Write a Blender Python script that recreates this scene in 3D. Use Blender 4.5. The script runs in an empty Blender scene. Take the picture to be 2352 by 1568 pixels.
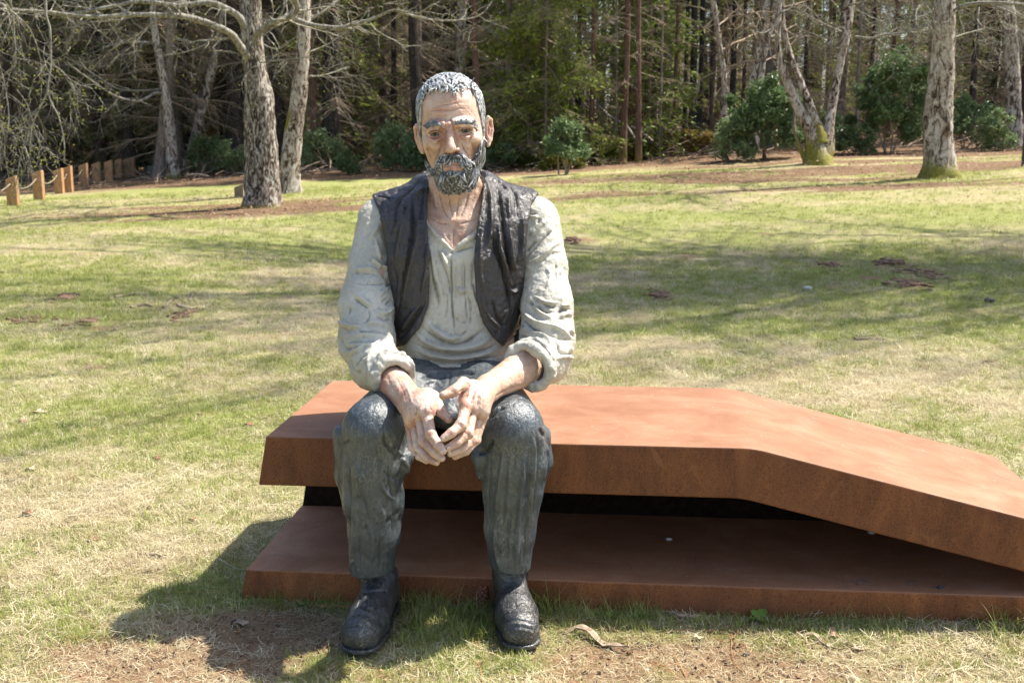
import bpy, math, random
import numpy as np
from mathutils import Vector, Matrix

rng = np.random.default_rng(7)
random.seed(7)
scene = bpy.context.scene
R = math.radians

# ---------------------------------------------------------------- camera
CAM_H, PITCH, FPX = 1.25, R(10.0), 2650.0          # FPX: focal length for a 2352 px wide picture
cam_d = bpy.data.cameras.new('camera')
cam = bpy.data.objects.new('camera', cam_d)
scene.collection.objects.link(cam)
cam.location = (0, 0, CAM_H)
cam.rotation_euler = (R(90) - PITCH, 0, 0)
cam_d.sensor_width = 36.0
cam_d.lens = 36.0 * FPX / 2352.0
cam_d.clip_start, cam_d.clip_end = 0.05, 900.0
cam_d.dof.use_dof = True
cam_d.dof.focus_distance = 2.9
cam_d.dof.aperture_fstop = 10.0
scene.camera = cam

# ---------------------------------------------------------------- sky and sun
SUN_DIR = Vector((0.58, 0.24, 1.0)).normalized()   # towards the sun
SUN_EL = math.asin(SUN_DIR.z)
world = bpy.data.worlds.new('World'); scene.world = world
world.use_nodes = True
wn = world.node_tree
wn.nodes.clear()
sky = wn.nodes.new('ShaderNodeTexSky'); sky.sky_type = 'NISHITA'; sky.sun_disc = False
sky.sun_elevation = SUN_EL
sky.sun_rotation = math.atan2(SUN_DIR.x, SUN_DIR.y)
sky.air_density = 1.0; sky.dust_density = 2.0
bg = wn.nodes.new('ShaderNodeBackground'); bg.inputs['Strength'].default_value = 0.122
wo = wn.nodes.new('ShaderNodeOutputWorld')
wn.links.new(sky.outputs[0], bg.inputs[0]); wn.links.new(bg.outputs[0], wo.inputs[0])
sl = bpy.data.lights.new('sun', 'SUN'); sl.energy = 5.0; sl.angle = R(0.53); sl.color = (1.0, 0.94, 0.84)
so = bpy.data.objects.new('sun', sl); scene.collection.objects.link(so)
so.rotation_euler = SUN_DIR.to_track_quat('Z', 'Y').to_euler()
so.location = (8, 3, 14)
scene.view_settings.view_transform = 'Standard'
scene.view_settings.look = 'None'
scene.view_settings.exposure = 1.13
scene.view_settings.gamma = 1.0
scene.view_settings.use_curve_mapping = False
scene.render.engine = 'CYCLES'
scene.cycles.use_denoising = True
scene.cycles.max_bounces = 6
scene.cycles.diffuse_bounces = 3
scene.cycles.glossy_bounces = 3
scene.cycles.transmission_bounces = 4
scene.cycles.transparent_max_bounces = 4
scene.cycles.use_adaptive_sampling = True
scene.cycles.adaptive_threshold = 0.015

# ---------------------------------------------------------------- measuring helpers
def P(u, v, d):
    """point at distance d (metres along +Y) on the ray through (u, v) of the photograph at 2352 px width"""
    a = PITCH + math.atan((v - 784.0) / FPX)
    z = CAM_H - d * math.tan(a)
    za = d * math.cos(PITCH) + (CAM_H - z) * math.sin(PITCH)
    return np.array([(u - 1176.0) / FPX * za, d, z])
def dshift(v):
    return np.interp(v, [300, 440, 500, 650, 800, 900], [.28, .22, .20, .13, .05, 0])
def PU(u, v, d):
    """a point of the seated figure: the upper body sits further back than the hands and knees"""
    return P(u, v, d + float(dshift(v)))
def mpp(d):
    return d * 0.99 / FPX
def project(p):
    x, y, z = p[:, 0], p[:, 1], p[:, 2] - CAM_H
    za = y * math.cos(PITCH) - z * math.sin(PITCH)
    yu = y * math.sin(PITCH) + z * math.cos(PITCH)
    return 1176 + FPX * x / za, 784 - FPX * yu / za
def smooth(a, b, t):
    t = np.clip((t - a) / (b - a), 0, 1)
    return t * t * (3 - 2 * t)
def ground_z(x, y):
    x = np.asarray(x, float); y = np.asarray(y, float)
    A = 0.028 * np.maximum(0, y - 9) - 0.0075 * np.maximum(0, y - 34)
    B = smooth(4, 18, y)
    z = A + 0.042 * np.clip(x, -16, 18) * B * np.clip((y) / 18, 0, 1)
    z = z + 0.05 * np.sin(x * 0.55 + 1.3) * np.sin(y * 0.4) * smooth(4.5, 9, y)
    return z
def G(u, v):
    """ground point seen at (u, v)"""
    lo, hi = 1.5, 1.5
    while hi < 120:
        p = P(u, v, hi)
        if p[2] < float(ground_z(p[0], p[1])): break
        lo = hi; hi *= 1.02
    for _ in range(30):
        m = (lo + hi) / 2; p = P(u, v, m)
        if p[2] < float(ground_z(p[0], p[1])): hi = m
        else: lo = m
    return P(u, v, (lo + hi) / 2)

# numpy value noise
def _hash(ix, iy, iz, seed):
    h = (ix.astype(np.int64) * 374761393 + iy.astype(np.int64) * 668265263 + iz.astype(np.int64) * 2147483647 + seed * 974711) & 0xffffffff
    h = ((h ^ (h >> 13)) * 1274126177) & 0xffffffff
    h = h ^ (h >> 16)
    return (h & 0xffffff) / float(0xffffff) * 2 - 1
def vnoise(p, scale, seed=0):
    q = np.asarray(p, float) * np.asarray(scale, float)
    i = np.floor(q); f = q - i; f = f * f * f * (f * (f * 6 - 15) + 10)
    ix, iy, iz = i[:, 0], i[:, 1], i[:, 2]
    out = 0
    for dx in (0, 1):
        wx = f[:, 0] if dx else 1 - f[:, 0]
        for dy in (0, 1):
            wy = f[:, 1] if dy else 1 - f[:, 1]
            for dz in (0, 1):
                wz = f[:, 2] if dz else 1 - f[:, 2]
                out = out + wx * wy * wz * _hash(ix + dx, iy + dy, iz + dz, seed)
    return out
def fbm(p, scale, octs=3, seed=0):
    s, a, o = 0, 1.0, 0
    sc = np.asarray(scale, float)
    for k in range(octs):
        o = o + a * vnoise(p, sc * 2 ** k, seed + k * 17); s += a; a *= 0.5
    return o / s

# ---------------------------------------------------------------- objects
def mesh_from(name, verts, faces, smooth_=True, mat=None):
    """faces: (n,3)/(n,4) int array or list of such arrays"""
    me = bpy.data.meshes.new(name)
    verts = np.ascontiguousarray(verts, dtype=np.float32)
    if isinstance(faces, np.ndarray): faces = [faces]
    faces = [np.asarray(f, dtype=np.int32) for f in faces if len(f)]
    me.vertices.add(len(verts)); me.vertices.foreach_set('co', verts.ravel())
    loops = np.concatenate([f.ravel() for f in faces])
    sizes = np.concatenate([np.full(len(f), f.shape[1], dtype=np.int32) for f in faces])
    starts = np.concatenate([[0], np.cumsum(sizes)[:-1]]).astype(np.int32)
    me.loops.add(len(loops)); me.loops.foreach_set('vertex_index', loops)
    me.polygons.add(len(sizes)); me.polygons.foreach_set('loop_start', starts); me.polygons.foreach_set('loop_total', sizes)
    me.update(calc_edges=True); me.validate()
    me.polygons.foreach_set('use_smooth', np.full(len(me.polygons), smooth_, dtype=bool))
    if mat: me.materials.append(mat)
    return me
def link(name, data, parent=None, loc=None):
    o = bpy.data.objects.new(name, data); scene.collection.objects.link(o)
    if parent is not None: o.parent = parent
    if loc is not None: o.location = loc
    return o
def tag(o, label=None, cat=None, group=None, kind=None):
    if label: o['label'] = label
    if cat: o['category'] = cat
    if group: o['group'] = group
    if kind: o['kind'] = kind
    return o
def empty(name, loc, label, cat, group=None):
    o = link(name, None, None, tuple(float(c) for c in loc)); o.empty_display_size = 0.1
    return tag(o, label, cat, group)
def part(name, verts, faces, mat, parent, sm=True):
    """verts in world space; parent = an Empty (location only) or a part of one"""
    base = np.zeros(3); q = parent
    while q is not None:
        base = base + np.array(q.location); q = q.parent
    return link(name, mesh_from(name, verts - base, faces, sm, mat), parent)
def paint(me, name, cols):
    at = me.color_attributes.new(name, 'FLOAT_COLOR', 'POINT')
    c = np.ones((len(cols), 4), np.float32); c[:, :cols.shape[1]] = cols
    at.data.foreach_set('color', c.ravel())
def join(meshes):
    """[(verts, faces)] with equal face width -> one"""
    vs, fs, n = [], [], 0
    for v, f in meshes:
        vs.append(v); fs.append(np.asarray(f) + n); n += len(v)
    return np.concatenate(vs), np.concatenate(fs)

# ---------------------------------------------------------------- node helpers
def new_mat(name):
    m = bpy.data.materials.new(name); m.use_nodes = True
    nt = m.node_tree; nt.nodes.clear()
    out = nt.nodes.new('ShaderNodeOutputMaterial'); b = nt.nodes.new('ShaderNodeBsdfPrincipled')
    nt.links.new(b.outputs[0], out.inputs[0])
    return m, nt, b
def nd(nt, typ, props=None, **ins):
    n = nt.nodes.new(typ)
    for k, v in (props or {}).items(): setattr(n, k, v)
    for k, v in ins.items():
        key = k.replace('_', ' ')
        s = n.inputs[key] if key in n.inputs else n.inputs[k]
        if isinstance(v, bpy.types.NodeSocket): nt.links.new(v, s)
        else: s.default_value = v
    return n
def noise(nt, vec, scale, detail=4, rough=0.55, dist=0.0):
    return nd(nt, 'ShaderNodeTexNoise', Vector=vec, Scale=scale, Detail=detail, Roughness=rough, Distortion=dist).outputs['Fac']
def ramp(nt, fac, stops, interp='LINEAR'):
    n = nt.nodes.new('ShaderNodeValToRGB'); cr = n.color_ramp; cr.interpolation = interp
    while len(cr.elements) < len(stops): cr.elements.new(0.5)
    for e, (p, c) in zip(cr.elements, stops):
        e.position = p
        if isinstance(c, (int, float)): c = (c, c, c)
        e.color = (*c, 1)
    nt.links.new(fac, n.inputs[0]); return n.outputs[0]
def mix(nt, fac, a, b, mode='MIX'):
    n = nt.nodes.new('ShaderNodeMix'); n.data_type = 'RGBA'; n.blend_type = mode; n.clamp_factor = True
    for s, v in ((n.inputs[0], fac), (n.inputs[6], a), (n.inputs[7], b)):
        if isinstance(v, bpy.types.NodeSocket): nt.links.new(v, s)
        elif isinstance(v, (int, float)): s.default_value = v
        else: s.default_value = (*v, 1)
    return n.outputs[2]
def m_(nt, op, a, b=None, c=None):
    n = nt.nodes.new('ShaderNodeMath'); n.operation = op
    for s, v in zip(n.inputs, (a, b, c)):
        if v is None: continue
        if isinstance(v, bpy.types.NodeSocket): nt.links.new(v, s)
        else: s.default_value = v
    return n.outputs[0]
def bump(nt, b, h, strength=0.5, dist=0.002, normal=None):
    n = nt.nodes.new('ShaderNodeBump'); n.inputs['Strength'].default_value = strength; n.inputs['Distance'].default_value = dist
    nt.links.new(h, n.inputs['Height'])
    if normal is not None: nt.links.new(normal, n.inputs['Normal'])
    if b is not None: nt.links.new(n.outputs[0], b.inputs['Normal'])
    return n.outputs[0]
def objco(nt): return nd(nt, 'ShaderNodeTexCoord').outputs['Object']
def wpos(nt): return nd(nt, 'ShaderNodeNewGeometry').outputs['Position']
def stretch(nt, vec, s, rot=(0, 0, 0)):
    return nd(nt, 'ShaderNodeMapping', Vector=vec, Scale=s, Rotation=rot).outputs[0]
def attr(nt, name): return nd(nt, 'ShaderNodeAttribute', {'attribute_name': name}).outputs['Color']
# ================================================================ modelling clay: distance fields -> mesh
def gscale(p):
    _, v = project(np.array([p])); return 1 + float(dshift(v[0])) / 3.1
class Field:
    grow = False; pad = 0.012
    def __init__(s, lo, hi, h):
        s.lo = np.array(lo, float); s.h = h
        n = np.ceil((np.array(hi) - s.lo) / h).astype(int) + 1
        s.n = n; s.D = np.full(n, 0.05, np.float32)
        s.ax = [s.lo[i] + np.arange(n[i]) * h for i in range(3)]
    def block(s, lo, hi):
        i0 = np.maximum(0, np.floor((np.array(lo) - s.lo) / s.h).astype(int)); i1 = np.minimum(s.n, np.ceil((np.array(hi) - s.lo) / s.h).astype(int) + 1)
        if np.any(i1 <= i0): return None, None
        sl_ = tuple(slice(a, b) for a, b in zip(i0, i1))
        X, Y, Z = np.meshgrid(*[s.ax[i][sl_[i]].astype(np.float32) for i in range(3)], indexing='ij', copy=False)
        return sl_, (X, Y, Z)
    def apply(s, fn, lo, hi, k=0.0, op='add', M=None, margin=None):
        """fn(x,y,z)->distance in the frame M (world -> local 4x4); lo/hi: local bounds"""
        m = (margin if margin is not None else s.pad) + k
        lo = np.array(lo, float) - m; hi = np.array(hi, float) + m
        if M is not None:
            Mi = np.linalg.inv(M)
            c = np.array([[x, y, z, 1] for x in (lo[0], hi[0]) for y in (lo[1], hi[1]) for z in (lo[2], hi[2])]) @ Mi.T
            lo, hi = c[:, :3].min(0), c[:, :3].max(0)
        sl_, g = s.block(lo, hi)
        if sl_ is None: return
        X, Y, Z = g
        if M is not None:
            M_ = M.astype(np.float32)
            X, Y, Z = (M_[i, 0] * X + M_[i, 1] * Y + M_[i, 2] * Z + M_[i, 3] for i in range(3))
        d = fn(X, Y, Z); D = s.D[sl_]
        if op == 'add':
            if k > 0:
                h = np.maximum(k - np.abs(D - d), 0) / k; D[...] = np.minimum(D, d) - h * h * k * 0.25
            else: np.minimum(D, d, out=D)
        elif op == 'sub':
            d = -d
            if k > 0:
                h = np.maximum(k - np.abs(D - d), 0) / k; D[...] = np.maximum(D, d) + h * h * k * 0.25
            else: np.maximum(D, d, out=D)
    def cone(s, a, b, ra, rb, k=0.0, op='add', M=None, sq=(1, 1, 1)):
        """capsule with two radii; sq squashes the distance metric per axis"""
        a = np.array(a, float); b = np.array(b, float); q = np.array(sq, float)
        if M is None and s.grow: ra, rb = ra * gscale(a), rb * gscale(b)
        A, B = a / q, b / q; ab = B - A; L = max(float(ab @ ab), 1e-12)
        def fn(X, Y, Z):
            px, py, pz = X / q[0] - A[0], Y / q[1] - A[1], Z / q[2] - A[2]
            t = np.clip((px * ab[0] + py * ab[1] + pz * ab[2]) / L, 0, 1)
            return np.sqrt((px - t * ab[0]) ** 2 + (py - t * ab[1]) ** 2 + (pz - t * ab[2]) ** 2) - (ra + t * (rb - ra))
        r = max(ra, rb) * q
        s.apply(fn, np.minimum(a - r, b - r), np.maximum(a + r, b + r), k, op, M)
    def chain(s, pts, rs, k=0.0, op='add', M=None, sq=(1, 1, 1)):
        for i in range(len(pts) - 1): s.cone(pts[i], pts[i + 1], rs[i], rs[i + 1], k, op, M, sq)
    def ell(s, c, r, k=0.0, op='add', M=None, rot=None):
        c = np.array(c, float); r = np.array(r, float)
        if M is None and s.grow: r = r * gscale(c)
        Q = np.eye(3) if rot is None else np.array(Matrix.Rotation(rot[1], 3, rot[0]))
        Qi = Q.T
        def fn(X, Y, Z):
            x, y, z = X - c[0], Y - c[1], Z - c[2]
            if rot is not None: x, y, z = (Qi[i, 0] * x + Qi[i, 1] * y + Qi[i, 2] * z for i in range(3))
            k0 = np.sqrt((x / r[0]) ** 2 + (y / r[1]) ** 2 + (z / r[2]) ** 2)
            k1 = np.sqrt((x / r[0] ** 2) ** 2 + (y / r[1] ** 2) ** 2 + (z / r[2] ** 2) ** 2) + 1e-9
            return k0 * (k0 - 1) / k1
        m = r if rot is None else np.full(3, r.max())
        s.apply(fn, c - m, c + m, k, op, M)
    def loft(s, st, k=0.0, off=0.0, pw=2.4, op='add'):
        """st rows: z, cx, cy, rx, ry (z increasing): a vertical body of superellipse sections"""
        st = np.array(sorted(st), float); zs = st[:, 0]
        def fn(X, Y, Z):
            zc = np.clip(Z, zs[0], zs[-1])
            cx, cy, rx, ry = (np.interp(zc, zs, st[:, i]) for i in range(1, 5))
            q = ((np.abs((X - cx) / rx)) ** pw + (np.abs((Y - cy) / ry)) ** pw) ** (1 / pw)
            d = (q - 1) * np.minimum(rx, ry)
            dz = np.maximum(np.maximum(zs[0] - Z, Z - zs[-1]), 0)
            return (np.where(dz > 0, np.sqrt(np.maximum(d, 0) ** 2 + dz ** 2), d) - off).astype(np.float32)
        lo = [(st[:, 1] - st[:, 3]).min() - off, (st[:, 2] - st[:, 4]).min() - off, zs[0] - off]
        hi = [(st[:, 1] + st[:, 3]).max() + off, (st[:, 2] + st[:, 4]).max() + off, zs[-1] + off]
        s.apply(fn, lo, hi, k, op)
    def uv(s):
        X, Y, Z = np.meshgrid(*[a.astype(np.float32) for a in s.ax], indexing='ij', copy=False)
        Zc = Z - CAM_H; za = Y * math.cos(PITCH) - Zc * math.sin(PITCH)
        return 1176 + FPX * X / za, 784 - FPX * (Y * math.sin(PITCH) + Zc * math.cos(PITCH)) / za, X, Y, Z
    def mesh(s):
        D = s.D; h = s.h; S = D < 0
        nx, ny, nz = D.shape
        cnt = np.zeros((nx - 1, ny - 1, nz - 1), np.int8)
        for i in (0, 1):
            for j in (0, 1):
                for k in (0, 1): cnt += S[i:nx - 1 + i, j:ny - 1 + j, k:nz - 1 + k]
        act = (cnt > 0) & (cnt < 8)
        ii, jj, kk = np.nonzero(act)
        idx = np.full(act.shape, -1, np.int32); idx[ii, jj, kk] = np.arange(len(ii))
        acc = np.zeros((len(ii), 3)); n = np.zeros(len(ii))
        cor = [(a, b, c) for a in (0, 1) for b in (0, 1) for c in (0, 1)]
        for a in cor:
            for ax in range(3):
                if a[ax]: continue
                b = list(a); b[ax] = 1
                da = D[ii + a[0], jj + a[1], kk + a[2]]; db = D[ii + b[0], jj + b[1], kk + b[2]]
                m = (da < 0) != (db < 0)
                t = np.where(m, da / np.where(m, da - db, 1), 0)
                pos = np.array(a, float)[None, :].repeat(len(ii), 0); pos[:, ax] += t
                acc[m] += pos[m]; n[m] += 1
        V = (acc / n[:, None] + np.stack([ii, jj, kk], 1)) * h + s.lo
        F = []
        for ax in range(3):
            o = [(ax + 1) % 3, (ax + 2) % 3]
            sa = [slice(None)] * 3; sb = [slice(None)] * 3
            sa[ax] = slice(0, -1); sb[ax] = slice(1, None)
            A, B = S[tuple(sa)], S[tuple(sb)]
            ch = A != B
            e = np.stack(np.nonzero(ch), 1)
            e = e[(e[:, o[0]] > 0) & (e[:, o[1]] > 0) & (e[:, o[0]] < D.shape[o[0]] - 1) & (e[:, o[1]] < D.shape[o[1]] - 1)]
            if not len(e): continue
            q = []
            for da, db in ((-1, -1), (0, -1), (0, 0), (-1, 0)):
                c = e.copy(); c[:, o[0]] += da; c[:, o[1]] += db; q.append(idx[c[:, 0], c[:, 1], c[:, 2]])
            q = np.stack(q, 1); ins = A[e[:, 0], e[:, 1], e[:, 2]]
            q[~ins] = q[~ins][:, ::-1]; F.append(q)
        F = np.concatenate(F)
        vol = (V[F[:, 0]] * np.cross(V[F[:, 1]] - V[F[:, 0]], V[F[:, 2]] - V[F[:, 0]])).sum()
        c = V.mean(0); A_ = V - c
        vol = (A_[F[:, 0]] * np.cross(A_[F[:, 1]], A_[F[:, 2]])).sum()
        return V, (F if vol > 0 else F[:, ::-1])

def vnormals(V, F):
    a = V[F[:, 2]] - V[F[:, 0]]; b = V[F[:, 3 if F.shape[1] == 4 else 1]] - V[F[:, 1 if F.shape[1] == 4 else 0]]
    fn = np.cross(a, b) if F.shape[1] == 4 else np.cross(b, a)
    N = np.zeros_like(V)
    for c in range(F.shape[1]):
        for k in range(3): N[:, k] += np.bincount(F[:, c], fn[:, k], len(V))
    return N / (np.linalg.norm(N, axis=1, keepdims=True) + 1e-12)
def relax(V, F, it=1, lam=0.5):
    """smooth the mesh a little"""
    for _ in range(it):
        S_ = np.zeros_like(V); n = np.zeros(len(V))
        m = F.shape[1]
        for c in range(m):
            a, b = F[:, c], F[:, (c + 1) % m]
            for k in range(3):
                S_[:, k] += np.bincount(a, V[b, k], len(V)) + np.bincount(b, V[a, k], len(V))
            n += np.bincount(a, minlength=len(V)) + np.bincount(b, minlength=len(V))
        V = V * (1 - lam) + lam * S_ / np.maximum(n, 1)[:, None]
    return V
def drop_crumbs(V, F):
    """keep only the largest connected piece"""
    lab = np.arange(len(V))
    for _ in range(400):
        m = lab[F].min(1); new = lab.copy()
        for c in range(F.shape[1]): np.minimum.at(new, F[:, c], m)
        new = new[new]
        if np.array_equal(new, lab): break
        lab = new
    u, c = np.unique(lab, return_counts=True)
    keep = np.isin(lab, u[c > 0.05 * c.max()])
    mp = np.cumsum(keep) - 1
    return V[keep], mp[F[keep[F].all(1)]]
def seg_dist(U, W, path):
    """distance to a polyline and position along it 0..1"""
    path = np.array(path, float); L = np.linalg.norm(np.diff(path, axis=0), axis=1); T = np.concatenate([[0], np.cumsum(L)]) / L.sum()
    best = np.full(len(U), 1e9); tt = np.zeros(len(U))
    for i in range(len(path) - 1):
        a, b = path[i], path[i + 1]; ab = b - a
        t = np.clip(((U - a[0]) * ab[0] + (W - a[1]) * ab[1]) / (ab @ ab), 0, 1)
        d = np.hypot(U - a[0] - t * ab[0], W - a[1] - t * ab[1])
        m = d < best; best[m] = d[m]; tt[m] = (T[i] + t * (T[i + 1] - T[i]))[m]
    return best, tt
def curve(path, n=5):
    """round a polyline off (Catmull-Rom)"""
    p = np.array(path, float)
    if len(p) < 3: return p
    q = np.vstack([2 * p[0] - p[1], p, 2 * p[-1] - p[-2]]); out = []
    for i in range(1, len(q) - 2):
        for t in np.linspace(0, 1, n, endpoint=False):
            out.append(0.5 * (2 * q[i] + (q[i + 1] - q[i - 1]) * t + (2 * q[i - 1] - 5 * q[i] + 4 * q[i + 1] - q[i + 2]) * t * t + (3 * q[i] - q[i - 1] - 3 * q[i + 1] + q[i + 2]) * t ** 3))
    out.append(p[-1]); return np.array(out)
def facing(V, N):
    d = V - np.array([0, 0, CAM_H]); d /= np.linalg.norm(d, axis=1, keepdims=True)
    return -(d * N).sum(1)
def carve(V, F, strokes, conv=None, mask=None):
    """press folds and creases into the side that faces the path; stroke = (path, width_px, height_m[, taper])"""
    N = vnormals(V, F); U, W = project(V); f = facing(V, N)
    w0 = smooth(-0.05, 0.3, f)
    if mask is not None: w0 = w0 * mask
    H = np.zeros(len(V))
    for st in strokes:
        path, wd, amp = st[:3]
        path = np.array(path, float)
        if conv: path = np.stack(conv(path[:, 0], path[:, 1]), 1)
        path = curve(path, 4)
        lo, hi = path.min(0) - 3 * wd, path.max(0) + 3 * wd
        m = np.nonzero((U > lo[0]) & (U < hi[0]) & (W > lo[1]) & (W < hi[1]) & (w0 > 0))[0]
        if not len(m): continue
        d, t = seg_dist(U[m], W[m], path)
        e = np.clip(np.minimum(t, 1 - t) / 0.22, 0.15, 1) if len(st) < 4 else 1.0
        H[m] += amp * np.exp(-(d / (wd * (0.55 + 0.45 * e))) ** (2.0 if amp > 0 else 1.25)) * e
    return V + N * (H * w0)[:, None]
def inpoly(U, W, poly):
    """signed distance in px, negative inside"""
    poly = np.array(poly, float); sh = U.shape; U = U.ravel(); W = W.ravel()
    d = np.full(len(U), 1e9, np.float32); ins = np.zeros(len(U), bool)
    for i in range(len(poly)):
        a, b = poly[i], poly[(i + 1) % len(poly)]; ab = b - a
        t = np.clip(((U - a[0]) * ab[0] + (W - a[1]) * ab[1]) / (ab @ ab), 0, 1)
        d = np.minimum(d, np.hypot(U - a[0] - t * ab[0], W - a[1] - t * ab[1]))
        c = (a[1] > W) != (b[1] > W)
        with np.errstate(divide='ignore', invalid='ignore'):
            ins ^= c & (U < (b[0] - a[0]) * (W - a[1]) / (b[1] - a[1] + 1e-12) + a[0])
    return np.where(ins, -d, d).reshape(sh)

def tube(path, rad, sides=6, wob=0.0, seed=0, cap=True):
    """a bent pipe; returns verts, quads"""
    path = np.array(path, float); n = len(path)
    rad = np.full(n, rad) if np.isscalar(rad) else np.array(rad, float)
    T = np.gradient(path, axis=0); T /= np.linalg.norm(T, axis=1, keepdims=True) + 1e-12
    ref = np.array([0, 0, 1.0]) if abs(T[0, 2]) < 0.9 else np.array([1.0, 0, 0])
    V = np.zeros((n, sides, 3)); a = np.arange(sides) / sides * 2 * math.pi
    x = np.cross(T[0], ref); x /= np.linalg.norm(x)
    for i in range(n):
        x = x - T[i] * (x @ T[i]); x /= np.linalg.norm(x) + 1e-12; y = np.cross(T[i], x)
        V[i] = path[i] + rad[i] * (np.cos(a)[:, None] * x + np.sin(a)[:, None] * y)
    V = V.reshape(-1, 3)
    i, j = np.meshgrid(np.arange(n - 1), np.arange(sides), indexing='ij'); j2 = (j + 1) % sides
    F = np.stack([i * sides + j, i * sides + j2, (i + 1) * sides + j2, (i + 1) * sides + j], -1).reshape(-1, 4)
    if cap:
        V = np.vstack([V, path[0], path[-1]]); c0, c1 = len(V) - 2, len(V) - 1
        j = np.arange(0, sides, 2)
        if sides % 2 == 0:
            F = np.vstack([F, np.stack([np.full(len(j), c0), (j + 2) % sides, (j + 1) % sides, j], 1),
                           np.stack([np.full(len(j), c1), (n - 1) * sides + j, (n - 1) * sides + (j + 1) % sides, (n - 1) * sides + (j + 2) % sides], 1)])
    return V, F
def box(lo, hi):
    x0, y0, z0 = lo; x1, y1, z1 = hi
    V = np.array([[x0, y0, z0], [x1, y0, z0], [x1, y1, z0], [x0, y1, z0], [x0, y0, z1], [x1, y0, z1], [x1, y1, z1], [x0, y1, z1]], float)
    F = np.array([[0, 3, 2, 1], [4, 5, 6, 7], [0, 1, 5, 4], [1, 2, 6, 5], [2, 3, 7, 6], [3, 0, 4, 7]])
    return V, F
def plain_mat_(name, col, rough):
    m, nt, b = new_mat(name); n = noise(nt, objco(nt), 40, 4, .6); nt.links.new(ramp(nt, n, [(.3, tuple(c * .6 for c in col)), (.7, tuple(c * 1.6 for c in col))]), b.inputs['Base Color']); b.inputs['Roughness'].default_value = rough; b.inputs['Specular IOR Level'].default_value = .08
    return m
# ================================================================ rusty steel bench
def rust_mat(name, pale=0.0, g=1.0):
    S3 = lambda c: tuple(x * g for x in c)
    m, nt, b = new_mat(name); co = objco(nt)
    big = noise(nt, co, 2.2, 4, 0.6, 0.6); mid = noise(nt, stretch(nt, co, (1, 1, 0.45)), 11, 5, 0.65, 0.8)
    fine = noise(nt, co, 240, 3, 0.7); speck = noise(nt, co, 420, 2, 0.6)
    c = ramp(nt, mid, [(0.28, S3((0.10, 0.034, 0.012))), (0.46, S3((0.165, 0.056, 0.018))), (0.60, S3((0.225, 0.082, 0.026))), (0.8, S3((0.30, 0.120, 0.040)))])
    c = mix(nt, ramp(nt, big, [(0.46, 0.0), (0.72, 0.55)]), c, (0.20, 0.075, 0.034))
    c = mix(nt, ramp(nt, fine, [(0.49, 0.0), (0.66, 0.8)]), c, (0.052, 0.017, 0.011))
    c = mix(nt, ramp(nt, speck, [(0.57, 0.0), (0.72, 0.6)]), c, (0.33, 0.12, 0.035))
    drip = ramp(nt, noise(nt, stretch(nt, co, (1, 1, .10)), 17, 4, .7, .4), [(.52, 0.0), (.70, .3)])
    c = mix(nt, drip, c, (.245, .098, .036))
    c = mix(nt, ramp(nt, noise(nt, stretch(nt, co, (1, 1, .08)), 30, 3, .6), [(.62, 0.0), (.72, .18)]), c, (.05, .019, .011))
    c = mix(nt, ramp(nt, noise(nt, stretch(nt, co, (1, 1, .6)), 7, 5, .75, 1.0), [(.60, 0.0), (.66, .4)]), c, (.29, .13, .052))
    # weathered upward faces: thinner, paler, chalkier rust, faint run-off marks; on the foot slab also painted bounce light
    up = ramp(nt, nd(nt, 'ShaderNodeSeparateXYZ', Vector=nd(nt, 'ShaderNodeNewGeometry').outputs['True Normal']).outputs['Z'], [(0.3, 0.0), (0.8, 1.0)])
    top = ramp(nt, noise(nt, stretch(nt, co, (1, 1.3, 1)), 4.2, 6, 0.68, 0.5), [(0.3, S3((0.235, 0.104, 0.050))), (0.5, S3((0.31, 0.150, 0.080))), (0.7, S3((0.39, 0.215, 0.128)))])
    top = mix(nt, ramp(nt, noise(nt, stretch(nt, co, (1.5, 22, 1), (0, 0, 0.5)), 1.6, 3, 0.7, 2.5), [(0.62, 0.0), (0.74, 0.22)]), top, (0.50, 0.30, 0.20))
    top = mix(nt, ramp(nt, fine, [(0.52, 0.0), (0.8, 0.5)]), top, (0.2, 0.08, 0.045))
    top = mix(nt, ramp(nt, noise(nt, co, 55, 2, .5), [(.735, 0.0), (.76, .7)]), top, (.62, .55, .48))
    top = mix(nt, ramp(nt, noise(nt, stretch(nt, co, (7, .8, 1), (0, 0, .35)), 9, 3, .6, 1.5), [(.64, 0.0), (.72, .3)]), top, (.17, .075, .042))
    c = mix(nt, m_(nt, 'MULTIPLY', up, 0.9 if pale else 0.8), c, top)
    nt.links.new(c, b.inputs['Base Color'])
    b.inputs['Roughness'].default_value = 0.62
    nt.links.new(ramp(nt, mid, [(0.3, 0.52), (0.7, 0.74)]), b.inputs['Roughness'])
    b.inputs['Specular IOR Level'].default_value = 0.35
    bump(nt, b, m_(nt, 'ADD', fine, m_(nt, 'MULTIPLY', mid, 0.6)), 0.35, 0.0012)
    return m
M_rust, M_rust2 = rust_mat('weathering_steel', 1, 0.92), rust_mat('weathering_steel_bounce_lit', 0, 1.35)  # foot slab copy is brightened: light bounced off the ground, put into the colour

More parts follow.
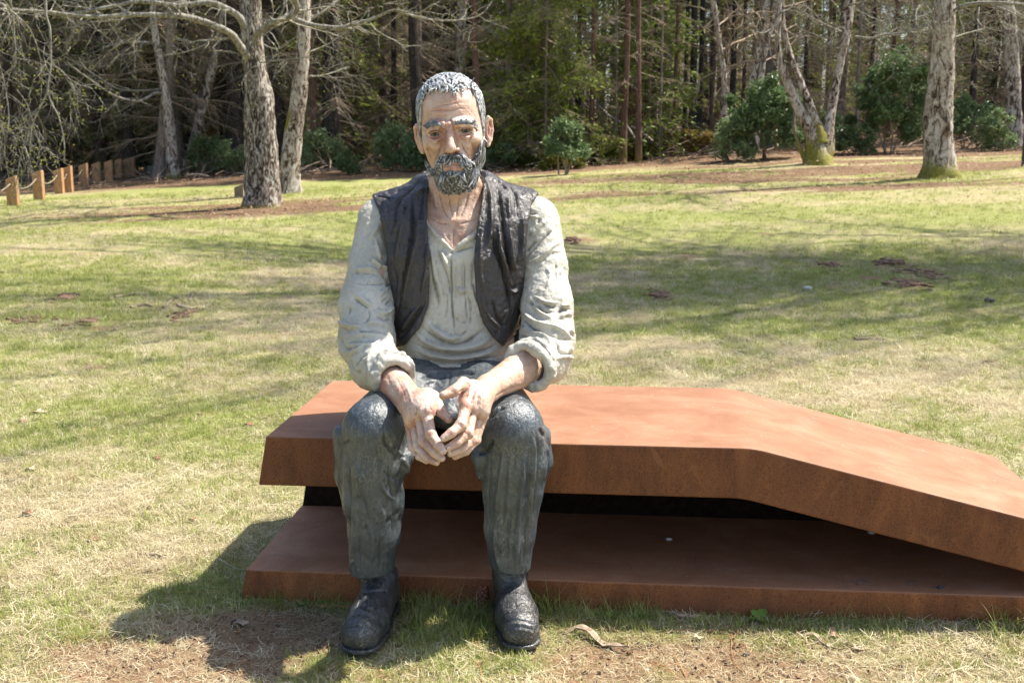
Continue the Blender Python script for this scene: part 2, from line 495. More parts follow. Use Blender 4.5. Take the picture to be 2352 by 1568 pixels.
M_core = plain_mat_('near_black_steel', (0.014, 0.008, 0.006), 0.95)  # near-black colour for the recessed wall
th = math.atan(0.0928); ct, st_ = math.cos(th), math.sin(th)
B0 = np.array([-0.75, 3.03])                       # front-left foot of the bench
def bl(a, b, z):                                   # along, back, up -> world
    return np.array([B0[0] + a * ct + b * st_, B0[1] - a * st_ + b * ct, z])
bench = empty('bench', bl(0, 0, 0), 'long rust-brown folded steel bench with a sloping right end, under the seated figure', 'bench')
def slant(z): return 0.188 * z                     # the left end leans in with height
def slab(prof_top, prof_bot, depth0, depth1, name, mat, sl0=True, bev=0.004):
    """prof: (a, z) polylines of equal length, joined through the bench's depth"""
    n = len(prof_top); bm_v = []
    for b in (depth0, depth1):
        for (a, z) in prof_top: bm_v.append(bl(a, b, z))
        for (a, z) in prof_bot: bm_v.append(bl(a, b, z))
    V = np.array(bm_v); F = []
    m = 2 * n
    for i in range(n - 1):
        F += [[i, i + 1, m + i + 1, m + i], [n + i + 1, n + i, m + n + i, m + n + i + 1]]
        F += [[i, n + i, n + i + 1, i + 1], [m + i, m + i + 1, m + n + i + 1, m + n + i]]
    F += [[0, m, m + n, n], [n - 1, 2 * n - 1, m + 2 * n - 1, m + n - 1]]
    o = part(name, V, np.array(F), mat, bench, sm=False)
    bv = o.modifiers.new('bevel', 'BEVEL'); bv.width = bev; bv.segments = 2; bv.limit_method = 'ANGLE'; bv.angle_limit = R(25)
    return o
def bend(a0, z0, ang, zl, L=2.6, r=0.035):
    """level run to a0, rounded, then down at ang to length L"""
    pts = []
    for t in np.linspace(-1, 1, 7):
        x = a0 + t * r; z = z0 if t < -0.999 else z0 - math.tan(ang) * (r * (t + 1) ** 2 / 4)
        pts.append((x, z))
    x1, z1 = pts[-1]
    pts.append((L, z1 - math.tan(ang) * (L - x1)))
    return pts
ang = math.radians(13.6)
top = bend(1.385, 0.457, ang, 0); top = [(slant(0.457), 0.457)] + [(a, z) for a, z in top[:-1]] + [(2.23, top[-2][1] - math.tan(ang) * (2.23 - top[-2][0]))]
bot = bend(1.36, 0.320, ang, 0); bot = [(slant(0.320), 0.320)] + [(a, z) for a, z in bot[:-1]] + [(2.26, bot[-2][1] - math.tan(ang) * (2.26 - bot[-2][0]))]
slab(top, bot, 0.0, 0.735, 'seat_slab', M_rust)
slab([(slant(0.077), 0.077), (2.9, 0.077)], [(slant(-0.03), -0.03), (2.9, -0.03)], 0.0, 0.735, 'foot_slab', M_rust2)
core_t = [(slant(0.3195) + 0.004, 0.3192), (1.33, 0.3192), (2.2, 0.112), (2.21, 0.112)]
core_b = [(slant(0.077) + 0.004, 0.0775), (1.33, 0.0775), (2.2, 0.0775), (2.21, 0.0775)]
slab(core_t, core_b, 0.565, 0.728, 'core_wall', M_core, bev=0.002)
# ================================================================ the seated figure
def clay_bump(nt, b, co, s=1.0, streak=(1, 1, 1)):
    h1 = noise(nt, stretch(nt, co, streak), 55, 5, 0.65, 0.7); h2 = noise(nt, co, 210, 3, 0.65)
    h = m_(nt, 'ADD', m_(nt, 'MULTIPLY', h1, 1.0), m_(nt, 'MULTIPLY', h2, 0.45))
    bump(nt, b, h, 0.9 * s, 0.004)
    return h1, h2
def skin_mat():
    m, nt, b = new_mat('painted_skin'); co = objco(nt)
    h1, h2 = clay_bump(nt, b, co, 0.75)
    c = ramp(nt, noise(nt, co, 17, 5, 0.6, 0.3), [(0.30, (0.42, 0.235, 0.16)), (0.43, (0.54, 0.345, 0.25)), (0.57, (0.61, 0.43, 0.335)), (0.74, (0.67, 0.53, 0.445))])
    c = mix(nt, ramp(nt, noise(nt, stretch(nt, co, (1, 1, 0.6)), 120, 4, 0.7, 1.0), [(0.55, 0.0), (0.68, 0.5)]), c, (0.17, 0.125, 0.10))
    sp = nd(nt, 'ShaderNodeSeparateColor', Color=attr(nt, 'paint'))
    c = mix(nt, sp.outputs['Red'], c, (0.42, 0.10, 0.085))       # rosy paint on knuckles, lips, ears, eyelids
    c = mix(nt, sp.outputs['Green'], c, (0.09, 0.055, 0.05))     # dark wash in creases, plus painted shade at eyes and nostrils
    c = mix(nt, m_(nt, 'MULTIPLY', sp.outputs['Blue'], .55), c, (0.50, 0.27, 0.15))       # ochre glaze
    nt.links.new(c, b.inputs['Base Color'])
    b.inputs['Roughness'].default_value = 0.40; b.inputs['Specular IOR Level'].default_value = 0.55
    return m
def cloth_mat(name, stops, dark, rough, s=1.0, wash=(0.56, 0.72, 0.7), streak=(1, 1, 0.5), fleck=None, spec=0.5, coat=0.0, fs=95):
    m, nt, b = new_mat(name); co = objco(nt)
    h1, h2 = clay_bump(nt, b, co, s, streak)
    c = ramp(nt, noise(nt, co, 9, 4, 0.6, 0.4), stops)
    if fleck:
        f = noise(nt, stretch(nt, co, streak), fs, 5, 0.75, 1.6)
        zone = ramp(nt, noise(nt, co, 7, 3, 0.6), [(0.42, 0.15), (0.62, 1.0)])
        c = mix(nt, m_(nt, 'MULTIPLY', ramp(nt, f, [(fleck[0], 0.0), (fleck[1], fleck[2])]), zone), c, fleck[3])
    c = mix(nt, ramp(nt, noise(nt, stretch(nt, co, streak), 80, 5, 0.7, 1.2), [(wash[0], 0.0), (wash[1], wash[2])]), c, dark)
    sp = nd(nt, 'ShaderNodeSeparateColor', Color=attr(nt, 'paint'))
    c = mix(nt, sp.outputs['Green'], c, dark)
    nt.links.new(c, b.inputs['Base Color'])
    b.inputs['Roughness'].default_value = rough; b.inputs['Specular IOR Level'].default_value = spec
    if coat: b.inputs['Coat Weight'].default_value = coat; b.inputs['Coat Roughness'].default_value = 0.18
    return m
M_skin = skin_mat()
M_shirt = cloth_mat('painted_shirt', [(0.3, (0.36, 0.34, 0.28)), (0.5, (0.46, 0.44, 0.37)), (0.7, (0.55, 0.535, 0.465))], (0.085, 0.08, 0.07), 0.5, 1.0, (0.59, 0.73, 0.6))
M_vest = cloth_mat('painted_waistcoat', [(0.35, (0.025, 0.020, 0.018)), (0.65, (0.040, 0.034, 0.033))], (0.006, 0.005, 0.005), 0.30, 1.6, streak=(1, 1, 0.35), spec=0.6, coat=0.08)
M_trou = cloth_mat('painted_trousers', [(0.3, (0.038, 0.048, 0.056)), (0.5, (0.057, 0.070, 0.080)), (0.72, (0.085, 0.099, 0.106))], (0.012, 0.015, 0.018), 0.30, 1.0, (0.54, 0.66, 0.7), (1, 1, 0.45), (0.50, 0.60, 0.65, (0.26, 0.265, 0.25)), spec=0.65, coat=0.0, fs=150)
M_boot = cloth_mat('painted_boot_leather', [(0.3, (0.020, 0.022, 0.025)), (0.7, (0.040, 0.044, 0.049))], (0.007, 0.007, 0.008), 0.29, 1.3, (0.6, 0.8, 0.5), (1, 0.6, 1), (0.50, 0.62, 0.8, (0.28, 0.255, 0.215)), spec=0.65, coat=0.15, fs=130)
def hair_mat(name, k=1.0):
    m, nt, b = new_mat(name); co = objco(nt)
    c = ramp(nt, noise(nt, co, 60, 4, 0.7, 0.8), [(0.36, (0.09 * k, 0.10 * k, 0.11 * k)), (0.52, (0.20 * k, 0.21 * k, 0.22 * k)), (0.68, (0.40 * k, 0.41 * k, 0.42 * k))])
    sp = nd(nt, 'ShaderNodeSeparateColor', Color=attr(nt, 'paint'))
    c = mix(nt, sp.outputs['Red'], c, (0.55, 0.56, 0.56)); c = mix(nt, sp.outputs['Green'], c, (0.022, 0.024, 0.028))
    nt.links.new(c, b.inputs['Base Color']); b.inputs['Roughness'].default_value = 0.42
    bump(nt, b, noise(nt, co, 330, 2, 0.6), 0.5, 0.001)
    return m
M_hair, M_beard, M_brow = hair_mat('painted_hair'), hair_mat('painted_beard', .38), hair_mat('painted_brow', .6)
def plain_mat(name, col, rough=0.3, spec=0.5):
    m, nt, b = new_mat(name); b.inputs['Base Color'].default_value = (*col, 1); b.inputs['Roughness'].default_value = rough
    b.inputs['Specular IOR Level'].default_value = spec
    return m

fig = empty('statue', PU(1045, 900, 3.15), 'painted sculpture of a bearded grey-haired man sitting on the rusty bench, hands together', 'statue')
px = lambda n, d: n * mpp(d)

def paint_strokes(V, F, strokes, conv=None):
    """colour weight along drawn lines / blobs: (path, width_px, channel, amount)"""
    N = vnormals(V, F); U, W = project(V); f = smooth(0.0, 0.25, facing(V, N)); C = np.zeros((len(V), 3))
    for path, wd, ch, am in strokes:
        path = np.array(path, float)
        if conv: path = np.stack(conv(path[:, 0], path[:, 1]), 1)
        if len(path) == 1: d = np.hypot(U - path[0, 0], W - path[0, 1])
        else: d, _ = seg_dist(U, W, curve(path, 4))
        C[:, ch] = np.maximum(C[:, ch], am * np.exp(-(d / wd) ** 2) * f)
    return np.clip(C, 0, 1)
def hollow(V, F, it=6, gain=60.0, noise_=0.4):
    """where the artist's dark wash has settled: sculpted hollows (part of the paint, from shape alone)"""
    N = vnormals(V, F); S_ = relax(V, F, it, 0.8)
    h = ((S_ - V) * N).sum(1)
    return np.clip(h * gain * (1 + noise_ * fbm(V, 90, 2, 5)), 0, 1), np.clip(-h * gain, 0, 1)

# ---------------------------------------------------------------- head frame (millimetres: x right, y back, z up; eyes at z 0)
yaw, roll_, pit = R(1), R(6), R(3)
O_head = PU(1035, 298.5, 2.80) + np.array([0, 0.093, 0])
Rm = np.array(Matrix.Rotation(-roll_, 3, 'Y') @ Matrix.Rotation(-yaw, 3, 'Z') @ Matrix.Rotation(pit, 3, 'X'))
L2W = np.eye(4); L2W[:3, :3] = Rm; L2W[:3, 3] = O_head
W2L = np.linalg.inv(L2W)
mm = 0.0011
def hl(x, y, z): return np.array([x, y, z]) * mm
def hw(x, y, z): return Rm @ hl(x, y, z) + O_head     # head mm -> world
z1 = lambda x, y: (890.0 + 0.2198 * np.asarray(x), 126.3 + 0.2198 * np.asarray(y))   # face close-up px -> picture px
z3 = lambda x, y: (803.9 + 0.21973 * np.asarray(x), 746.5 + 0.21973 * np.asarray(y)) # hands close-up px

TORSO = [(0.48, -0.148, 3.235, .170, .135), (0.60, -0.150, 3.20, .165, .135), (0.69, -0.150, 3.17, .165, .135), (0.81, -0.148, 3.135, .176, .138),
         (0.93, -0.146, 3.10, .190, .138), (1.03, -0.145, 3.075, .195, .120), (1.09, -0.145, 3.07, .15, .09), (1.125, -0.145, 3.065, .085, .065)]

def skull(f, o=0.0):
    """the bony forms shared by skin and hair shells, grown by o mm"""
    f.ell(hl(0, 12, 46), hl(80 + o, 98 + o, 86 + o), M=W2L)
    f.ell(hl(0, -18, -18), hl(75 + o, 68 + o, 96 + o), 0.02, M=W2L)
    for s in (-1, 1):
        f.cone(hl(50 * s, 12, -62), hl(25 * s, -56, -108), (19 + o) * mm, (17 + o) * mm, 0.02, M=W2L)
    f.ell(hl(0, -64, -110), hl(27 + o, 24 + o, 22 + o), 0.022, M=W2L)

_T = []
for r_ in TORSO:
    _, v_ = project(np.array([[r_[1], r_[2], r_[0]]])); s_ = float(dshift(v_[0])); g_ = 1 + s_ / r_[2]; _T.append((r_[0], r_[1] * g_, r_[2] + s_, r_[3] * g_, r_[4] * g_))
TORSO = _T
Field.grow = True
hlo, hhi = np.array([-0.36, 2.98, 0.86]), np.array([0.08, 3.48, 1.46])
f = Field(hlo, hhi, 0.0023)
# neck and chest first
f.loft(TORSO, 0.0, -0.012)
f.cone(PU(1045, 470, 3.04), hw(0, 34, -60), 0.062, 0.058, 0.03)
for s, a in ((-1, (1000, 425, 2.99)), (1, (1092, 425, 2.99))):
    f.cone(PU(*a), PU(1045 + 9 * s, 512, 2.975), 0.017, 0.010, 0.018)        # neck cords
    f.cone(PU(1045 + 12 * s, 515, 2.985), PU(1045 + 105 * s, 482, 3.03), 0.011, 0.012, 0.02)   # collar bones
f.ell(PU(1045, 447, 2.972), (0.016, 0.014, 0.022), 0.015)                    # throat
skull(f)
for s in (-1, 1):
    f.ell(hl(47 * s, -58, -27), hl(21, 19, 17), 0.018, M=W2L)              # cheek bones
    f.cone(hl(13 * s, -89, 18), hl(50 * s, -76, 19), 0.0115, 0.0105, 0.010, M=W2L)   # brow
    f.ell(hl(37 * s, -101, 0), hl(22, 21, 12.5), 0.009, 'sub', M=W2L)        # sockets
    f.ell(hl(58 * s, -66, -66), hl(13, 16, 26), 0.02, 'sub', M=W2L)        # hollow cheeks
f.ell(hl(0, -70, -77), hl(40, 29, 36), 0.016, M=W2L)                        # muzzle
f.chain([hl(0, -84, 16), hl(0, -96, -6), hl(-1, -113, -34)], [.0088, .0080, .0110], 0.008, M=W2L)
f.ell(hl(-1, -113, -38), hl(12.0, 12, 10.5), 0.007, M=W2L)
for s in (-1, 1):
    f.ell(hl(13.5 * s, -98, -43), hl(7.3, 11, 8.0), 0.005, M=W2L)
    f.ell(hl(8.5 * s, -106, -51), hl(4.2, 6, 4.5), 0.003, 'sub', M=W2L)
    f.ell(hl(37.5 * s, -67.5, 0), hl(19.2, 19.2, 18.2), 0.006, M=W2L)        # lids
    f.ell(hl(37.0 * s, -92, -2), hl(15.0, 17, 4.2), 0.002, 'sub', M=W2L)   # opening
    f.ell(hl(37.5 * s, -67, 0), hl(16.2, 16.2, 16.2), 0.0, 'sub', M=W2L)
    f.chain([hl(54 * s, -82, -11), hl(38 * s, -92, -19), hl(24 * s, -92, -13)], [.003, .0038, .003], 0.008, M=W2L)  # bags
    f.chain([hl(58 * s, -80, 4), hl(46 * s, -88, 11), hl(28 * s, -91, 9)], [.0028, .0034, .0028], 0.006, M=W2L)   # hooded lids
    # ear
    T_ = np.eye(4); T_[0, 3] = .0045 if s < 0 else -.001; e = np.linalg.inv(T_) @ W2L
    T_[0, 3] = -T_[0, 3]; e = T_ @ W2L
    f.ell(hl(80 * s, 16, -13), hl(9, 14, 27), 0.008, M=e)
    f.ell(hl(87 * s, 14, -13), hl(9.5, 19, 36), 0.006, M=e, rot=('Y', R(9 * s)))
    f.ell(hl(94 * s, 3, -6), hl(8, 15, 24), 0.002, 'sub', M=e, rot=('Y', R(9 * s)))
    f.chain([hl(80 * s, 4, 6), hl(91 * s, 8, 21), hl(97 * s, 18, 14), hl(97 * s, 20, -10), hl(91 * s, 14, -34), hl(84 * s, 6, -46)], [.0035, .0045, .005, .005, .005, .006], 0.003, M=e)
    f.chain([hl(88 * s, 8, 8), hl(91 * s, 12, -8), hl(87 * s, 8, -26)], [.003, .004, .004], 0.003, M=e)
f.chain([hl(-23, -91, -80), hl(-9, -99.5, -75.5), hl(0, -100, -76.5), hl(9, -99.5, -75.5), hl(23, -91, -80)], [.0035, .0052, .005, .0052, .0035], 0.004, M=W2L)
f.chain([hl(-20, -91, -84), hl(0, -98.5, -86.5), hl(20, -91, -84)], [.0035, .0065, .0035], 0.004, M=W2L)
f.chain([hl(-25, -94, -80.5), hl(0, -105, -80), hl(25, -94, -80.5)], [.0012, .0016, .0012], 0.002, 'sub', M=W2L)
V, F = f.mesh(); V = relax(V, F, 1, 0.4)
face = [ # forehead lines, frown, crow's feet, nose-to-mouth folds (close-up px)
    ([(460, 565), (540, 530), (640, 520), (760, 500), (850, 510)], 1.8, -.0016), ([(420, 600), (520, 575), (640, 590), (760, 560), (870, 570)], 1.8, -.0018),
    ([(430, 540), (520, 500), (600, 488), (700, 478)], 1.6, -.0011), ([(400, 650), (440, 620), (500, 605)], 1.6, -.0012), ([(500, 625), (580, 640), (660, 620)], 1.6, -.0010),
    ([(600, 770), (606, 715), (598, 660)], 2.0, -.0028), ([(690, 760), (672, 710), (655, 670)], 2.4, -.0034), ([(625, 700), (650, 730), (670, 780)], 2.5, .0016),
    ([(600, 800), (640, 795), (690, 785)], 2.0, -.0014),
    ([(560, 930), (545, 1000), (505, 1080), (480, 1150)], 3.0, -.0034), ([(775, 930), (800, 985), (850, 1050), (880, 1100)], 3.2, -.0038),
    ([(430, 880), (470, 905), (530, 905), (580, 870)], 1.8, -.0020), ([(735, 860), (790, 885), (850, 880), (890, 850)], 1.8, -.0020),
    ([(450, 920), (500, 935), (560, 920), (600, 880)], 1.7, -.0012), ([(760, 900), (830, 915), (880, 900)], 1.7, -.0012),
    ([(405, 800), (380, 790), (365, 770)], 1.5, -.0014), ([(405, 830), (380, 850), (370, 880)], 1.5, -.0013), ([(905, 770), (935, 750), (950, 720)], 1.5, -.0014), ([(905, 800), (940, 800), (965, 790)], 1.5, -.0014),
    ([(420, 790), (480, 765), (560, 790)], 1.5, -.0016), ([(740, 765), (810, 745), (890, 770)], 1.5, -.0016),
    ([(860, 900), (900, 960), (890, 1010)], 4.5, -.0030), ([(420, 950), (430, 1030), (450, 1100)], 5, -.0026), ([(800, 930), (850, 960), (900, 1050)], 4, .0022),
    ([(470, 960), (520, 980), (560, 950)], 4, .0018), ([(640, 1015), (640, 1050)], 2, -.001)]
V = carve(V, F, face, z1)
chest = [([(1007, 440), (1018, 480), (1034, 508)], 3.0, -.0035), ([(1078, 440), (1066, 480), (1052, 508)], 3.0, -.0035), ([(1030, 450), (1036, 480), (1040, 505)], 2.2, -.003),
         ([(1056, 450), (1050, 480), (1047, 505)], 2.2, -.0028), ([(1043, 520), (1042, 545), (1042, 570)], 3, -.003), ([(985, 500), (1010, 512), (1036, 515)], 3, -.0025), ([(1100, 500), (1075, 510), (1052, 515)], 3, -.0025),
         ([(995, 425), (1000, 460), (1005, 490)], 3, .0025), ([(1096, 430), (1090, 465), (1080, 490)], 3, .003), ([(1033, 535), (1028, 545), (1036, 552)], 1.6, -.002), ([(1016, 530), (1024, 548), (1036, 565)], 2, .0015)]
V = carve(V, F, chest)
N = vnormals(V, F)
V = V + N * (0.0009 * fbm(V, (60, 60, 60), 3, 3) + 0.0005 * fbm(V, 160, 2, 9))[:, None] * 0.9
hollow_g, _ = hollow(V, F, 6, 500)
C = paint_strokes(V, F, [([(565, 1150), (640, 1130), (700, 1145), (790, 1140)], 3.0, 0, .75), ([(600, 1170), (690, 1190), (790, 1160)], 3.2, 0, .6),
    ([(440, 860), (500, 880), (570, 850)], 3.0, 0, .55), ([(760, 850), (820, 860), (880, 840)], 3.0, 0, .55), ([(438, 818), (468, 796), (500, 790), (540, 797), (568, 815)], 2.0, 1, .92), ([(752, 800), (786, 775), (820, 767), (860, 774), (888, 794)], 2.0, 1, .92), ([(450, 842), (500, 852), (560, 838)], 1.3, 1, .6), ([(765, 815), (820, 826), (880, 812)], 1.3, 1, .6), ([(560, 930), (545, 1000), (505, 1080)], 1.6, 1, .45), ([(775, 930), (800, 985), (850, 1050)], 1.8, 1, .5), ([(604, 770), (606, 715), (600, 670)], 1.5, 1, .6), ([(690, 765), (674, 710), (658, 675)], 1.6, 1, .65), ([(600, 1022), (625, 1035)], 2.2, 1, .8), ([(715, 1025), (745, 1010)], 2.2, 1, .8), ([(420, 960), (430, 1010), (450, 1060)], 5, 1, .22), ([(880, 930), (905, 960), (890, 1000)], 5, 1, .30), ([(470, 560), (560, 535), (700, 515), (800, 500)], 1.2, 1, .35), ([(450, 590), (560, 582), (680, 575), (800, 562)], 1.2, 1, .4),  # dark strokes paint in shade at lids, eye corners, nostrils, folds, cheek hollows
    ([(590, 830), (600, 860), (575, 960)], 4.5, 0, .45), ([(715, 820), (720, 850), (745, 900)], 4.5, 0, .4), ([(480, 570), (640, 575), (700, 565)], 5, 0, .3), ([(600, 700), (640, 740), (690, 740)], 6, 0, .3),
    ([(560, 800), (610, 760)], 5, 1, .18), ([(430, 930), (420, 1000)], 9, 2, .35), ([(900, 940), (890, 1000)], 10, 2, .4), ([(1060, 720), (1055, 860)], 6, 0, .5), ([(300, 780), (300, 880)], 5, 0, .5),
    ([(360, 500), (380, 700)], 12, 2, .3), ([(950, 600), (960, 720)], 10, 2, .35), ([(640, 780), (560, 600), (700, 620)], 26, 2, .12),
    ([(590, 1010), (640, 1040), (740, 1010)], 3, 0, .5), ([(565, 1140), (620, 1143), (690, 1153), (790, 1148)], 1.1, 1, .85), ([(700, 1480), (640, 1500)], 34, 2, .45)], z1)
C2 = paint_strokes(V, F, [([(1016, 440), (1030, 480)], 16, 2, .55), ([(1045, 440), (1045, 500)], 12, 2, .5), ([(1026, 545), (1042, 568), (1058, 550)], 7, 1, .28), ([(1030, 520), (1060, 545)], 9, 1, .14), ([(1045, 430), (1045, 455)], 22, 2, .4)])
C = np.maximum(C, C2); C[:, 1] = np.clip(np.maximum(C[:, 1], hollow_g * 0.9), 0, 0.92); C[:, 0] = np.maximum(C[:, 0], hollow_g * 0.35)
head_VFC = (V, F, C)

# ---------------------------------------------------------------- arms and hands
ELL, WRL = PU(838, 815, 3.02), PU(948, 925, 2.775)
ELR, WRR = PU(1262, 818, 3.02), PU(1120, 892, 2.775)
def h3(x, y, d):
    u, v = z3(x, y); return PU(float(u), float(v), d)
f = Field((-0.47, 2.48, 0.42), (0.15, 3.16, 0.80), 0.0021)
r3 = lambda n, d=2.68: n * 0.21973 * mpp(d)
for el, wr, t in ((ELL, WRL, 0), (ELR, WRR, 1)):
    mid = el * 0.55 + wr * 0.45
    f.chain([el, mid + np.array([0, 0, .004]), wr], [.050, .048 if t else .044, .031 if t else .034], 0.012, sq=(1, 1, 1))
# his right hand (left in the picture)
W1 = WRL
f.cone(W1, h3(735, 880, 2.70), .034, .034, 0.02)
f.cone(h3(640, 760, 2.745), h3(655, 985, 2.70), .026, .022, 0.02)
f.cone(h3(800, 760, 2.72), h3(800, 905, 2.67), .026, .021, 0.02)
kn = [(800, 910, 2.672), (728, 965, 2.685), (668, 1010, 2.703), (622, 1040, 2.722)]
fing = [[kn[0], (842, 1140, 2.625), (925, 1255, 2.600), (972, 1318, 2.592)],
        [kn[1], (772, 1210, 2.640), (880, 1330, 2.612), (958, 1392, 2.604)],
        [kn[2], (712, 1268, 2.662), (815, 1392, 2.630), (905, 1432, 2.618)],
        [kn[3], (655, 1270, 2.690), (722, 1372, 2.660), (800, 1420, 2.640)]]
rad = [(56, 51, 45, 36), (52, 49, 44, 35), (48, 46, 41, 34), (44, 42, 36, 31)]
for fg, rr in zip(fing, rad):
    pts = [h3(*q) for q in fg]; rs = [r3(q * 1.13) for q in rr]
    f.chain(pts, rs, 0.004)
    f.ell(pts[1], np.full(3, rs[1] * 1.10), 0.004)                          # knuckle
    f.ell(pts[0] + np.array([0, -.004, .004]), np.full(3, rs[0] * 1.05), 0.01)
f.chain([h3(745, 760, 2.735), h3(880, 765, 2.715), h3(960, 905, 2.690), h3(1035, 985, 2.675)], [r3(85), r3(66), r3(56), r3(44)], 0.010)   # thumb
# his left hand (right in the picture)
f.cone(WRR, h3(1300, 800, 2.70), .030, .033, 0.02)
f.cone(h3(1390, 720, 2.72), h3(1375, 900, 2.69), .024, .020, 0.02)
f.cone(h3(1270, 690, 2.72), h3(1225, 845, 2.675), .025, .020, 0.02)
kn = [(1215, 850, 2.668), (1285, 890, 2.680), (1350, 925, 2.695), (1398, 955, 2.715)]
fing = [[kn[0], (1160, 1045, 2.620), (1060, 1130, 2.600), (978, 1182, 2.592)],
        [kn[1], (1235, 1130, 2.635), (1120, 1225, 2.612), (1022, 1285, 2.604)],
        [kn[2], (1285, 1205, 2.658), (1165, 1300, 2.632), (1050, 1345, 2.618)],
        [kn[3], (1318, 1200, 2.690), (1215, 1320, 2.662), (1095, 1375, 2.640)]]
rad = [(55, 52, 45, 36), (50, 50, 43, 35), (47, 45, 40, 33), (42, 40, 36, 30)]
for fg, rr in zip(fing, rad):
    pts = [h3(*q) for q in fg]; rs = [r3(q * 1.13) for q in rr]
    f.chain(pts, rs, 0.004)
    f.ell(pts[1], np.full(3, rs[1] * 1.12), 0.004)
    f.ell(pts[0] + np.array([0, -.004, .004]), np.full(3, rs[0] * 1.05), 0.01)
f.chain([h3(1330, 680, 2.735), h3(1185, 610, 2.690), h3(1085, 690, 2.655), h3(975, 735, 2.640)], [r3(78), r3(66), r3(56), r3(48)], 0.010)
V, F = f.mesh(); V = relax(V, F, 1, 0.35)
hs = [([(640, 870), (660, 960), (650, 1010)], 2.4, .0022), ([(740, 860), (735, 930)], 2.2, .002), ([(600, 850), (615, 960)], 2, .0018), ([(700, 860), (680, 960)], 2.4, -.0025), ([(790, 820), (770, 930)], 2.2, -.002),
      ([(540, 560), (620, 700), (650, 830)], 3.5, .0022), ([(480, 540), (560, 700), (590, 830)], 3, -.0016), ([(360, 450), (420, 620), (520, 760)], 6, -.002),
      ([(1330, 640), (1310, 760), (1285, 860)], 2.2, .0022), ([(1380, 680), (1370, 800), (1350, 900)], 2.2, .002), ([(1260, 660), (1235, 780)], 2.2, .0018), ([(1300, 700), (1265, 840)], 2.4, -.0025), ([(1350, 720), (1330, 860)], 2.2, -.0025),
      ([(1500, 600), (1420, 680), (1380, 760)], 3, -.0018), ([(1600, 450), (1500, 560), (1420, 640)], 4, .002), ([(1820, 620), (1600, 700), (1480, 790)], 4, -.003),
      ([(1185, 660), (1150, 700), (1110, 770)], 2.4, -.003), ([(830, 800), (850, 880), (870, 900)], 2.6, -.004)]
for x, y, a in ((842, 1140, .6), (772, 1210, .6), (712, 1268, .5), (925, 1255, .7), (880, 1330, .7), (815, 1392, .6), (1160, 1045, 2.4), (1235, 1130, 2.3), (1285, 1205, 2.3), (1060, 1130, 2.5), (1120, 1225, 2.5), (1165, 1300, 2.5), (1085, 690, 2.6), (960, 905, .6)):
    for o_ in (-14, 0, 14):
        cx, cy = x + o_ * math.cos(a + 1.57) * -1, y + o_ * math.sin(a + 1.57)
        dx, dy = 34 * math.cos(a), -34 * math.sin(a)
        hs.append(([(cx - dx, cy - dy), (cx + dx, cy + dy)], 1.1, -.0011))
V = carve(V, F, hs, z3)
N = vnormals(V, F)
V = V + N * (0.0011 * fbm(V, (55, 55, 55), 3, 13) + 0.0005 * fbm(V, 150, 2, 19))[:, None]
hg, _ = hollow(V, F, 6, 750)
kp = [([(x, y)], 5.5, 0, .45) for x, y in ((800, 905), (728, 960), (660, 1005), (842, 1140), (772, 1210), (712, 1268), (650, 1020), (1160, 1045), (1235, 1130), (1285, 1215), (1060, 1130), (1225, 850), (1290, 890), (1360, 930), (960, 905), (1110, 700), (1350, 960))]
kp += [([(850, 860), (870, 900)], 5, 0, .8), ([(1170, 720), (1140, 790)], 5, 0, .8), ([(330, 520), (380, 700), (480, 820)], 6, 0, .5), ([(520, 660), (560, 720)], 8, 0, .4), ([(1300, 600), (1480, 600), (1700, 500)], 18, 2, .12), ([(1500, 760), (1700, 700), (1850, 620)], 8, 2, .5)]
C = paint_strokes(V, F, kp, z3)
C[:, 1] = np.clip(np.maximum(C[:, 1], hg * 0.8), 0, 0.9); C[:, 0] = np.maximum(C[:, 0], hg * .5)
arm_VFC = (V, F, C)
# hidden trunk, upper arms and legs of the same body, under the clothes
KNL, KNR = PU(860, 985, 2.80), PU(1178, 985, 2.80)
HPL, HPR = PU(975, 875, 3.20), PU(1100, 875, 3.20)
ANL, ANR = PU(857, 1240, 2.86), PU(1170, 1240, 2.86)
SHL, SHR = PU(868, 502, 3.07), PU(1240, 505, 3.07)
f = Field((-0.5, 2.65, 0.05), (0.26, 3.6, 1.15), 0.009)
f.loft(TORSO[:6], 0, -0.024)
f.cone(SHL, ELL, .040, .040, .02); f.cone(SHR, ELR, .040, .040, .02)
f.cone(HPL, KNL, .078, .055, .02); f.cone(HPR, KNR, .078, .055, .02)
f.cone(KNL, ANL, .050, .032, .02); f.cone(KNR, ANR, .050, .032, .02)
V, F = f.mesh()
BV, BF = join([(head_VFC[0], head_VFC[1]), (arm_VFC[0], arm_VFC[1]), (V, F)])
body = part('body', BV, BF, M_skin, fig)
paint(body.data, 'paint', np.vstack([head_VFC[2], arm_VFC[2], np.zeros((len(V), 3))]))

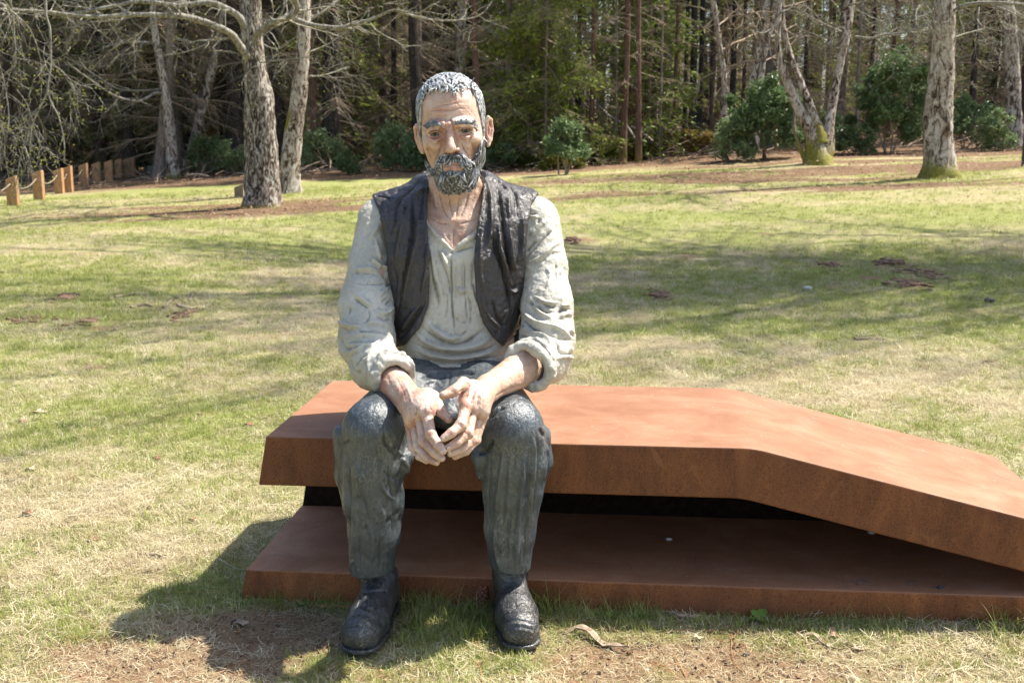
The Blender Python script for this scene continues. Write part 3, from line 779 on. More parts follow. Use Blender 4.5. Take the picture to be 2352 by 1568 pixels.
# finger nails
M_nail = plain_mat('painted_nail', (0.62, 0.46, 0.38), 0.25)
for (x, y, d, w, h, a) in ((975, 722, 2.612, 34, 30, 0.3), (1048, 940, 2.655, 18, 30, -0.9), (958, 1322, 2.575, 22, 26, -1.0), (962, 1395, 2.590, 18, 22, -1.0), (905, 1440, 2.603, 24, 15, -.3),
                           (972, 1185, 2.578, 28, 22, 0.7), (1030, 1278, 2.590, 26, 20, 0.6), (1045, 1342, 2.604, 28, 20, 0.3)):
    c = h3(x, y, d); a1 = np.array([math.cos(a), 0, math.sin(a)]); n_ = np.array([0, 0, CAM_H]) - c; n_ /= np.linalg.norm(n_)
    a1 -= n_ * (a1 @ n_); a1 /= np.linalg.norm(a1); a2 = np.cross(n_, a1)
    ring = [(0, 0)] + [(0.6 * math.cos(t), 0.6 * math.sin(t)) for t in np.linspace(0, 2 * math.pi, 12, endpoint=False)] + [(math.cos(t), math.sin(t)) for t in np.linspace(0, 2 * math.pi, 12, endpoint=False)]
    # lay the nail on the finger tip
    tree_pts = arm_VFC[0]; vv = []
    for (p, q) in ring:
        tgt = c + a1 * p * w * .8 * 0.22 * mpp(2.6) + a2 * q * h * .8 * 0.22 * mpp(2.6)
        near = tree_pts[np.abs(tree_pts[:, 0] - tgt[0]) < .012]; dr = tgt - np.array([0, 0, CAM_H]); dr /= np.linalg.norm(dr)
        rel = near - np.array([0, 0, CAM_H]); al = rel @ dr; off = np.linalg.norm(rel - al[:, None] * dr, axis=1)
        s = al[off < .0035]
        dist = s.min() if len(s) else np.linalg.norm(tgt - np.array([0, 0, CAM_H]))
        vv.append(np.array([0, 0, CAM_H]) + dr * (dist - (0.0012 if (p, q) != (0, 0) and max(abs(p), abs(q)) > .62 else 0.002)))
    vv = np.array(vv); med = np.median(vv[:, 1]); vv[:, 1] = np.clip(vv[:, 1], med - .003, med + .003)
    k = np.arange(12); k2 = (k + 1) % 12
    part('nail', vv, [np.stack([np.zeros(12, int), 1 + k2, 1 + k], 1), np.stack([1 + k, 1 + k2, 13 + k2, 13 + k], 1)], M_nail, fig)
# ---------------------------------------------------------------- shirt
z2 = lambda x, y: (746.5 + .3368 * np.asarray(x), 367.5 + .3368 * np.asarray(y))
zA = lambda x, y: (735 + .30015 * np.asarray(x), 424.9 + .30015 * np.asarray(y))
zB = lambda x, y: (1114 + .30023 * np.asarray(x), 424.9 + .30023 * np.asarray(y))
zD = lambda x, y: (746.5 + .31507 * np.asarray(x), 872.8 + .31507 * np.asarray(y))
zE = lambda x, y: (1062.3 + .31507 * np.asarray(x), 872.8 + .31507 * np.asarray(y))
zF = lambda x, y: (735 + .2441 * np.asarray(x), 1286.2 + .2441 * np.asarray(y))
def rows(conv, items):
    out = []
    for it in items:
        p = np.array(it[0], float); u, v = conv(p[:, 0], p[:, 1]); out.append((np.stack([u, v], 1),) + tuple(it[1:]))
    return out
def shoulders(f, g=0.0):
    f.cone(PU(1045, 452, 3.085), PU(880, 500, 3.085), .060 + g, .056 + g, .03)
    f.cone(PU(1045, 450, 3.085), PU(1225, 495, 3.085), .060 + g, .056 + g, .03)
def sleeve(f, sh, el, cu, k=0.03):
    pass
f = Field((-0.55, 2.80, 0.555), (0.24, 3.56, 1.16), 0.0029)
f.loft([r for r in TORSO if r[0] > .55], 0.0, 0.004)
shoulders(f, -0.004)
CUL, CUR = PU(900, 862, 2.872), PU(1220, 838, 2.885)
# upper arms: baggy, swelling to the elbow
f.chain([PU(872, 512, 3.075), PU(848, 610, 3.06), PU(842, 700, 3.045), PU(842, 780, 3.03)], [.060, .054, .070, .073], .02)
f.chain([PU(842, 780, 3.03), PU(862, 838, 2.97), PU(893, 858, 2.895)], [.073, .064, .052], .02)
f.chain([PU(1233, 512, 3.075), PU(1252, 610, 3.06), PU(1257, 700, 3.045), PU(1257, 775, 3.03)], [.062, .056, .066, .071], .02)
f.chain([PU(1257, 775, 3.03), PU(1252, 825, 2.98), PU(1228, 838, 2.91)], [.071, .064, .056], .02)
for c, w, el, R_ in ((CUL, WRL, ELL, .049), (CUR, WRR, ELR, .056)):
    ax = (w - el) / np.linalg.norm(w - el)
    a1 = np.cross(ax, [0, 0, 1]); a1 /= np.linalg.norm(a1); a2 = np.cross(a1, ax)
    f.cone(c - ax * .01, c + ax * .09, R_ - .006, R_ - .004, .0, 'sub')
    for o_, tr, rr in ((-.012, .0125, R_), (.010, .0135, R_ - .001)):
        t = np.linspace(0, 2 * math.pi, 19)
        pts = [c + ax * (o_ + .006 * math.sin(3 * x + 1)) + (a1 * math.cos(x) + a2 * math.sin(x)) * (rr + .003 * math.sin(2 * x + o_ * 100)) for x in t]
        f.chain(pts, [tr * (1 + .18 * math.sin(5 * x + R_ * 300)) for x in t], .004)
# open neck
U_, W_, X, Y, Z = f.uv()
neck = inpoly(U_, W_, [(955, 380), (972, 440), (978, 470), (981, 510), (1008, 545), (1040, 574), (1068, 550), (1098, 522), (1107, 470), (1112, 440), (1135, 380)])
d = neck * mpp(3.0)
front = Y - 3.09 - dshift(W_)
f.D[...] = np.maximum(f.D, -np.maximum(d, np.maximum(front, -(f.D + 0.03))).astype(np.float32))
del U_, W_, X, Y, Z
V, F = f.mesh(); V, F = drop_crumbs(V, F); V = relax(V, F, 1, .4)
sh_st = rows(z2, [([(860, 640), (862, 800), (865, 950), (885, 1180)], 2.2, -.006), ([(868, 640), (870, 800), (875, 950), (893, 1170)], 3, .003), ([(945, 640), (938, 800), (945, 930)], 1.6, -.003), ([(1025, 640), (1020, 800)], 1.6, -.003),
    ([(715, 600), (745, 750), (790, 900), (800, 1000)], 4, .006), ([(700, 560), (722, 700), (745, 850), (770, 950), (775, 1040)], 2.6, -.007), ([(762, 600), (800, 700), (845, 830), (850, 960)], 2.6, -.006), ([(780, 600), (820, 690), (860, 760)], 3.5, .006), ([(830, 880), (835, 1000), (815, 1090)], 2.6, -.005),
    ([(900, 700), (880, 850), (900, 950)], 2.8, -.003), ([(960, 880), (995, 1000), (985, 1150)], 2.8, -.005), ([(1020, 680), (1005, 820), (1045, 1000)], 3, -.006), ([(1000, 860), (1040, 1010), (1060, 1090)], 3.5, .005),
    ([(905, 860), (930, 900), (960, 870)], 3.4, .005), ([(880, 1060), (930, 1110), (980, 1090)], 3, -.004),
    ([(640, 1120), (740, 1200), (860, 1252), (960, 1240), (1090, 1150)], 3.0, -.012), ([(700, 1110), (780, 1180), (860, 1215), (950, 1190)], 4.5, .009), ([(600, 1160), (720, 1255), (880, 1290), (1050, 1260), (1150, 1190)], 5.5, .009),
    ([(580, 1235), (700, 1290), (900, 1322), (1100, 1290), (1200, 1225)], 2.8, -.010), ([(600, 1290), (760, 1340), (950, 1352), (1190, 1295)], 4.5, .006), ([(620, 1345), (800, 1378), (1000, 1372), (1200, 1330)], 2.4, -.008), ([(620, 1385), (800, 1405), (1000, 1400), (1190, 1370)], 4, .005),
    ([(700, 440), (770, 530), (865, 612)], 2.6, .006), ([(885, 620), (960, 560), (1035, 500)], 4.5, .007), ([(875, 632), (960, 606), (1035, 582)], 1.8, -.008), ([(862, 618), (866, 640)], 2, -.005)])
sh_st += rows(z2, [([(862, 630), (864, 800), (868, 950), (887, 1185)], 1.3, -.007), ([(958, 640), (952, 800), (960, 980), (975, 1150)], 1.3, -.005), ([(890, 1185), (930, 1195), (975, 1155)], 1.5, -.006), ([(905, 640), (908, 900), (930, 1170)], 9, .004)])
sh_st += rows(zA, [([(250, 655), (350, 640), (450, 655)], 4, .006), ([(240, 680), (330, 672), (450, 690)], 2.4, -.004), ([(245, 750), (400, 757), (545, 745)], 1.8, -.005), ([(460, 600), (490, 690), (550, 765)], 2.8, -.010), ([(390, 560), (450, 615), (480, 650)], 4, .009), ([(470, 610), (520, 650), (520, 700)], 3.5, .008),
    ([(500, 770), (555, 760)], 3, -.010), ([(250, 860), (320, 910), (380, 955)], 2.6, -.006), ([(265, 835), (345, 885), (400, 930)], 3.2, .006), ([(430, 960), (500, 985), (555, 915)], 3.6, .009), ([(500, 920), (560, 870)], 3, -.008), ([(450, 860), (480, 820), (540, 780)], 3, .005), ([(470, 900), (530, 850)], 2.4, -.005),
    ([(330, 1070), (430, 1055), (550, 1100)], 4, .007), ([(290, 1105), (330, 1125), (400, 1132), (530, 1142)], 3.2, -.014), ([(130, 1040), (230, 1085), (310, 1080)], 4, .009), ([(240, 1155), (350, 1148), (480, 1170), (570, 1235)], 4, .009), ([(150, 1100), (120, 1160)], 3, -.006),
    ([(200, 1212), (300, 1195), (430, 1195)], 2.4, -.007), ([(200, 1240), (300, 1225), (430, 1230)], 3, .006), ([(150, 1150), (180, 1230), (260, 1285)], 2.8, -.008), ([(190, 1290), (270, 1275), (350, 1225)], 3, .007), ([(260, 1400), (300, 1330), (360, 1280)], 2.8, -.008), ([(280, 1440), (330, 1360), (370, 1310)], 3, .006), ([(230, 1320), (245, 1400), (300, 1450)], 3, -.006), ([(140, 1220), (180, 1330), (220, 1420)], 3.5, .005),
    ([(380, 420), (425, 350), (455, 300)], 4, .005), ([(460, 300), (495, 450), (500, 560)], 3.5, -.008), ([(420, 400), (450, 520), (470, 590)], 3.6, .005), ([(170, 850), (150, 950), (140, 1030)], 4, .004), ([(230, 930), (215, 1000)], 3, -.005), ([(370, 950), (380, 1000), (350, 1050)], 2.6, -.006), ([(420, 1000), (500, 1030), (550, 1010)], 2.6, -.007),
    ([(440, 1250), (380, 1300), (375, 1400), (430, 1500)], 3, .004), ([(480, 1265), (600, 1270), (690, 1330), (735, 1430)], 3.2, .004), ([(350, 1330), (345, 1450), (370, 1540)], 2.2, -.007)])
sh_st += rows(zB, [([(318, 222), (395, 218)], 2.4, -.010), ([(320, 240), (400, 245)], 3, .006), ([(300, 570), (380, 480), (470, 390), (545, 330)], 2.6, -.007), ([(310, 520), (360, 450), (400, 430)], 2.6, -.007), ([(320, 600), (420, 560), (520, 470), (605, 430)], 3, .006), ([(400, 300), (420, 250)], 2.4, -.005),
    ([(340, 400), (420, 320), (470, 260)], 3.5, .005), ([(420, 600), (520, 520), (610, 520)], 2.6, -.005), ([(290, 880), (360, 905), (450, 965), (525, 970)], 2.8, -.009), ([(350, 870), (430, 985), (510, 1015)], 3.6, .007), ([(380, 850), (470, 900), (560, 900)], 3.2, .006), ([(440, 905), (520, 935), (540, 915)], 2.6, -.006), ([(550, 985), (600, 950), (665, 955)], 3, -.009), ([(580, 930), (640, 920)], 3, .007), ([(560, 1020), (620, 990), (670, 1000)], 3.4, .006),
    ([(280, 950), (390, 1055), (560, 1105), (670, 1180)], 4.2, .010), ([(265, 1010), (380, 1100), (520, 1150), (680, 1192)], 2.6, -.012), ([(240, 1085), (350, 1115), (480, 1170), (600, 1265)], 4, .008), ([(300, 1085), (420, 1140), (560, 1200)], 2.2, -.006), ([(240, 1050), (240, 1110)], 3, .008), ([(225, 1060), (225, 1130)], 2.2, -.008), ([(275, 1065), (290, 1110)], 2.2, -.008),
    ([(540, 1210), (590, 1290), (690, 1285)], 3, -.010), ([(560, 1330), (620, 1310), (680, 1340)], 3.4, .008), ([(560, 1270), (560, 1350), (550, 1440)], 2.6, -.010), ([(640, 1230), (670, 1290)], 3, .006), ([(580, 650), (580, 790)], 2, -.005), ([(545, 590), (548, 740)], 2, -.004), ([(610, 620), (620, 720)], 2, -.004), ([(470, 620), (500, 700), (470, 800)], 4, .004),
    ([(150, 1210), (250, 1150), (400, 1190), (500, 1290), (530, 1400)], 2.2, -.007), ([(340, 1140), (440, 1160), (530, 1260), (545, 1380)], 3.2, .005), ([(430, 1310), (440, 1400), (440, 1480)], 2.6, -.006), ([(640, 1100), (680, 1140)], 3, .006), ([(300, 620), (290, 800)], 4, .004)])
sh_st = [(a[0], a[1] * 1.15, a[2] * (1.35 if a[2] > 0 else 1.05)) for a in sh_st]
V = carve(V, F, sh_st)
N = vnormals(V, F)
V = V + N * (0.0034 * fbm(V, (26, 26, 20), 3, 33) + 0.0016 * fbm(V, 90, 2, 39))[:, None]
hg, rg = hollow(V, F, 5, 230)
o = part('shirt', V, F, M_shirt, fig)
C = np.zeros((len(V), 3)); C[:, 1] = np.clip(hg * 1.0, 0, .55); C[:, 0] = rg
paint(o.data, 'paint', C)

# ---------------------------------------------------------------- waistcoat
f = Field((-0.44, 2.90, 0.60), (0.15, 3.52, 1.18), 0.0031)
f.loft([r for r in TORSO if r[0] > .55], 0.0, 0.019)
shoulders(f, 0.011)
f.cone(PU(1000, 425, 3.09), PU(1085, 425, 3.09), .052, .052, .03)
U_, W_, X, Y, Z = f.uv()
Lp = [(857, 446), (873, 479), (886, 556), (894, 623), (901, 657), (902, 714), (906, 765), (906, 795), (928, 788), (962, 750), (980, 704), (984, 637), (981, 569), (978, 502), (977, 452), (985, 415), (986, 399), (948, 407), (898, 427)]
Rp = [(1110, 396), (1113, 435), (1104, 485), (1097, 536), (1093, 603), (1098, 687), (1113, 738), (1134, 772), (1155, 792), (1175, 768), (1189, 735), (1199, 704), (1201, 637), (1206, 569), (1211, 502), (1219, 468), (1233, 443), (1201, 425), (1167, 411), (1134, 399)]
grow = 3.0
dl = np.minimum(inpoly(U_, W_, Lp), inpoly(U_, W_, Rp)) - grow
dback = inpoly(U_, W_, [(855, 440), (878, 500), (893, 640), (900, 790), (1190, 790), (1206, 640), (1218, 500), (1235, 440), (1160, 385), (930, 385)]) - grow
reg = np.where(Y < 3.10 + dshift(W_), dl, dback) * mpp(3.0)
f.D[...] = np.maximum(f.D, reg.astype(np.float32))
hole = np.sqrt((X + .155) ** 2 + ((Y - 3.25) / 1.1) ** 2) - 0.081
f.D[...] = np.maximum(f.D, -np.where(Z > 1.03, hole, 1).astype(np.float32))
del U_, W_, X, Y, Z
V, F = f.mesh(); V, F = drop_crumbs(V, F); V = relax(V, F, 3, .5)
ve = rows(z2, [([(640, 150), (560, 215), (480, 310), (470, 420), (440, 520)], 2.8, -.010), ([(600, 200), (595, 320), (590, 450), (565, 650), (525, 850), (495, 1050)], 2.8, -.014), ([(530, 240), (525, 450), (500, 620), (480, 760)], 5, .008), ([(650, 300), (625, 560), (570, 800), (520, 1000)], 5, .008),
    ([(690, 150), (660, 300), (650, 420), (640, 520)], 2.4, -.007), ([(330, 242), (400, 250), (465, 268)], 1.8, -.007), ([(400, 280), (430, 500), (455, 650), (480, 800)], 3.5, .006), ([(430, 600), (470, 750), (490, 900)], 2.4, -.007), ([(690, 960), (640, 1030), (580, 1130), (500, 1230)], 2.8, -.010), ([(640, 1000), (580, 1080), (520, 1180)], 4.5, .008), ([(700, 560), (690, 750), (660, 930)], 4, .006), ([(520, 200), (460, 220), (400, 215)], 3, -.005),
    ([(560, 290), (530, 400), (510, 470)], 2, -.005), ([(700, 170), (640, 220), (590, 230)], 3, .006),
    ([(1150, 130), (1190, 250), (1215, 450), (1235, 580), (1255, 720), (1290, 850)], 3.0, -.016), ([(1185, 130), (1240, 200)], 2.2, -.009), ([(1240, 170), (1295, 230), (1310, 340), (1310, 430)], 2.6, -.010), ([(1145, 460), (1165, 600), (1215, 740), (1250, 900), (1285, 1060)], 3.0, -.015), ([(1185, 440), (1195, 600), (1240, 760), (1280, 950)], 4, .010), ([(1100, 130), (1130, 250), (1135, 450), (1110, 620)], 5, .008), ([(1080, 420), (1060, 600), (1070, 800), (1120, 980)], 4.5, .006),
    ([(1260, 480), (1275, 650), (1310, 800)], 4, .009), ([(1245, 250), (1260, 400)], 4, .007), ([(1340, 300), (1350, 500), (1345, 700)], 4, .006), ([(1060, 900), (1110, 1050), (1190, 1150)], 3, .006), ([(1130, 930), (1180, 1080), (1240, 1160)], 2.6, -.008), ([(1245, 840), (1270, 880), (1320, 850)], 2.6, -.008), ([(1240, 870), (1290, 900), (1330, 870)], 3, .006), ([(1330, 420), (1330, 600), (1290, 780)], 2.2, -.006)])
ve = [(a[0], a[1] * 1.15, a[2] * (1.2 if a[2] > 0 else 1.0)) for a in ve]
V = carve(V, F, ve)
N = vnormals(V, F)
V = V + N * (0.0032 * fbm(V, (40, 40, 16), 3, 43) + 0.0016 * fbm(V, 110, 2, 49))[:, None]
hg, rg = hollow(V, F, 5, 230)
o = part('waistcoat', V, F, M_vest, fig)
C = np.zeros((len(V), 3)); C[:, 1] = np.clip(hg, 0, .8); paint(o.data, 'paint', C)

# ---------------------------------------------------------------- trousers
f = Field((-0.50, 2.66, 0.125), (0.16, 3.40, 0.66), 0.0032)
f.ell(PU(1040, 872, 3.21), (.175, .15, .125), 0)
f.loft([(0.60, -0.150, 3.20, .160, .130), (0.632, -0.150, 3.185, .158, .130)], .02)
f.cone(PU(985, 880, 3.19), PU(860, 985, 2.81), .100, .078, .03)
f.cone(PU(1095, 880, 3.19), PU(1177, 985, 2.81), .100, .079, .03)
f.ell(PU(1040, 905, 3.05), (.07, .10, .045), .03); f.ell(PU(1035, 940, 3.02), (.07, .11, .05), .03)
f.chain([PU(858, 990, 2.81), PU(857, 1060, 2.82), PU(858, 1150, 2.83), PU(859, 1220, 2.835), PU(854, 1318, 2.84)], [.077, .076, .073, .066, .056], .012, sq=(1, 1, 1))
f.chain([PU(1177, 990, 2.81), PU(1179, 1060, 2.82), PU(1178, 1120, 2.83), PU(1173, 1220, 2.84), PU(1170, 1318, 2.85)], [.078, .080, .076, .064, .051], .012)
f.chain([PU(795, 1000, 2.87), PU(800, 1090, 2.90), PU(812, 1170, 2.91)], [.035, .032, .028], .02)     # cloth hanging behind the calf
f.chain([PU(1238, 1000, 2.86), PU(1240, 1060, 2.87), PU(1228, 1130, 2.88)], [.030, .030, .02], .02)
f.chain([PU(925, 1010, 2.84), PU(928, 1050, 2.82), PU(915, 1085, 2.82)], [.020, .022, .018], .012)
f.chain([PU(1108, 1000, 2.82), PU(1103, 1050, 2.80), PU(1108, 1085, 2.82)], [.020, .022, .016], .012)
# cut the hems level and hollow
for c, r in ((PU(854, 1318, 2.84), .050), (PU(1170, 1318, 2.85), .046)):
    f.cone(c + np.array([0, 0, -.20]), c + np.array([0, 0, .03]), r, r - .004, 0, 'sub')
U_, W_, X, Y, Z = f.uv()
cut = np.where(X < -.15, .148 + (X + .35) * .10, .153 - (X - 0) * .12) - Z
f.D[...] = np.maximum(f.D, cut.astype(np.float32))
del U_, W_, X, Y, Z
V, F = f.mesh(); V, F = drop_crumbs(V, F); V = relax(V, F, 1, .4)
tr = rows(zD, [([(430, 380), (450, 470), (520, 545)], 3, -.010), ([(540, 560), (595, 615), (575, 690)], 4, .010), ([(470, 470), (540, 530), (580, 560)], 3, .006), ([(240, 640), (252, 760), (240, 880)], 4, .007), ([(262, 800), (300, 950), (345, 1130)], 3, -.006), ([(350, 440), (372, 640), (360, 760)], 4, .006), ([(300, 560), (290, 700)], 3, -.004),
    ([(150, 460), (170, 640), (178, 900), (170, 1300)], 2.8, -.007), ([(100, 480), (135, 700), (155, 980)], 4, .005), ([(400, 880), (425, 1050), (380, 1200)], 4, .006), ([(460, 560), (480, 760), (500, 950), (480, 1200)], 3, -.006), ([(540, 740), (570, 850), (550, 1040)], 4, .006), ([(310, 1000), (350, 1160), (340, 1350)], 4.5, .008), ([(390, 1100), (400, 1250), (400, 1400)], 2.6, -.006), ([(245, 1100), (250, 1400)], 2.6, -.005),
    ([(120, 475), (185, 440)], 2.4, -.006), ([(440, 1050), (500, 1000), (550, 940)], 3, -.005), ([(210, 1300), (180, 1400)], 3, .005), ([(420, 640), (470, 700), (560, 720)], 3, -.005), ([(400, 720), (440, 820), (520, 880)], 3.4, .005), ([(110, 260), (200, 180), (320, 130)], 5, .004)])
tr += rows(zE, [([(190, 290), (270, 215), (330, 200)], 2.6, -.006), ([(200, 250), (280, 190)], 3, .005), ([(110, 545), (180, 505), (230, 430)], 3.2, -.013), ([(105, 590), (125, 690), (150, 730)], 4.5, .008), ([(450, 500), (440, 700), (410, 1000), (385, 1420)], 4.5, .012), ([(480, 520), (485, 800), (465, 1150), (455, 1400)], 2.6, -.008), ([(540, 430), (565, 600), (540, 820), (520, 1000)], 3, -.010), ([(510, 400), (520, 560), (510, 760)], 3.4, .008),
    ([(585, 430), (615, 570), (575, 780)], 4, .009), ([(310, 470), (275, 700), (235, 980)], 4, .007), ([(340, 520), (310, 800), (290, 1100)], 3, -.006), ([(210, 560), (185, 850), (200, 1100)], 3, -.005), ([(150, 800), (160, 1000), (190, 1200)], 4, .005), ([(350, 900), (330, 1150), (320, 1400)], 3, -.005), ([(500, 850), (480, 1000)], 2.6, -.006), ([(400, 450), (380, 600), (350, 760)], 3, -.005), ([(230, 1050), (240, 1250), (290, 1420)], 3.4, .005),
    ([(560, 350), (600, 420)], 3, -.008), ([(290, 350), (360, 360)], 2, -.003)])
tr += rows(z3, [([(1050, 450), (1040, 560), (1020, 640)], 2.4, -.005), ([(700, 440), (900, 450), (1040, 445), (1300, 440), (1520, 400)], 2.4, -.004), ([(720, 560), (880, 530), (1010, 560)], 3, -.006), ([(760, 600), (900, 590), (960, 640)], 4, .006), ([(1080, 540), (1180, 500), (1320, 520)], 3, -.005)])
tr = [(a[0], a[1] * 1.2, a[2] * (1.0 if abs(a[0][0][1] - a[0][-1][1]) > 2.2 * abs(a[0][0][0] - a[0][-1][0]) else .9)) for a in tr]
V = carve(V, F, tr)
N = vnormals(V, F)
V = V + N * (0.0020 * fbm(V, (24, 24, 12), 3, 53) + 0.0011 * fbm(V, (120, 120, 50), 2, 59))[:, None]
hg, rg = hollow(V, F, 5, 180)
o = part('trousers', V, F, M_trou, fig)
C = np.zeros((len(V), 3)); C[:, 1] = np.clip(hg, 0, .8); paint(o.data, 'paint', C)

# ---------------------------------------------------------------- boots
def boot(heel, ball, toe, ankle, shaft, strokes, seed):
    lo = np.minimum(np.minimum(heel, toe), shaft) - .08; hi = np.maximum(np.maximum(heel, toe), shaft) + .08; lo[2] = 0.0; hi[2] = .235
    f = Field(lo, hi, 0.0028)
    z = lambda p, h: np.array([p[0], p[1], h])
    f.chain([z(heel, .052), z(ball * .45 + heel * .55, .052), z(ball, .046), z(toe, .040)], [.038, .041, .052, .047], .012)
    f.cone(ankle * 1.0, z(ball, .055), .040, .038, .03)
    f.chain([z(heel, .07), ankle, shaft], [.036, .040, .040], .02)
    f.cone(z(ball, .06), z(toe, .052), .040, .036, .02)
    X, Y, Z = np.meshgrid(*f.ax, indexing='ij')
    f.D[...] = np.maximum(f.D, (.017 - Z).astype(np.float32)); f.D[...] = np.maximum(f.D, (Z - .222).astype(np.float32))
    V, F = f.mesh(); V = relax(V, F, 2, .5); V = carve(V, F, strokes); N = vnormals(V, F)
    V = V + N * (0.0013 * fbm(V, 50, 3, seed) + .0007 * fbm(V, 140, 2, seed + 3))[:, None]
    hg, _ = hollow(V, F, 5, 200)
    o = part('boot', V, F, M_boot, fig); C = np.zeros((len(V), 3)); C[:, 1] = np.clip(hg, 0, .8); paint(o.data, 'paint', C)
    # welt and heel
    g = Field(lo, hi, 0.003)
    X, Y, Z = np.meshgrid(*g.ax, indexing='ij')
    def cap(a, b, ra, rb):
        ab = b - a; t = np.clip(((X - a[0]) * ab[0] + (Y - a[1]) * ab[1]) / (ab[0] ** 2 + ab[1] ** 2), 0, 1)
        return np.hypot(X - a[0] - t * ab[0], Y - a[1] - t * ab[1]) - (ra + t * (rb - ra))
    mid = ball * .45 + heel * .55
    d = np.minimum(np.minimum(cap(heel, mid, .041, .043), cap(mid, ball, .043, .056)), cap(ball, toe, .056, .051))
    sole = np.maximum(d, np.abs(Z - .013) - .0065)
    hd = np.minimum(cap(heel, heel * .75 + ball * .25, .041, .042), 1); hl_ = np.maximum(hd, np.abs(Z - .008) - .011)
    g.D[...] = np.minimum(sole, hl_).astype(np.float32)
    V, F = g.mesh(); V = relax(V, F, 2, .5); N = vnormals(V, F); V = V + N * (0.0012 * fbm(V, 70, 2, seed + 9))[:, None]
    s_ = part('sole', V, F, M_boot, o); C = np.zeros((len(V), 3)); C[:, 1] = .3; paint(s_.data, 'paint', C)
def gp(u, v): 
    p = P(u, v, 1.0); dr = p - np.array([0, 0, CAM_H]); t = -CAM_H / dr[2]; q = dr * t; q[2] = 0; return q
toeL = gp(824, 1513) + np.array([0, .053, 0]); heelL = toeL + np.array([.035, .235, 0])
toeR = gp(1196, 1502) + np.array([0, .053, 0]); heelR = toeR + np.array([-.033, .235, 0])
stL = rows(zF, [([(165, 660), (300, 622), (430, 618), (570, 690)], 1.8, -.004), ([(260, 540), (330, 505), (420, 500), (540, 560)], 2, -.005), ([(300, 480), (360, 455), (470, 500)], 2.4, .004), ([(432, 300), (440, 390), (420, 470), (470, 540)], 1.8, -.005), ([(350, 300), (385, 370), (300, 500)], 1.6, -.004), ([(500, 330), (540, 400), (500, 500)], 1.6, -.003), ([(330, 620), (360, 600), (440, 640)], 2, .003), ([(360, 300), (500, 290), (650, 290)], 1.8, -.004), ([(560, 560), (600, 620)], 2, -.003), ([(470, 640), (560, 660)], 1.6, -.003)])
stR = rows(zF, [([(1690, 540), (1760, 500), (1870, 495), (1990, 560)], 2, -.005), ([(1710, 590), (1850, 560), (2010, 600)], 1.6, -.004), ([(1715, 620), (1860, 590), (2030, 630)], 1.6, .003), ([(1720, 655), (1860, 625), (2040, 660)], 1.6, -.003), ([(1720, 690), (1870, 655), (2060, 690)], 1.5, .003), ([(1740, 715), (1870, 690), (2060, 720)], 1.5, -.003),
    ([(1820, 380), (1840, 440), (1760, 500)], 1.8, -.005), ([(1830, 380), (1850, 450), (1900, 500)], 1.6, -.004), ([(1620, 290), (1750, 300), (1860, 290)], 1.8, -.004), ([(1740, 320), (1700, 400)], 1.6, -.003), ([(1910, 350), (1960, 430)], 1.8, -.003)])
boot(heelL, toeL * .72 + heelL * .28, toeL, np.array([heelL[0] - .006, heelL[1] - .045, .115]), PU(860, 1322, 2.865), stL, 71)
boot(heelR, toeR * .72 + heelR * .28, toeR, np.array([heelR[0] + .006, heelR[1] - .045, .115]), PU(1168, 1318, 2.87), [(a[0], a[1], a[2] * .55) for a in stR], 83)
# ---------------------------------------------------------------- hair, beard, brows, eyes
def locks(f, pts, nrm, flow, length, rad, lift, seed, jit=0.35, segs=3, k=.0022):
    """press locks of clay onto a shell"""
    r = np.random.default_rng(seed); f.pad = .003
    for p, n, fl in zip(pts, nrm, flow):
        fl = fl + r.normal(0, jit, 3); fl -= n * (fl @ n); fl /= np.linalg.norm(fl) + 1e-9
        L = length * r.uniform(.6, 1.35); cur = np.cross(n, fl) * r.normal(0, .35); li = lift * r.uniform(.2, 1.6)
        t = np.linspace(0, 1, segs + 1)[:, None]
        path = p - n * rad * .35 + fl * L * t + cur * L * t * t + n * (li * L * np.sin(t * 2.2) - .10 * L * t * t)
        rr = rad * r.uniform(.7, 1.3) * np.linspace(1.0, .5, segs + 1)
        f.chain(path, rr, k)
def dry_brush(o, V, F, seed, k_=1.2, d_=.9):
    """silver dragged over the ridges, near-black left between them"""
    hg, rg = hollow(V, F, 4, 3000, .3); n = .5 + .9 * fbm(V, 70, 2, seed)
    C = np.zeros((len(V), 3)); C[:, 0] = np.clip(rg * k_ * n, 0, .95); C[:, 1] = np.clip(hg * d_ , 0, .9) * (rg < .3)
    paint(o.data, 'paint', C)
def to_loc(V): return ((V - O_head) @ Rm) / mm
f = Field(hlo + np.array([.10, 0, .24]), hhi + np.array([-.06, .0, .0]), 0.0020)
skull(f, 3.5)
U_, W_, X, Y, Z = f.uv()
fa = [(372, 430), (400, 390), (440, 345), (480, 338), (560, 328), (640, 355), (720, 348), (770, 310), (830, 298), (890, 360), (935, 450), (958, 560), (985, 680), (1000, 760), (1008, 860), (1010, 1000), (1040, 1560), (300, 1560), (352, 1000), (342, 800), (342, 700), (352, 560)]
fa = np.stack(z1(*np.array(fa).T), 1)
fp = inpoly(U_, W_, fa) * mpp(2.8)
ly = (W2L[1, 0] * X + W2L[1, 1] * Y + W2L[1, 2] * Z + W2L[1, 3]); lz = (W2L[2, 0] * X + W2L[2, 1] * Y + W2L[2, 2] * Z + W2L[2, 3])
lx = (W2L[0, 0] * X + W2L[0, 1] * Y + W2L[0, 2] * Z + W2L[0, 3])
f.D[...] = np.maximum(f.D, -np.maximum(fp, ly - .02))
nape = np.where(ly > .03, -.055 - lz, -.03 - lz - (ly < .02) * .0)
f.D[...] = np.maximum(f.D, np.where(ly < .0, -.012 - lz, np.where(ly < .035, .022 - lz + 0 * lx, -.06 - lz)).astype(np.float32))
del U_, W_, X, Y, Z
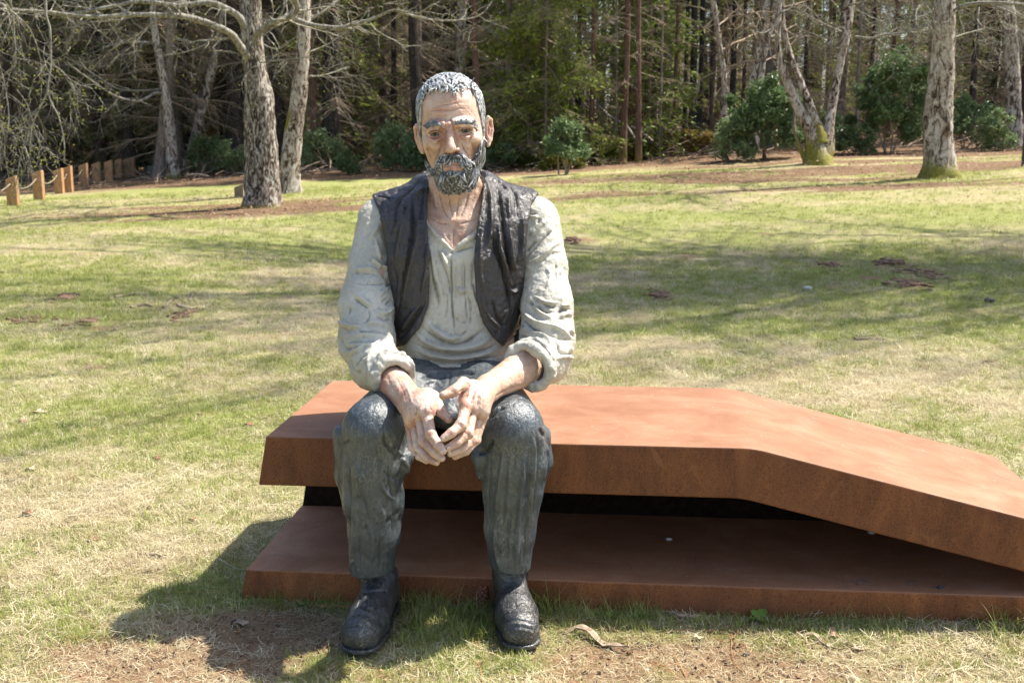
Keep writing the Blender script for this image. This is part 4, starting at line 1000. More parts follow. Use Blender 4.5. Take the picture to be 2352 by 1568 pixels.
V, F = f.mesh(); V, F = drop_crumbs(V, F); V = relax(V, F, 2, .5); N = vnormals(V, F)
Lc = to_loc(V)
out = facing(V, N) > -.6
outer = (np.linalg.norm((Lc - [0, 12, 46]) / [80, 98, 86], axis=1) > 1.015)
cand = np.nonzero(outer & out)[0]
pick = rng.choice(cand, 1700, replace=False)
P_, N_, L_ = V[pick], N[pick], Lc[pick]
top_ = smooth(60, 110, L_[:, 2])[:, None]
flow = (1 - top_) * np.stack([0 * L_[:, 0], .55 + 0 * L_[:, 0], -1 + 0 * L_[:, 0]], 1) + top_ * np.stack([L_[:, 0] / 90 + .25 * np.sin(L_[:, 0] / 9), -1 + 0 * L_[:, 0], .15 + 0 * L_[:, 0]], 1)
flow = flow @ Rm.T; tp = (L_[:, 2] > 85)
f.grow = False
locks(f, P_[tp], N_[tp], flow[tp], .022, .0028, .13, 5, .24)
locks(f, P_[~tp], N_[~tp], flow[~tp], .022, .0021, .04, 6, .16)
V, F = f.mesh(); V, F = drop_crumbs(V, F); V = relax(V, F, 1, .4)
dry_brush(part('hair', V, F, M_hair, fig), V, F, 3)

# beard: a shell over the jaw, then locks of clay
f = Field(hlo + np.array([.10, 0, .14]), hhi + np.array([-.06, -.05, -.14]), 0.0019)
for s in (-1, 1):
    f.cone(hl(56 * s, 14, -40), hl(50 * s, 6, -70), .021, .024, .02, M=W2L)
    f.cone(hl(50 * s, 6, -70), hl(26 * s, -58, -112), .0235, .023, .02, M=W2L)
f.ell(hl(0, -66, -113), hl(34, 30, 28), 0.02, M=W2L)
f.ell(hl(0, -70, -78), hl(44, 34, 40), 0.016, M=W2L)
f.ell(hl(0, -18, -20), hl(78, 71, 98), 0.012, M=W2L)
U_, W_, X, Y, Z = f.uv()
be = [(1012, 840), (1022, 1000), (1012, 1120), (1000, 1250), (960, 1340), (880, 1420), (700, 1470), (540, 1420), (450, 1330), (420, 1230), (385, 1120), (368, 1010), (366, 930), (380, 1060), (440, 1180), (490, 1190), (520, 1120), (560, 1050), (610, 1035), (660, 1048), (700, 1045), (735, 1020), (790, 1050), (840, 1100), (890, 1120), (930, 1060), (960, 980), (985, 900)]
mo = [(570, 1150), (620, 1122), (690, 1112), (760, 1122), (812, 1150), (805, 1215), (740, 1235), (690, 1195), (640, 1225), (575, 1235), (560, 1190)]
be = np.stack(z1(*np.array(be).T), 1); mo = np.stack(z1(*np.array(mo).T), 1)
d = np.maximum(inpoly(U_, W_, be), -inpoly(U_, W_, mo)) * mpp(2.8)
ly = (W2L[1, 0] * X + W2L[1, 1] * Y + W2L[1, 2] * Z + W2L[1, 3])
d = np.where(ly < -.0, d, np.maximum(d, ly - .025)); f.D[...] = np.maximum(f.D, d.astype(np.float32))
del U_, W_, X, Y, Z
V, F = f.mesh(); V, F = drop_crumbs(V, F); V = relax(V, F, 2, .5); N = vnormals(V, F); Lc = to_loc(V)
fc = facing(V, N)
cand = np.nonzero((fc > .05) & (Lc[:, 1] < 12) & (np.abs(N @ Rm[:, 1]) > .12))[0]
pick = rng.choice(cand, 1050, replace=True); P_, N_, L_ = V[pick], N[pick], Lc[pick]
mous = ((L_[:, 2] > -76) & (np.abs(L_[:, 0]) < 36)).astype(float)[:, None]
flow = (1 - mous) * np.stack([L_[:, 0] / 160 - .1, -.25 + 0 * L_[:, 0], -1 + 0 * L_[:, 0]], 1) + mous * np.stack([np.sign(L_[:, 0] + 2) * (.35 + np.abs(L_[:, 0]) / 30), -.1 + 0 * L_[:, 0], -1.0 + 0 * L_[:, 0]], 1)
flow = flow @ Rm.T; big_ = L_[:, 2] < -95
f.grow = False
locks(f, P_[big_], N_[big_], flow[big_], .027, .0033, .07, 15, .10)
locks(f, P_[~big_], N_[~big_], flow[~big_], .019, .0027, .06, 16, .12)
V, F = f.mesh(); V, F = drop_crumbs(V, F); V = relax(V, F, 1, .4)
dry_brush(part('beard', V, F, M_beard, fig), V, F, 13, .75, 1.4)

# eyebrows
for s, path in ((-1, [(402, 765), (440, 735), (500, 728), (565, 762)]), (1, [(712, 722), (780, 715), (850, 700), (905, 722), (930, 765)])):
    path = curve(np.stack(z1(*np.array(path).T), 1), 8); pts, nr, fl = [], [], []
    HVv = head_VFC[0]; UU, WW = project(HVv); HN = vnormals(HVv, head_VFC[1]); fcs = facing(HVv, HN)
    for i in range(len(path) - 1):
        for j in (-1, 0, 1):
            q = path[i] + np.array([0, j * 1.7]); m = (np.hypot(UU - q[0], WW - q[1]) < 2.5) & (fcs > .2)
            if not m.any(): continue
            k = np.nonzero(m)[0]; k = k[np.argmin(HVv[k, 1])]
            pts.append(HVv[k]); nr.append(HN[k]); dvec = path[i + 1] - path[i]; fl.append(np.array([s * abs(dvec[0]), 0, -dvec[1] * (1 if s > 0 else -1) + 1.2]))
    fl = [a / np.linalg.norm(a) for a in fl]; pts = np.array(pts)
    f = Field(pts.min(0) - .014, pts.max(0) + .014, .0015); f.D[...] = .01; f.grow = False
    locks(f, pts, np.array(nr), np.array(fl), 0.0105, .0016, .03, 25 + s, .22)
    V, F = f.mesh()
    dry_brush(part('eyebrow', V, F, M_brow, fig), V, F, 23, .12, 1.0)

# eyes
M_white = plain_mat('painted_eye_white', (0.24, 0.205, 0.175), 0.22); M_iris = plain_mat('painted_iris', (0.022, 0.028, 0.026), 0.1); M_pupil = plain_mat('painted_pupil', (0.006, 0.006, 0.006), 0.08)
def sphere(c, r, n=20, m=12):
    th_ = np.linspace(0, math.pi, m + 1); ph = np.linspace(0, 2 * math.pi, n, endpoint=False)
    V = np.array([[math.sin(a) * math.cos(b), math.sin(a) * math.sin(b), math.cos(a)] for a in th_ for b in ph]) * r + c
    i, j = np.meshgrid(np.arange(m), np.arange(n), indexing='ij'); j2 = (j + 1) % n
    return V, np.stack([i * n + j, (i + 1) * n + j, (i + 1) * n + j2, i * n + j2], -1).reshape(-1, 4)
def capdisc(c, r, ax, half, n=16, m=4, lift=.0004):
    ax = ax / np.linalg.norm(ax); a1 = np.cross(ax, [0, 0, 1.]); a1 /= np.linalg.norm(a1); a2 = np.cross(a1, ax); V = [c + ax * (r + lift)]
    for k in range(1, m + 1):
        t = half * k / m
        for j in range(n): p = 2 * math.pi * j / n; V.append(c + (ax * math.cos(t) + (a1 * math.cos(p) + a2 * math.sin(p)) * math.sin(t)) * (r + (lift if k < m else -lift)))
    F3 = np.array([[0, 1 + j, 1 + (j + 1) % n] for j in range(n)]); F4 = np.array([[1 + (k - 1) * n + j, 1 + k * n + j, 1 + k * n + (j + 1) % n, 1 + (k - 1) * n + (j + 1) % n] for k in range(1, m) for j in range(n)])
    return np.array(V), [F3, F4]
for s in (-1, 1):
    c = hw(37.5 * s, -67, 0); V, F = sphere(c, .0161)
    eye = part('eye', V, F, M_white, fig)
    look = Rm @ np.array([-.03, -1, -.02])
    V, Fs = capdisc(c, .0161, look, .40); ir = part('iris', V, Fs, M_iris, eye)
    V, Fs = capdisc(c, .0163, look, .19, lift=.0006); part('pupil', V, Fs, M_pupil, eye)
# ================================================================ ground
def blob(x, y, cx, cy, rx, ry, a=0.0):
    dx, dy = x - cx, y - cy; c, s = math.cos(a), math.sin(a)
    return np.exp(-(((dx * c + dy * s) / rx) ** 2 + ((-dx * s + dy * c) / ry) ** 2))
_bl = []
for (u, v, ru, rv, am) in [(640, 1445, 200, 44, 1.2), (520, 1420, 90, 18, .7), (420, 1530, 290, 50, 1.0), (250, 1490, 170, 26, .6), (330, 1330, 70, 8, .35), (1500, 1500, 260, 34, 1.2), (1720, 1540, 260, 34, 1.1), (1400, 1545, 200, 30, 1.0), (1950, 1490, 150, 12, .5), (900, 1545, 120, 14, .5), (1170, 1550, 90, 12, .6), (2100, 1540, 130, 16, .4),
        (150, 682, 34, 5, .9), (60, 735, 50, 7, .8), (190, 740, 55, 5, .6), (420, 722, 30, 5, .9), (240, 752, 40, 4, .7), (210, 846, 38, 6, .7), (330, 700, 40, 5, .5), (350, 652, 25, 4, .4), (660, 682, 24, 3, .6), (1320, 553, 50, 4, 1.), (1590, 590, 30, 6, .7), (1900, 608, 26, 4, 1.), (2055, 609, 34, 5, 1.2), (2120, 622, 40, 7, 1.2), (2000, 640, 30, 4, .8), (2090, 655, 50, 6, 1.), (1525, 682, 26, 6, .7), (1830, 625, 50, 4, .5), (1760, 538, 22, 3, .7), (1910, 660, 20, 4, .6), (1450, 655, 30, 3, .4), (2230, 718, 40, 4, .4),
        (170, 583, 90, 4, .6), (680, 568, 120, 5, .4), (60, 607, 40, 3, .5), (430, 575, 60, 3, .25)]:
    c = G(u, v); a = G(u + ru, v); b = G(u, v - rv)
    _bl.append((c[0], c[1], abs(a[0] - c[0]) + .02, abs(b[1] - c[1]) + .02, am))
def dirt(x, y):
    x = np.asarray(x, float); y = np.asarray(y, float); p = np.stack([x, y, 0 * x], 1)
    m = np.zeros(len(x))
    for cx, cy, rx, ry, am in _bl: m = np.maximum(m, am * blob(x, y, cx, cy, rx, ry))
    m = m * (1.0 + 0.8 * fbm(p, 3.0, 3, 101)) + 0.25 * np.maximum(0, fbm(p, (1.2, 1.0, 1), 3, 102) - .12) * (y < 14)
    # leaf litter under the birches and along the wood
    lit = 0
    for (u, v, rx, ry) in [(605, 478, 4.6, 1.3), (860, 470, 4.5, 1.2), (2158, 412, 4.5, 2.2), (1880, 382, 4.5, 2.0), (2250, 380, 5, 3), (1450, 420, 3.6, 1.6), (400, 420, 2.2, 2)]:
        c = G(u, v); lit = np.maximum(lit, 1.0 * blob(x, y, c[0], c[1], rx * 1.15, ry * 1.1))
    lit = lit * (.72 + 2.2 * fbm(p, (.5, 1.6, 1), 3, 103))
    fx = smooth(24.0, 27.5, y - .10 * np.maximum(-x, 0) * 1.2 + 1.2 * fbm(p, .3, 2, 104))
    return np.clip(m, 0, 1), np.clip(np.maximum(lit, fx), 0, 1)
def green(x, y):
    p = np.stack([x, y, 0 * x], 1)
    g = .54 + .95 * fbm(p, (.55, .8, 1), 3, 111) + .5 * fbm(p, 3.5, 2, 112) + .22 * smooth(5.0, 9.0, y) - .10 * smooth(4.6, 2.2, y)
    g = g + .5 * blob(x, y, .1, 2.95, 1.8, .16, -.09) + .3 * blob(x, y, -.25, 2.75, .35, .25)
    return np.clip(g, 0, 1)
xs = np.concatenate([-np.geomspace(260, 4.2, 46)[:-1], np.linspace(-4.2, 4.2, 200), np.geomspace(4.2, 260, 46)[1:]])
ys = np.concatenate([np.linspace(-60, 1.2, 14)[:-1], np.linspace(1.2, 7, 180)[:-1], np.geomspace(7, 45, 150)[:-1], np.geomspace(45, 420, 24)])
GX, GY = np.meshgrid(xs, ys, indexing='ij'); gx, gy = GX.ravel(), GY.ravel()
dm, lm = dirt(gx, gy); gm = green(gx, gy)
gp_ = np.stack([gx, gy, 0 * gx], 1)
near_ = (np.abs(gx) < 7) & (gy < 16)
gz = ground_z(gx, gy) - .004 + np.where(near_, .010 * fbm(gp_, 2.2, 3, 120) * smooth(3.3, 4.6, np.abs(gy - 2.95) + 3) + .006 * fbm(gp_, 9, 2, 121), 0.03 * fbm(gp_, .8, 2, 122) * (gy < 60)) - .014 * dm * (gy < 4)
gz = gz + .05 * dm * (gy > 5) * np.maximum(0, fbm(gp_, 7, 2, 123) + .2)
gV = np.stack([gx, gy, gz], 1); nx_, ny_ = GX.shape
i, j = np.meshgrid(np.arange(nx_ - 1), np.arange(ny_ - 1), indexing='ij')
gF = np.stack([i * ny_ + j, (i + 1) * ny_ + j, (i + 1) * ny_ + j + 1, i * ny_ + j + 1], -1).reshape(-1, 4)
m, nt, b = new_mat('lawn_soil'); co = wpos(nt)
sp = nd(nt, 'ShaderNodeSeparateColor', Color=attr(nt, 'paint'))
n1 = noise(nt, co, 38, 5, .7, .6); n2 = noise(nt, co, 6, 5, .65, .5); n3 = noise(nt, stretch(nt, co, (1, 2.2, 1)), 130, 3, .7, 1.5)
turf = ramp(nt, n1, [(.32, (.13, .12, .045)), (.46, (.24, .235, .085)), (.56, (.36, .32, .16)), (.72, (.48, .42, .26))])
grn = ramp(nt, n1, [(.3, (.11, .14, .03)), (.5, (.22, .26, .065)), (.68, (.34, .355, .12))])
straw = ramp(nt, n3, [(.3, (.24, .18, .10)), (.5, (.40, .33, .19)), (.7, (.54, .47, .31))])
c = mix(nt, m_(nt, 'MULTIPLY', sp.outputs['Green'], .9), straw, mix(nt, .75, turf, grn))
soil = ramp(nt, n2, [(.3, (.19, .108, .060)), (.55, (.26, .155, .090)), (.75, (.33, .21, .13))])
soil = mix(nt, ramp(nt, n3, [(.47, 0.0), (.62, .8)]), soil, (.42, .32, .20))
c = mix(nt, ramp(nt, m_(nt, 'ADD', sp.outputs['Red'], m_(nt, 'MULTIPLY', m_(nt, 'SUBTRACT', n1, .5), .9)), [(.26, 0.0), (.62, .92)]), c, soil)
lit = ramp(nt, noise(nt, co, 24, 4, .75), [(.32, (.07, .040, .026)), (.5, (.17, .100, .062)), (.66, (.30, .20, .135))])
c = mix(nt, ramp(nt, m_(nt, 'ADD', sp.outputs['Blue'], m_(nt, 'MULTIPLY', m_(nt, 'SUBTRACT', n2, .5), 1.2)), [(.3, 0.0), (.62, .92)]), c, lit)
nt.links.new(c, b.inputs['Base Color']); b.inputs['Roughness'].default_value = .95; b.inputs['Specular IOR Level'].default_value = .1
bump(nt, b, m_(nt, 'ADD', n1, n3), .8, .012)
M_ground = m
gme = mesh_from('ground', gV, gF, True, M_ground); paint(gme, 'paint', np.stack([dm, gm, lm], 1))
tag(link('ground', gme), kind='structure')

# ---------------------------------------------------------------- scatter helper (uncountable stuff only)
def scatter(name, pts, rot, scl, protos, idx=None):
    """one object: copies of the proto meshes on points"""
    coll = bpy.data.collections.new(name + '_pieces')
    for k, (me, mat) in enumerate(protos):
        if mat and not me.materials: me.materials.append(mat)
        o = bpy.data.objects.new('%s_piece' % name, me); coll.objects.link(o)
    me = bpy.data.meshes.new(name); me.vertices.add(len(pts)); me.vertices.foreach_set('co', np.asarray(pts, np.float32).ravel())
    a = me.attributes.new('rot', 'FLOAT_VECTOR', 'POINT'); a.data.foreach_set('vector', np.asarray(rot, np.float32).ravel())
    a = me.attributes.new('scl', 'FLOAT', 'POINT'); a.data.foreach_set('value', np.asarray(scl, np.float32))
    a = me.attributes.new('pick', 'INT', 'POINT'); a.data.foreach_set('value', np.asarray(idx if idx is not None else rng.integers(0, len(protos), len(pts)), np.int32))
    o = link(name, me); tag(o, kind='stuff')
    ng = bpy.data.node_groups.new(name + '_scatter', 'GeometryNodeTree')
    ng.interface.new_socket('Geometry', in_out='INPUT', socket_type='NodeSocketGeometry'); ng.interface.new_socket('Geometry', in_out='OUTPUT', socket_type='NodeSocketGeometry')
    gi, go = ng.nodes.new('NodeGroupInput'), ng.nodes.new('NodeGroupOutput')
    m2p = ng.nodes.new('GeometryNodeMeshToPoints'); iop = ng.nodes.new('GeometryNodeInstanceOnPoints'); ci = ng.nodes.new('GeometryNodeCollectionInfo')
    ci.inputs[0].default_value = coll; ci.inputs['Separate Children'].default_value = True; ci.inputs['Reset Children'].default_value = True
    def na(nm, ty):
        n = ng.nodes.new('GeometryNodeInputNamedAttribute'); n.data_type = ty; n.inputs[0].default_value = nm; return n.outputs[0]
    L = ng.links.new
    L(gi.outputs[0], m2p.inputs[0]); L(m2p.outputs[0], iop.inputs['Points']); L(ci.outputs[0], iop.inputs['Instance']); iop.inputs['Pick Instance'].default_value = True
    L(na('pick', 'INT'), iop.inputs['Instance Index']); L(na('scl', 'FLOAT'), iop.inputs['Scale'])
    L(na('rot', 'FLOAT_VECTOR'), iop.inputs['Rotation']); L(iop.outputs[0], go.inputs[0])
    md = o.modifiers.new('scatter', 'NODES'); md.node_group = ng
    return o
def blade_mat(name, stops, trans=.35, rough=.5, posscale=2.5, dead=(.30, .235, .12), green_attr=False):
    m = bpy.data.materials.new(name); m.use_nodes = True; nt = m.node_tree; nt.nodes.clear()
    out = nt.nodes.new('ShaderNodeOutputMaterial')
    rnd = nd(nt, 'ShaderNodeObjectInfo').outputs['Random']
    co = wpos(nt)
    f = m_(nt, 'ADD', m_(nt, 'MULTIPLY', rnd, .55), m_(nt, 'MULTIPLY', noise(nt, co, posscale, 3, .6), .55))
    c = ramp(nt, f, stops)
    d = nd(nt, 'ShaderNodeBsdfPrincipled', Base_Color=c, Roughness=rough); d.inputs['Specular IOR Level'].default_value = .3
    t = nd(nt, 'ShaderNodeBsdfTranslucent', Color=c)
    mx = nt.nodes.new('ShaderNodeMixShader'); mx.inputs[0].default_value = trans
    nt.links.new(d.outputs[0], mx.inputs[1]); nt.links.new(t.outputs[0], mx.inputs[2]); nt.links.new(mx.outputs[0], out.inputs[0])
    return m
M_green = blade_mat('grass_green', [(.2, (.16, .20, .035)), (.5, (.29, .335, .075)), (.85, (.45, .46, .17))])
M_straw = blade_mat('grass_straw', [(.2, (.34, .27, .15)), (.5, (.54, .46, .28)), (.85, (.68, .62, .44))], .25)
M_brown = blade_mat('needles_brown', [(.2, (.12, .055, .025)), (.5, (.24, .12, .055)), (.85, (.36, .22, .12))], .1)
def blades(n, hgt, wid, spread, lean, seed, flat=0.0, segs=2, mats=(0,), curl=.5):
    r = np.random.default_rng(seed); V, F = [], []
    for k in range(n):
        a = r.uniform(0, 2 * math.pi); p = np.array([r.normal(0, spread), r.normal(0, spread), 0]); h = hgt * r.uniform(.5, 1.3); ln = lean * r.uniform(.2, 1.4)
        dr = np.array([math.cos(a), math.sin(a), 0]); sd = np.array([-dr[1], dr[0], 0]) * wid * r.uniform(.6, 1.2)
        if flat: z0 = r.uniform(.001, .010)
        base = len(V)
        for s in range(segs + 1):
            t = s / segs; w = (1 - .85 * t ** 1.5) * (1 if s < segs else .1)
            if flat: q = p + dr * h * (t - .5) + np.cross(dr, [0, 0, 1]) * h * .25 * math.sin(t * 3 + k) + np.array([0, 0, z0 + h * .12 * math.sin(t * 3.1 + k) * (k % 3 == 0)])
            else: q = p + dr * (h * ln * t ** (1 + curl)) + np.array([0, 0, h * t * (1 - .25 * ln * t)])
            V += [q - sd * w / 2, q + sd * w / 2]
        for s in range(segs): F.append([base + 2 * s, base + 2 * s + 1, base + 2 * s + 3, base + 2 * s + 2])
    return np.array(V), np.array(F)
def pm(name, vf, mat): return (mesh_from(name, vf[0], vf[1], False, mat), mat)
gr = [pm('green_tuft', blades(14, .026, .0021, .014, .8, s), M_green) for s in (1, 2, 3)]
ds = [pm('dry_tuft', blades(14, .024, .0019, .018, 1.3, s), M_straw) for s in (4, 5, 6)]
fl = [pm('straw_litter', blades(11, .05, .0020, .028, 1, s, flat=1, segs=3), M_straw) for s in (7, 8, 9)]
nb = [pm('brown_litter', blades(7, .055, .0018, .03, 1, s, flat=1, segs=3), M_brown) for s in (10, 11)]
protos = gr + ds + fl + nb
PT, SC, PK = [], [], []
def field(n, y0, y1, wfac, s, seed, gbias=0.0):
    r = np.random.default_rng(seed)
    y = np.sqrt(r.uniform(y0 ** 2, y1 ** 2, n)); x = r.uniform(-1, 1, n) * (y * .46 * wfac + .25)
    d, l = dirt(x, y); g = green(x, y) + gbias
    q = r.uniform(0, 1, n); keep = q > np.maximum(d * 1.6, l * 1.1) - .06
    inb = (x > -.72) & (x < 2.3) & (y > 3.03 - .093 * (x + .75) - .004) & (y < 3.03 - .093 * (x + .75) + .75)
    keep &= ~inb
    for c_ in (toeL, toeR):
        h_ = c_ + np.array([.0, .235, 0]); t = np.clip((y - c_[1]) / .235, 0, 1); keep &= np.hypot(x - c_[0], y - (c_[1] + t * .235)) > .056
    x, y, g, d = x[keep], y[keep], g[keep], d[keep]; n = len(x)
    k = r.uniform(0, 1, n); isg = k < g * .82
    pk = np.where(isg, r.integers(0, 3, n), np.where(r.uniform(0, 1, n) < .42, r.integers(3, 6, n), r.integers(6, 9, n)))
    br = r.uniform(0, 1, n) < .05 + .4 * d; pk = np.where(br, r.integers(9, 11, n), pk)
    PT.append(np.stack([x, y, ground_z(x, y) + 0.0], 1)); SC.append(s * r.uniform(.7, 1.35, n) * (1 + .03 * y * (y > 6))); PK.append(pk)
field(23000, 2.05, 3.6, 1.5, .85, 201); field(33000, 3.6, 6.5, 1.45, .95, 202, -.04); field(39000, 6.5, 12, 1.35, 1.0, 203, -.06); field(25000, 12, 24, 1.3, 1.1, 204, .02)
# the dirt still has loose straw on it
r = np.random.default_rng(205); n = 5200; x = r.uniform(-1.6, 1.7, n); y = r.uniform(2.1, 2.95, n); PT.append(np.stack([x, y, ground_z(x, y) - .004], 1)); SC.append(r.uniform(.4, .8, n)); PK.append(r.integers(6, 11, n))
PT, SC, PK = np.concatenate(PT), np.concatenate(SC), np.concatenate(PK)
# sit on the real ground surface
from mathutils.bvhtree import BVHTree
msk = (np.abs(gV[:, 0]) < 14) & (gV[:, 1] > 1) & (gV[:, 1] < 30); mp = np.cumsum(msk) - 1; gf = mp[gF[msk[gF].all(1)]]
gbvh = BVHTree.FromPolygons(gV[msk].tolist(), gf.tolist())
def drop(x, y, default=0.0):
    h = gbvh.ray_cast((float(x), float(y), 6.0), (0, 0, -1)); return h[0].z if h[0] is not None else float(ground_z(x, y))
for k in range(len(PT)): PT[k, 2] = drop(PT[k, 0], PT[k, 1])
rot = np.stack([rng.normal(0, .12, len(PT)), rng.normal(0, .12, len(PT)), rng.uniform(0, 6.28, len(PT))], 1)
scatter('grass', PT, rot, SC, protos, PK)
# longer green grass against the steel and between the boots
tall = [pm('long_tuft', blades(9, .085, .0032, .016, .75, s, segs=4, curl=.9), M_green) for s in (21, 22, 23)] + [pm('sprout', blades(5, .13, .0032, .010, .6, s, segs=5, curl=1.1), M_green) for s in (24, 25)]
r = np.random.default_rng(206); pts, sc, pk = [], [], []
def tuft(x, y, s, k): pts.append((x, y, drop(x, y))); sc.append(s); pk.append(k)
for k in range(190):
    x = r.uniform(-.72, 1.5) if k % 3 else r.uniform(-.36, .16); y = 3.03 - .093 * (x + .75) - abs(r.normal(0, .03)) - .012
    if math.sin(x * 9.0) + .6 * math.sin(x * 23 + 1) < -.25: continue
    tuft(x, y, r.uniform(.25, .75) * (1.35 if r.uniform() < .12 else 1), int(r.integers(0, 3)) if r.uniform() < .85 else int(r.integers(3, 5)))
for k in range(110):
    x = r.uniform(-.27, -.05); y = r.uniform(2.72, 2.98); tuft(x, y, r.uniform(.3, .8), int(r.integers(0, 3)))
for k in range(35):
    x = r.normal(1.45, .15); y = 2.86 - abs(r.normal(0, .07)); tuft(x, y, r.uniform(.5, 1.0), int(r.integers(0, 4)))
for k in range(70):
    x = -.73 + r.normal(0, .03); y = r.uniform(3.05, 3.7); tuft(x - .02 + (y - 3.03) * .09, y, r.uniform(.3, .7), int(r.integers(0, 3)))
for k in range(420):
    y = r.uniform(3.2, 9.5); x = r.uniform(-.47, .47) * y
    if -.8 < x < 2.3 and y < 4.0: continue
    tuft(x, y, r.uniform(.22, .5), int(r.integers(0, 3)))
pts = np.array(pts); scatter('long_grass', pts, np.stack([r.normal(0, .15, len(pts)), r.normal(0, .15, len(pts)), r.uniform(0, 6.28, len(pts))], 1), sc, tall, pk)
# leaf litter under the trees
M_leaf = blade_mat('leaf_litter', [(.2, (.13, .065, .035)), (.5, (.26, .15, .09)), (.85, (.42, .29, .19))], .1, .6, 1.0)
lf = [pm('dry_leaf', blades(3, .07, .028, .16, 1, s, flat=1, segs=2), M_leaf) for s in (31, 32, 33)]
r = np.random.default_rng(207); n = 26000; y = r.uniform(13, 34, n); x = r.uniform(-.52, .52, n) * y; d, l = dirt(x, y); k = r.uniform(0, 1, n) < l * .9 + .02; x, y = x[k], y[k]; y2 = r.uniform(3.8, 14, 420); x2 = r.uniform(-.5, .5, 420) * y2; x2, y2 = x2[(x2 < -.9) | (y2 > 4.2)], y2[(x2 < -.9) | (y2 > 4.2)]; x, y = np.concatenate([x, x2]), np.concatenate([y, y2])
scatter('fallen_leaves', np.stack([x, y, ground_z(x, y) + .01], 1), np.stack([r.normal(0, .25, len(x)), r.normal(0, .25, len(x)), r.uniform(0, 6.28, len(x))], 1), r.uniform(.5, 1.1, len(x)) * np.where(y < 14, .35, 1), lf)

# crumbs of soil and bark on the bare ground
M_crumb = blade_mat('soil_crumb', [(.2, (.06, .035, .022)), (.5, (.16, .095, .06)), (.85, (.32, .22, .14))], 0.0, .9, 5.0)
def crumb(seed):
    r = np.random.default_rng(seed); V = np.array([[1, 0, 0], [-1, 0, 0], [0, 1, 0], [0, -1, 0], [0, 0, .7], [0, 0, -.5]]) * r.uniform(.6, 1.4, (6, 1)) * .006
    return V, np.array([[0, 2, 4], [2, 1, 4], [1, 3, 4], [3, 0, 4], [2, 0, 5], [1, 2, 5], [3, 1, 5], [0, 3, 5]])
r = np.random.default_rng(209); n = 9000; y = r.uniform(2.1, 3.0, n); x = r.uniform(-1.5, 1.7, n); d, l = dirt(x, y); k = r.uniform(0, 1, n) < d * .8 + .04; x, y = x[k], y[k]
pts = np.array([(a, b_, drop(a, b_) + .001) for a, b_ in zip(x, y)]); scatter('soil_crumbs', pts, r.uniform(0, 6, (len(pts), 3)), r.uniform(.3, 1.3, len(pts)) ** 1.5, [pm('crumb', crumb(q), M_crumb) for q in (1, 2, 3)])
# ================================================================ bark and foliage materials
def bark_mat(name, kind):
    m, nt, b = new_mat(name); co = objco(nt); w = wpos(nt)
    big = noise(nt, stretch(nt, co, (1, 1, .5)), 5, 4, .65, .8); mid = noise(nt, stretch(nt, co, (1, 1, .35)), 19, 5, .7, 1.2); fine = noise(nt, stretch(nt, co, (1, 1, .5)), 75, 4, .7, .5)
    if kind == 'birch':      # peeling pale bark, dark scars, orange underbark
        mid2 = noise(nt, stretch(nt, co, (1, 1, .4)), 7.5, 4, .75, 1.8)
        c = ramp(nt, mid2, [(.39, (.035, .025, .019)), (.455, (.16, .11, .08)), (.50, (.37, .315, .265)), (.62, (.58, .54, .48))])
        c = mix(nt, ramp(nt, noise(nt, stretch(nt, co, (.35, .35, 2.6)), 9, 4, .7, .8), [(.58, 0.0), (.70, .85)]), c, (.075, .060, .052))
        c = mix(nt, ramp(nt, big, [(.60, 0.0), (.72, .75)]), c, (.26, .135, .08))
    elif kind == 'plate':    # thick grey plates crusted with lichen
        c = ramp(nt, mid, [(.40, (.026, .019, .014)), (.475, (.11, .08, .06)), (.53, (.25, .22, .18)), (.62, (.52, .50, .44))])
        c = mix(nt, ramp(nt, big, [(.56, 0.0), (.72, .35)]), c, (.20, .13, .10))
    elif kind == 'limb':     # lichen-grey branches
        c = ramp(nt, mid, [(.35, (.09, .075, .058)), (.5, (.235, .215, .175)), (.65, (.42, .405, .35))])
    elif kind == 'dead':
        c = ramp(nt, mid, [(.3, (.12, .085, .058)), (.5, (.27, .205, .145)), (.7, (.45, .37, .28))])
    elif kind == 'pine':
        c = ramp(nt, mid, [(.3, (.05, .030, .022)), (.5, (.13, .072, .052)), (.7, (.24, .155, .12))])
    elif kind == 'dark':
        c = ramp(nt, mid, [(.35, (.018, .014, .012)), (.55, (.055, .043, .035)), (.75, (.13, .11, .095))])
    elif kind == 'grey':
        c = ramp(nt, mid, [(.3, (.08, .06, .05)), (.5, (.20, .16, .13)), (.7, (.36, .32, .28))])
    sp = nd(nt, 'ShaderNodeSeparateColor', Color=attr(nt, 'paint'))
    moss = ramp(nt, fine, [(.35, (.07, .07, .010)), (.55, (.24, .22, .018)), (.75, (.42, .38, .03))])
    c = mix(nt, ramp(nt, m_(nt, 'ADD', sp.outputs['Red'], m_(nt, 'MULTIPLY', m_(nt, 'SUBTRACT', fine, .5), .9)), [(.3, 0.0), (.6, .9)]), c, moss)
    nt.links.new(c, b.inputs['Base Color']); b.inputs['Roughness'].default_value = .85; b.inputs['Specular IOR Level'].default_value = .25
    bump(nt, b, m_(nt, 'ADD', mid, m_(nt, 'MULTIPLY', fine, .5)), .9, .02 if kind in ('plate', 'birch') else .01)
    return m
MB = {k: bark_mat('bark_' + k, k) for k in ('birch', 'plate', 'limb', 'dead', 'pine', 'dark', 'grey')}
def leaf_mat(name, stops, trans=.3, rough=.45, sc=1.2, spec=.5):
    m = blade_mat(name, stops, trans, rough, sc)
    for n in m.node_tree.nodes:
        if n.type == 'BSDF_PRINCIPLED': n.inputs['Specular IOR Level'].default_value = spec
    return m
M_rhodo = leaf_mat('rhododendron_leaf', [(.25, (.075, .115, .042)), (.5, (.135, .205, .08)), (.8, (.24, .31, .14))], .28, .42, 3.0, .45)
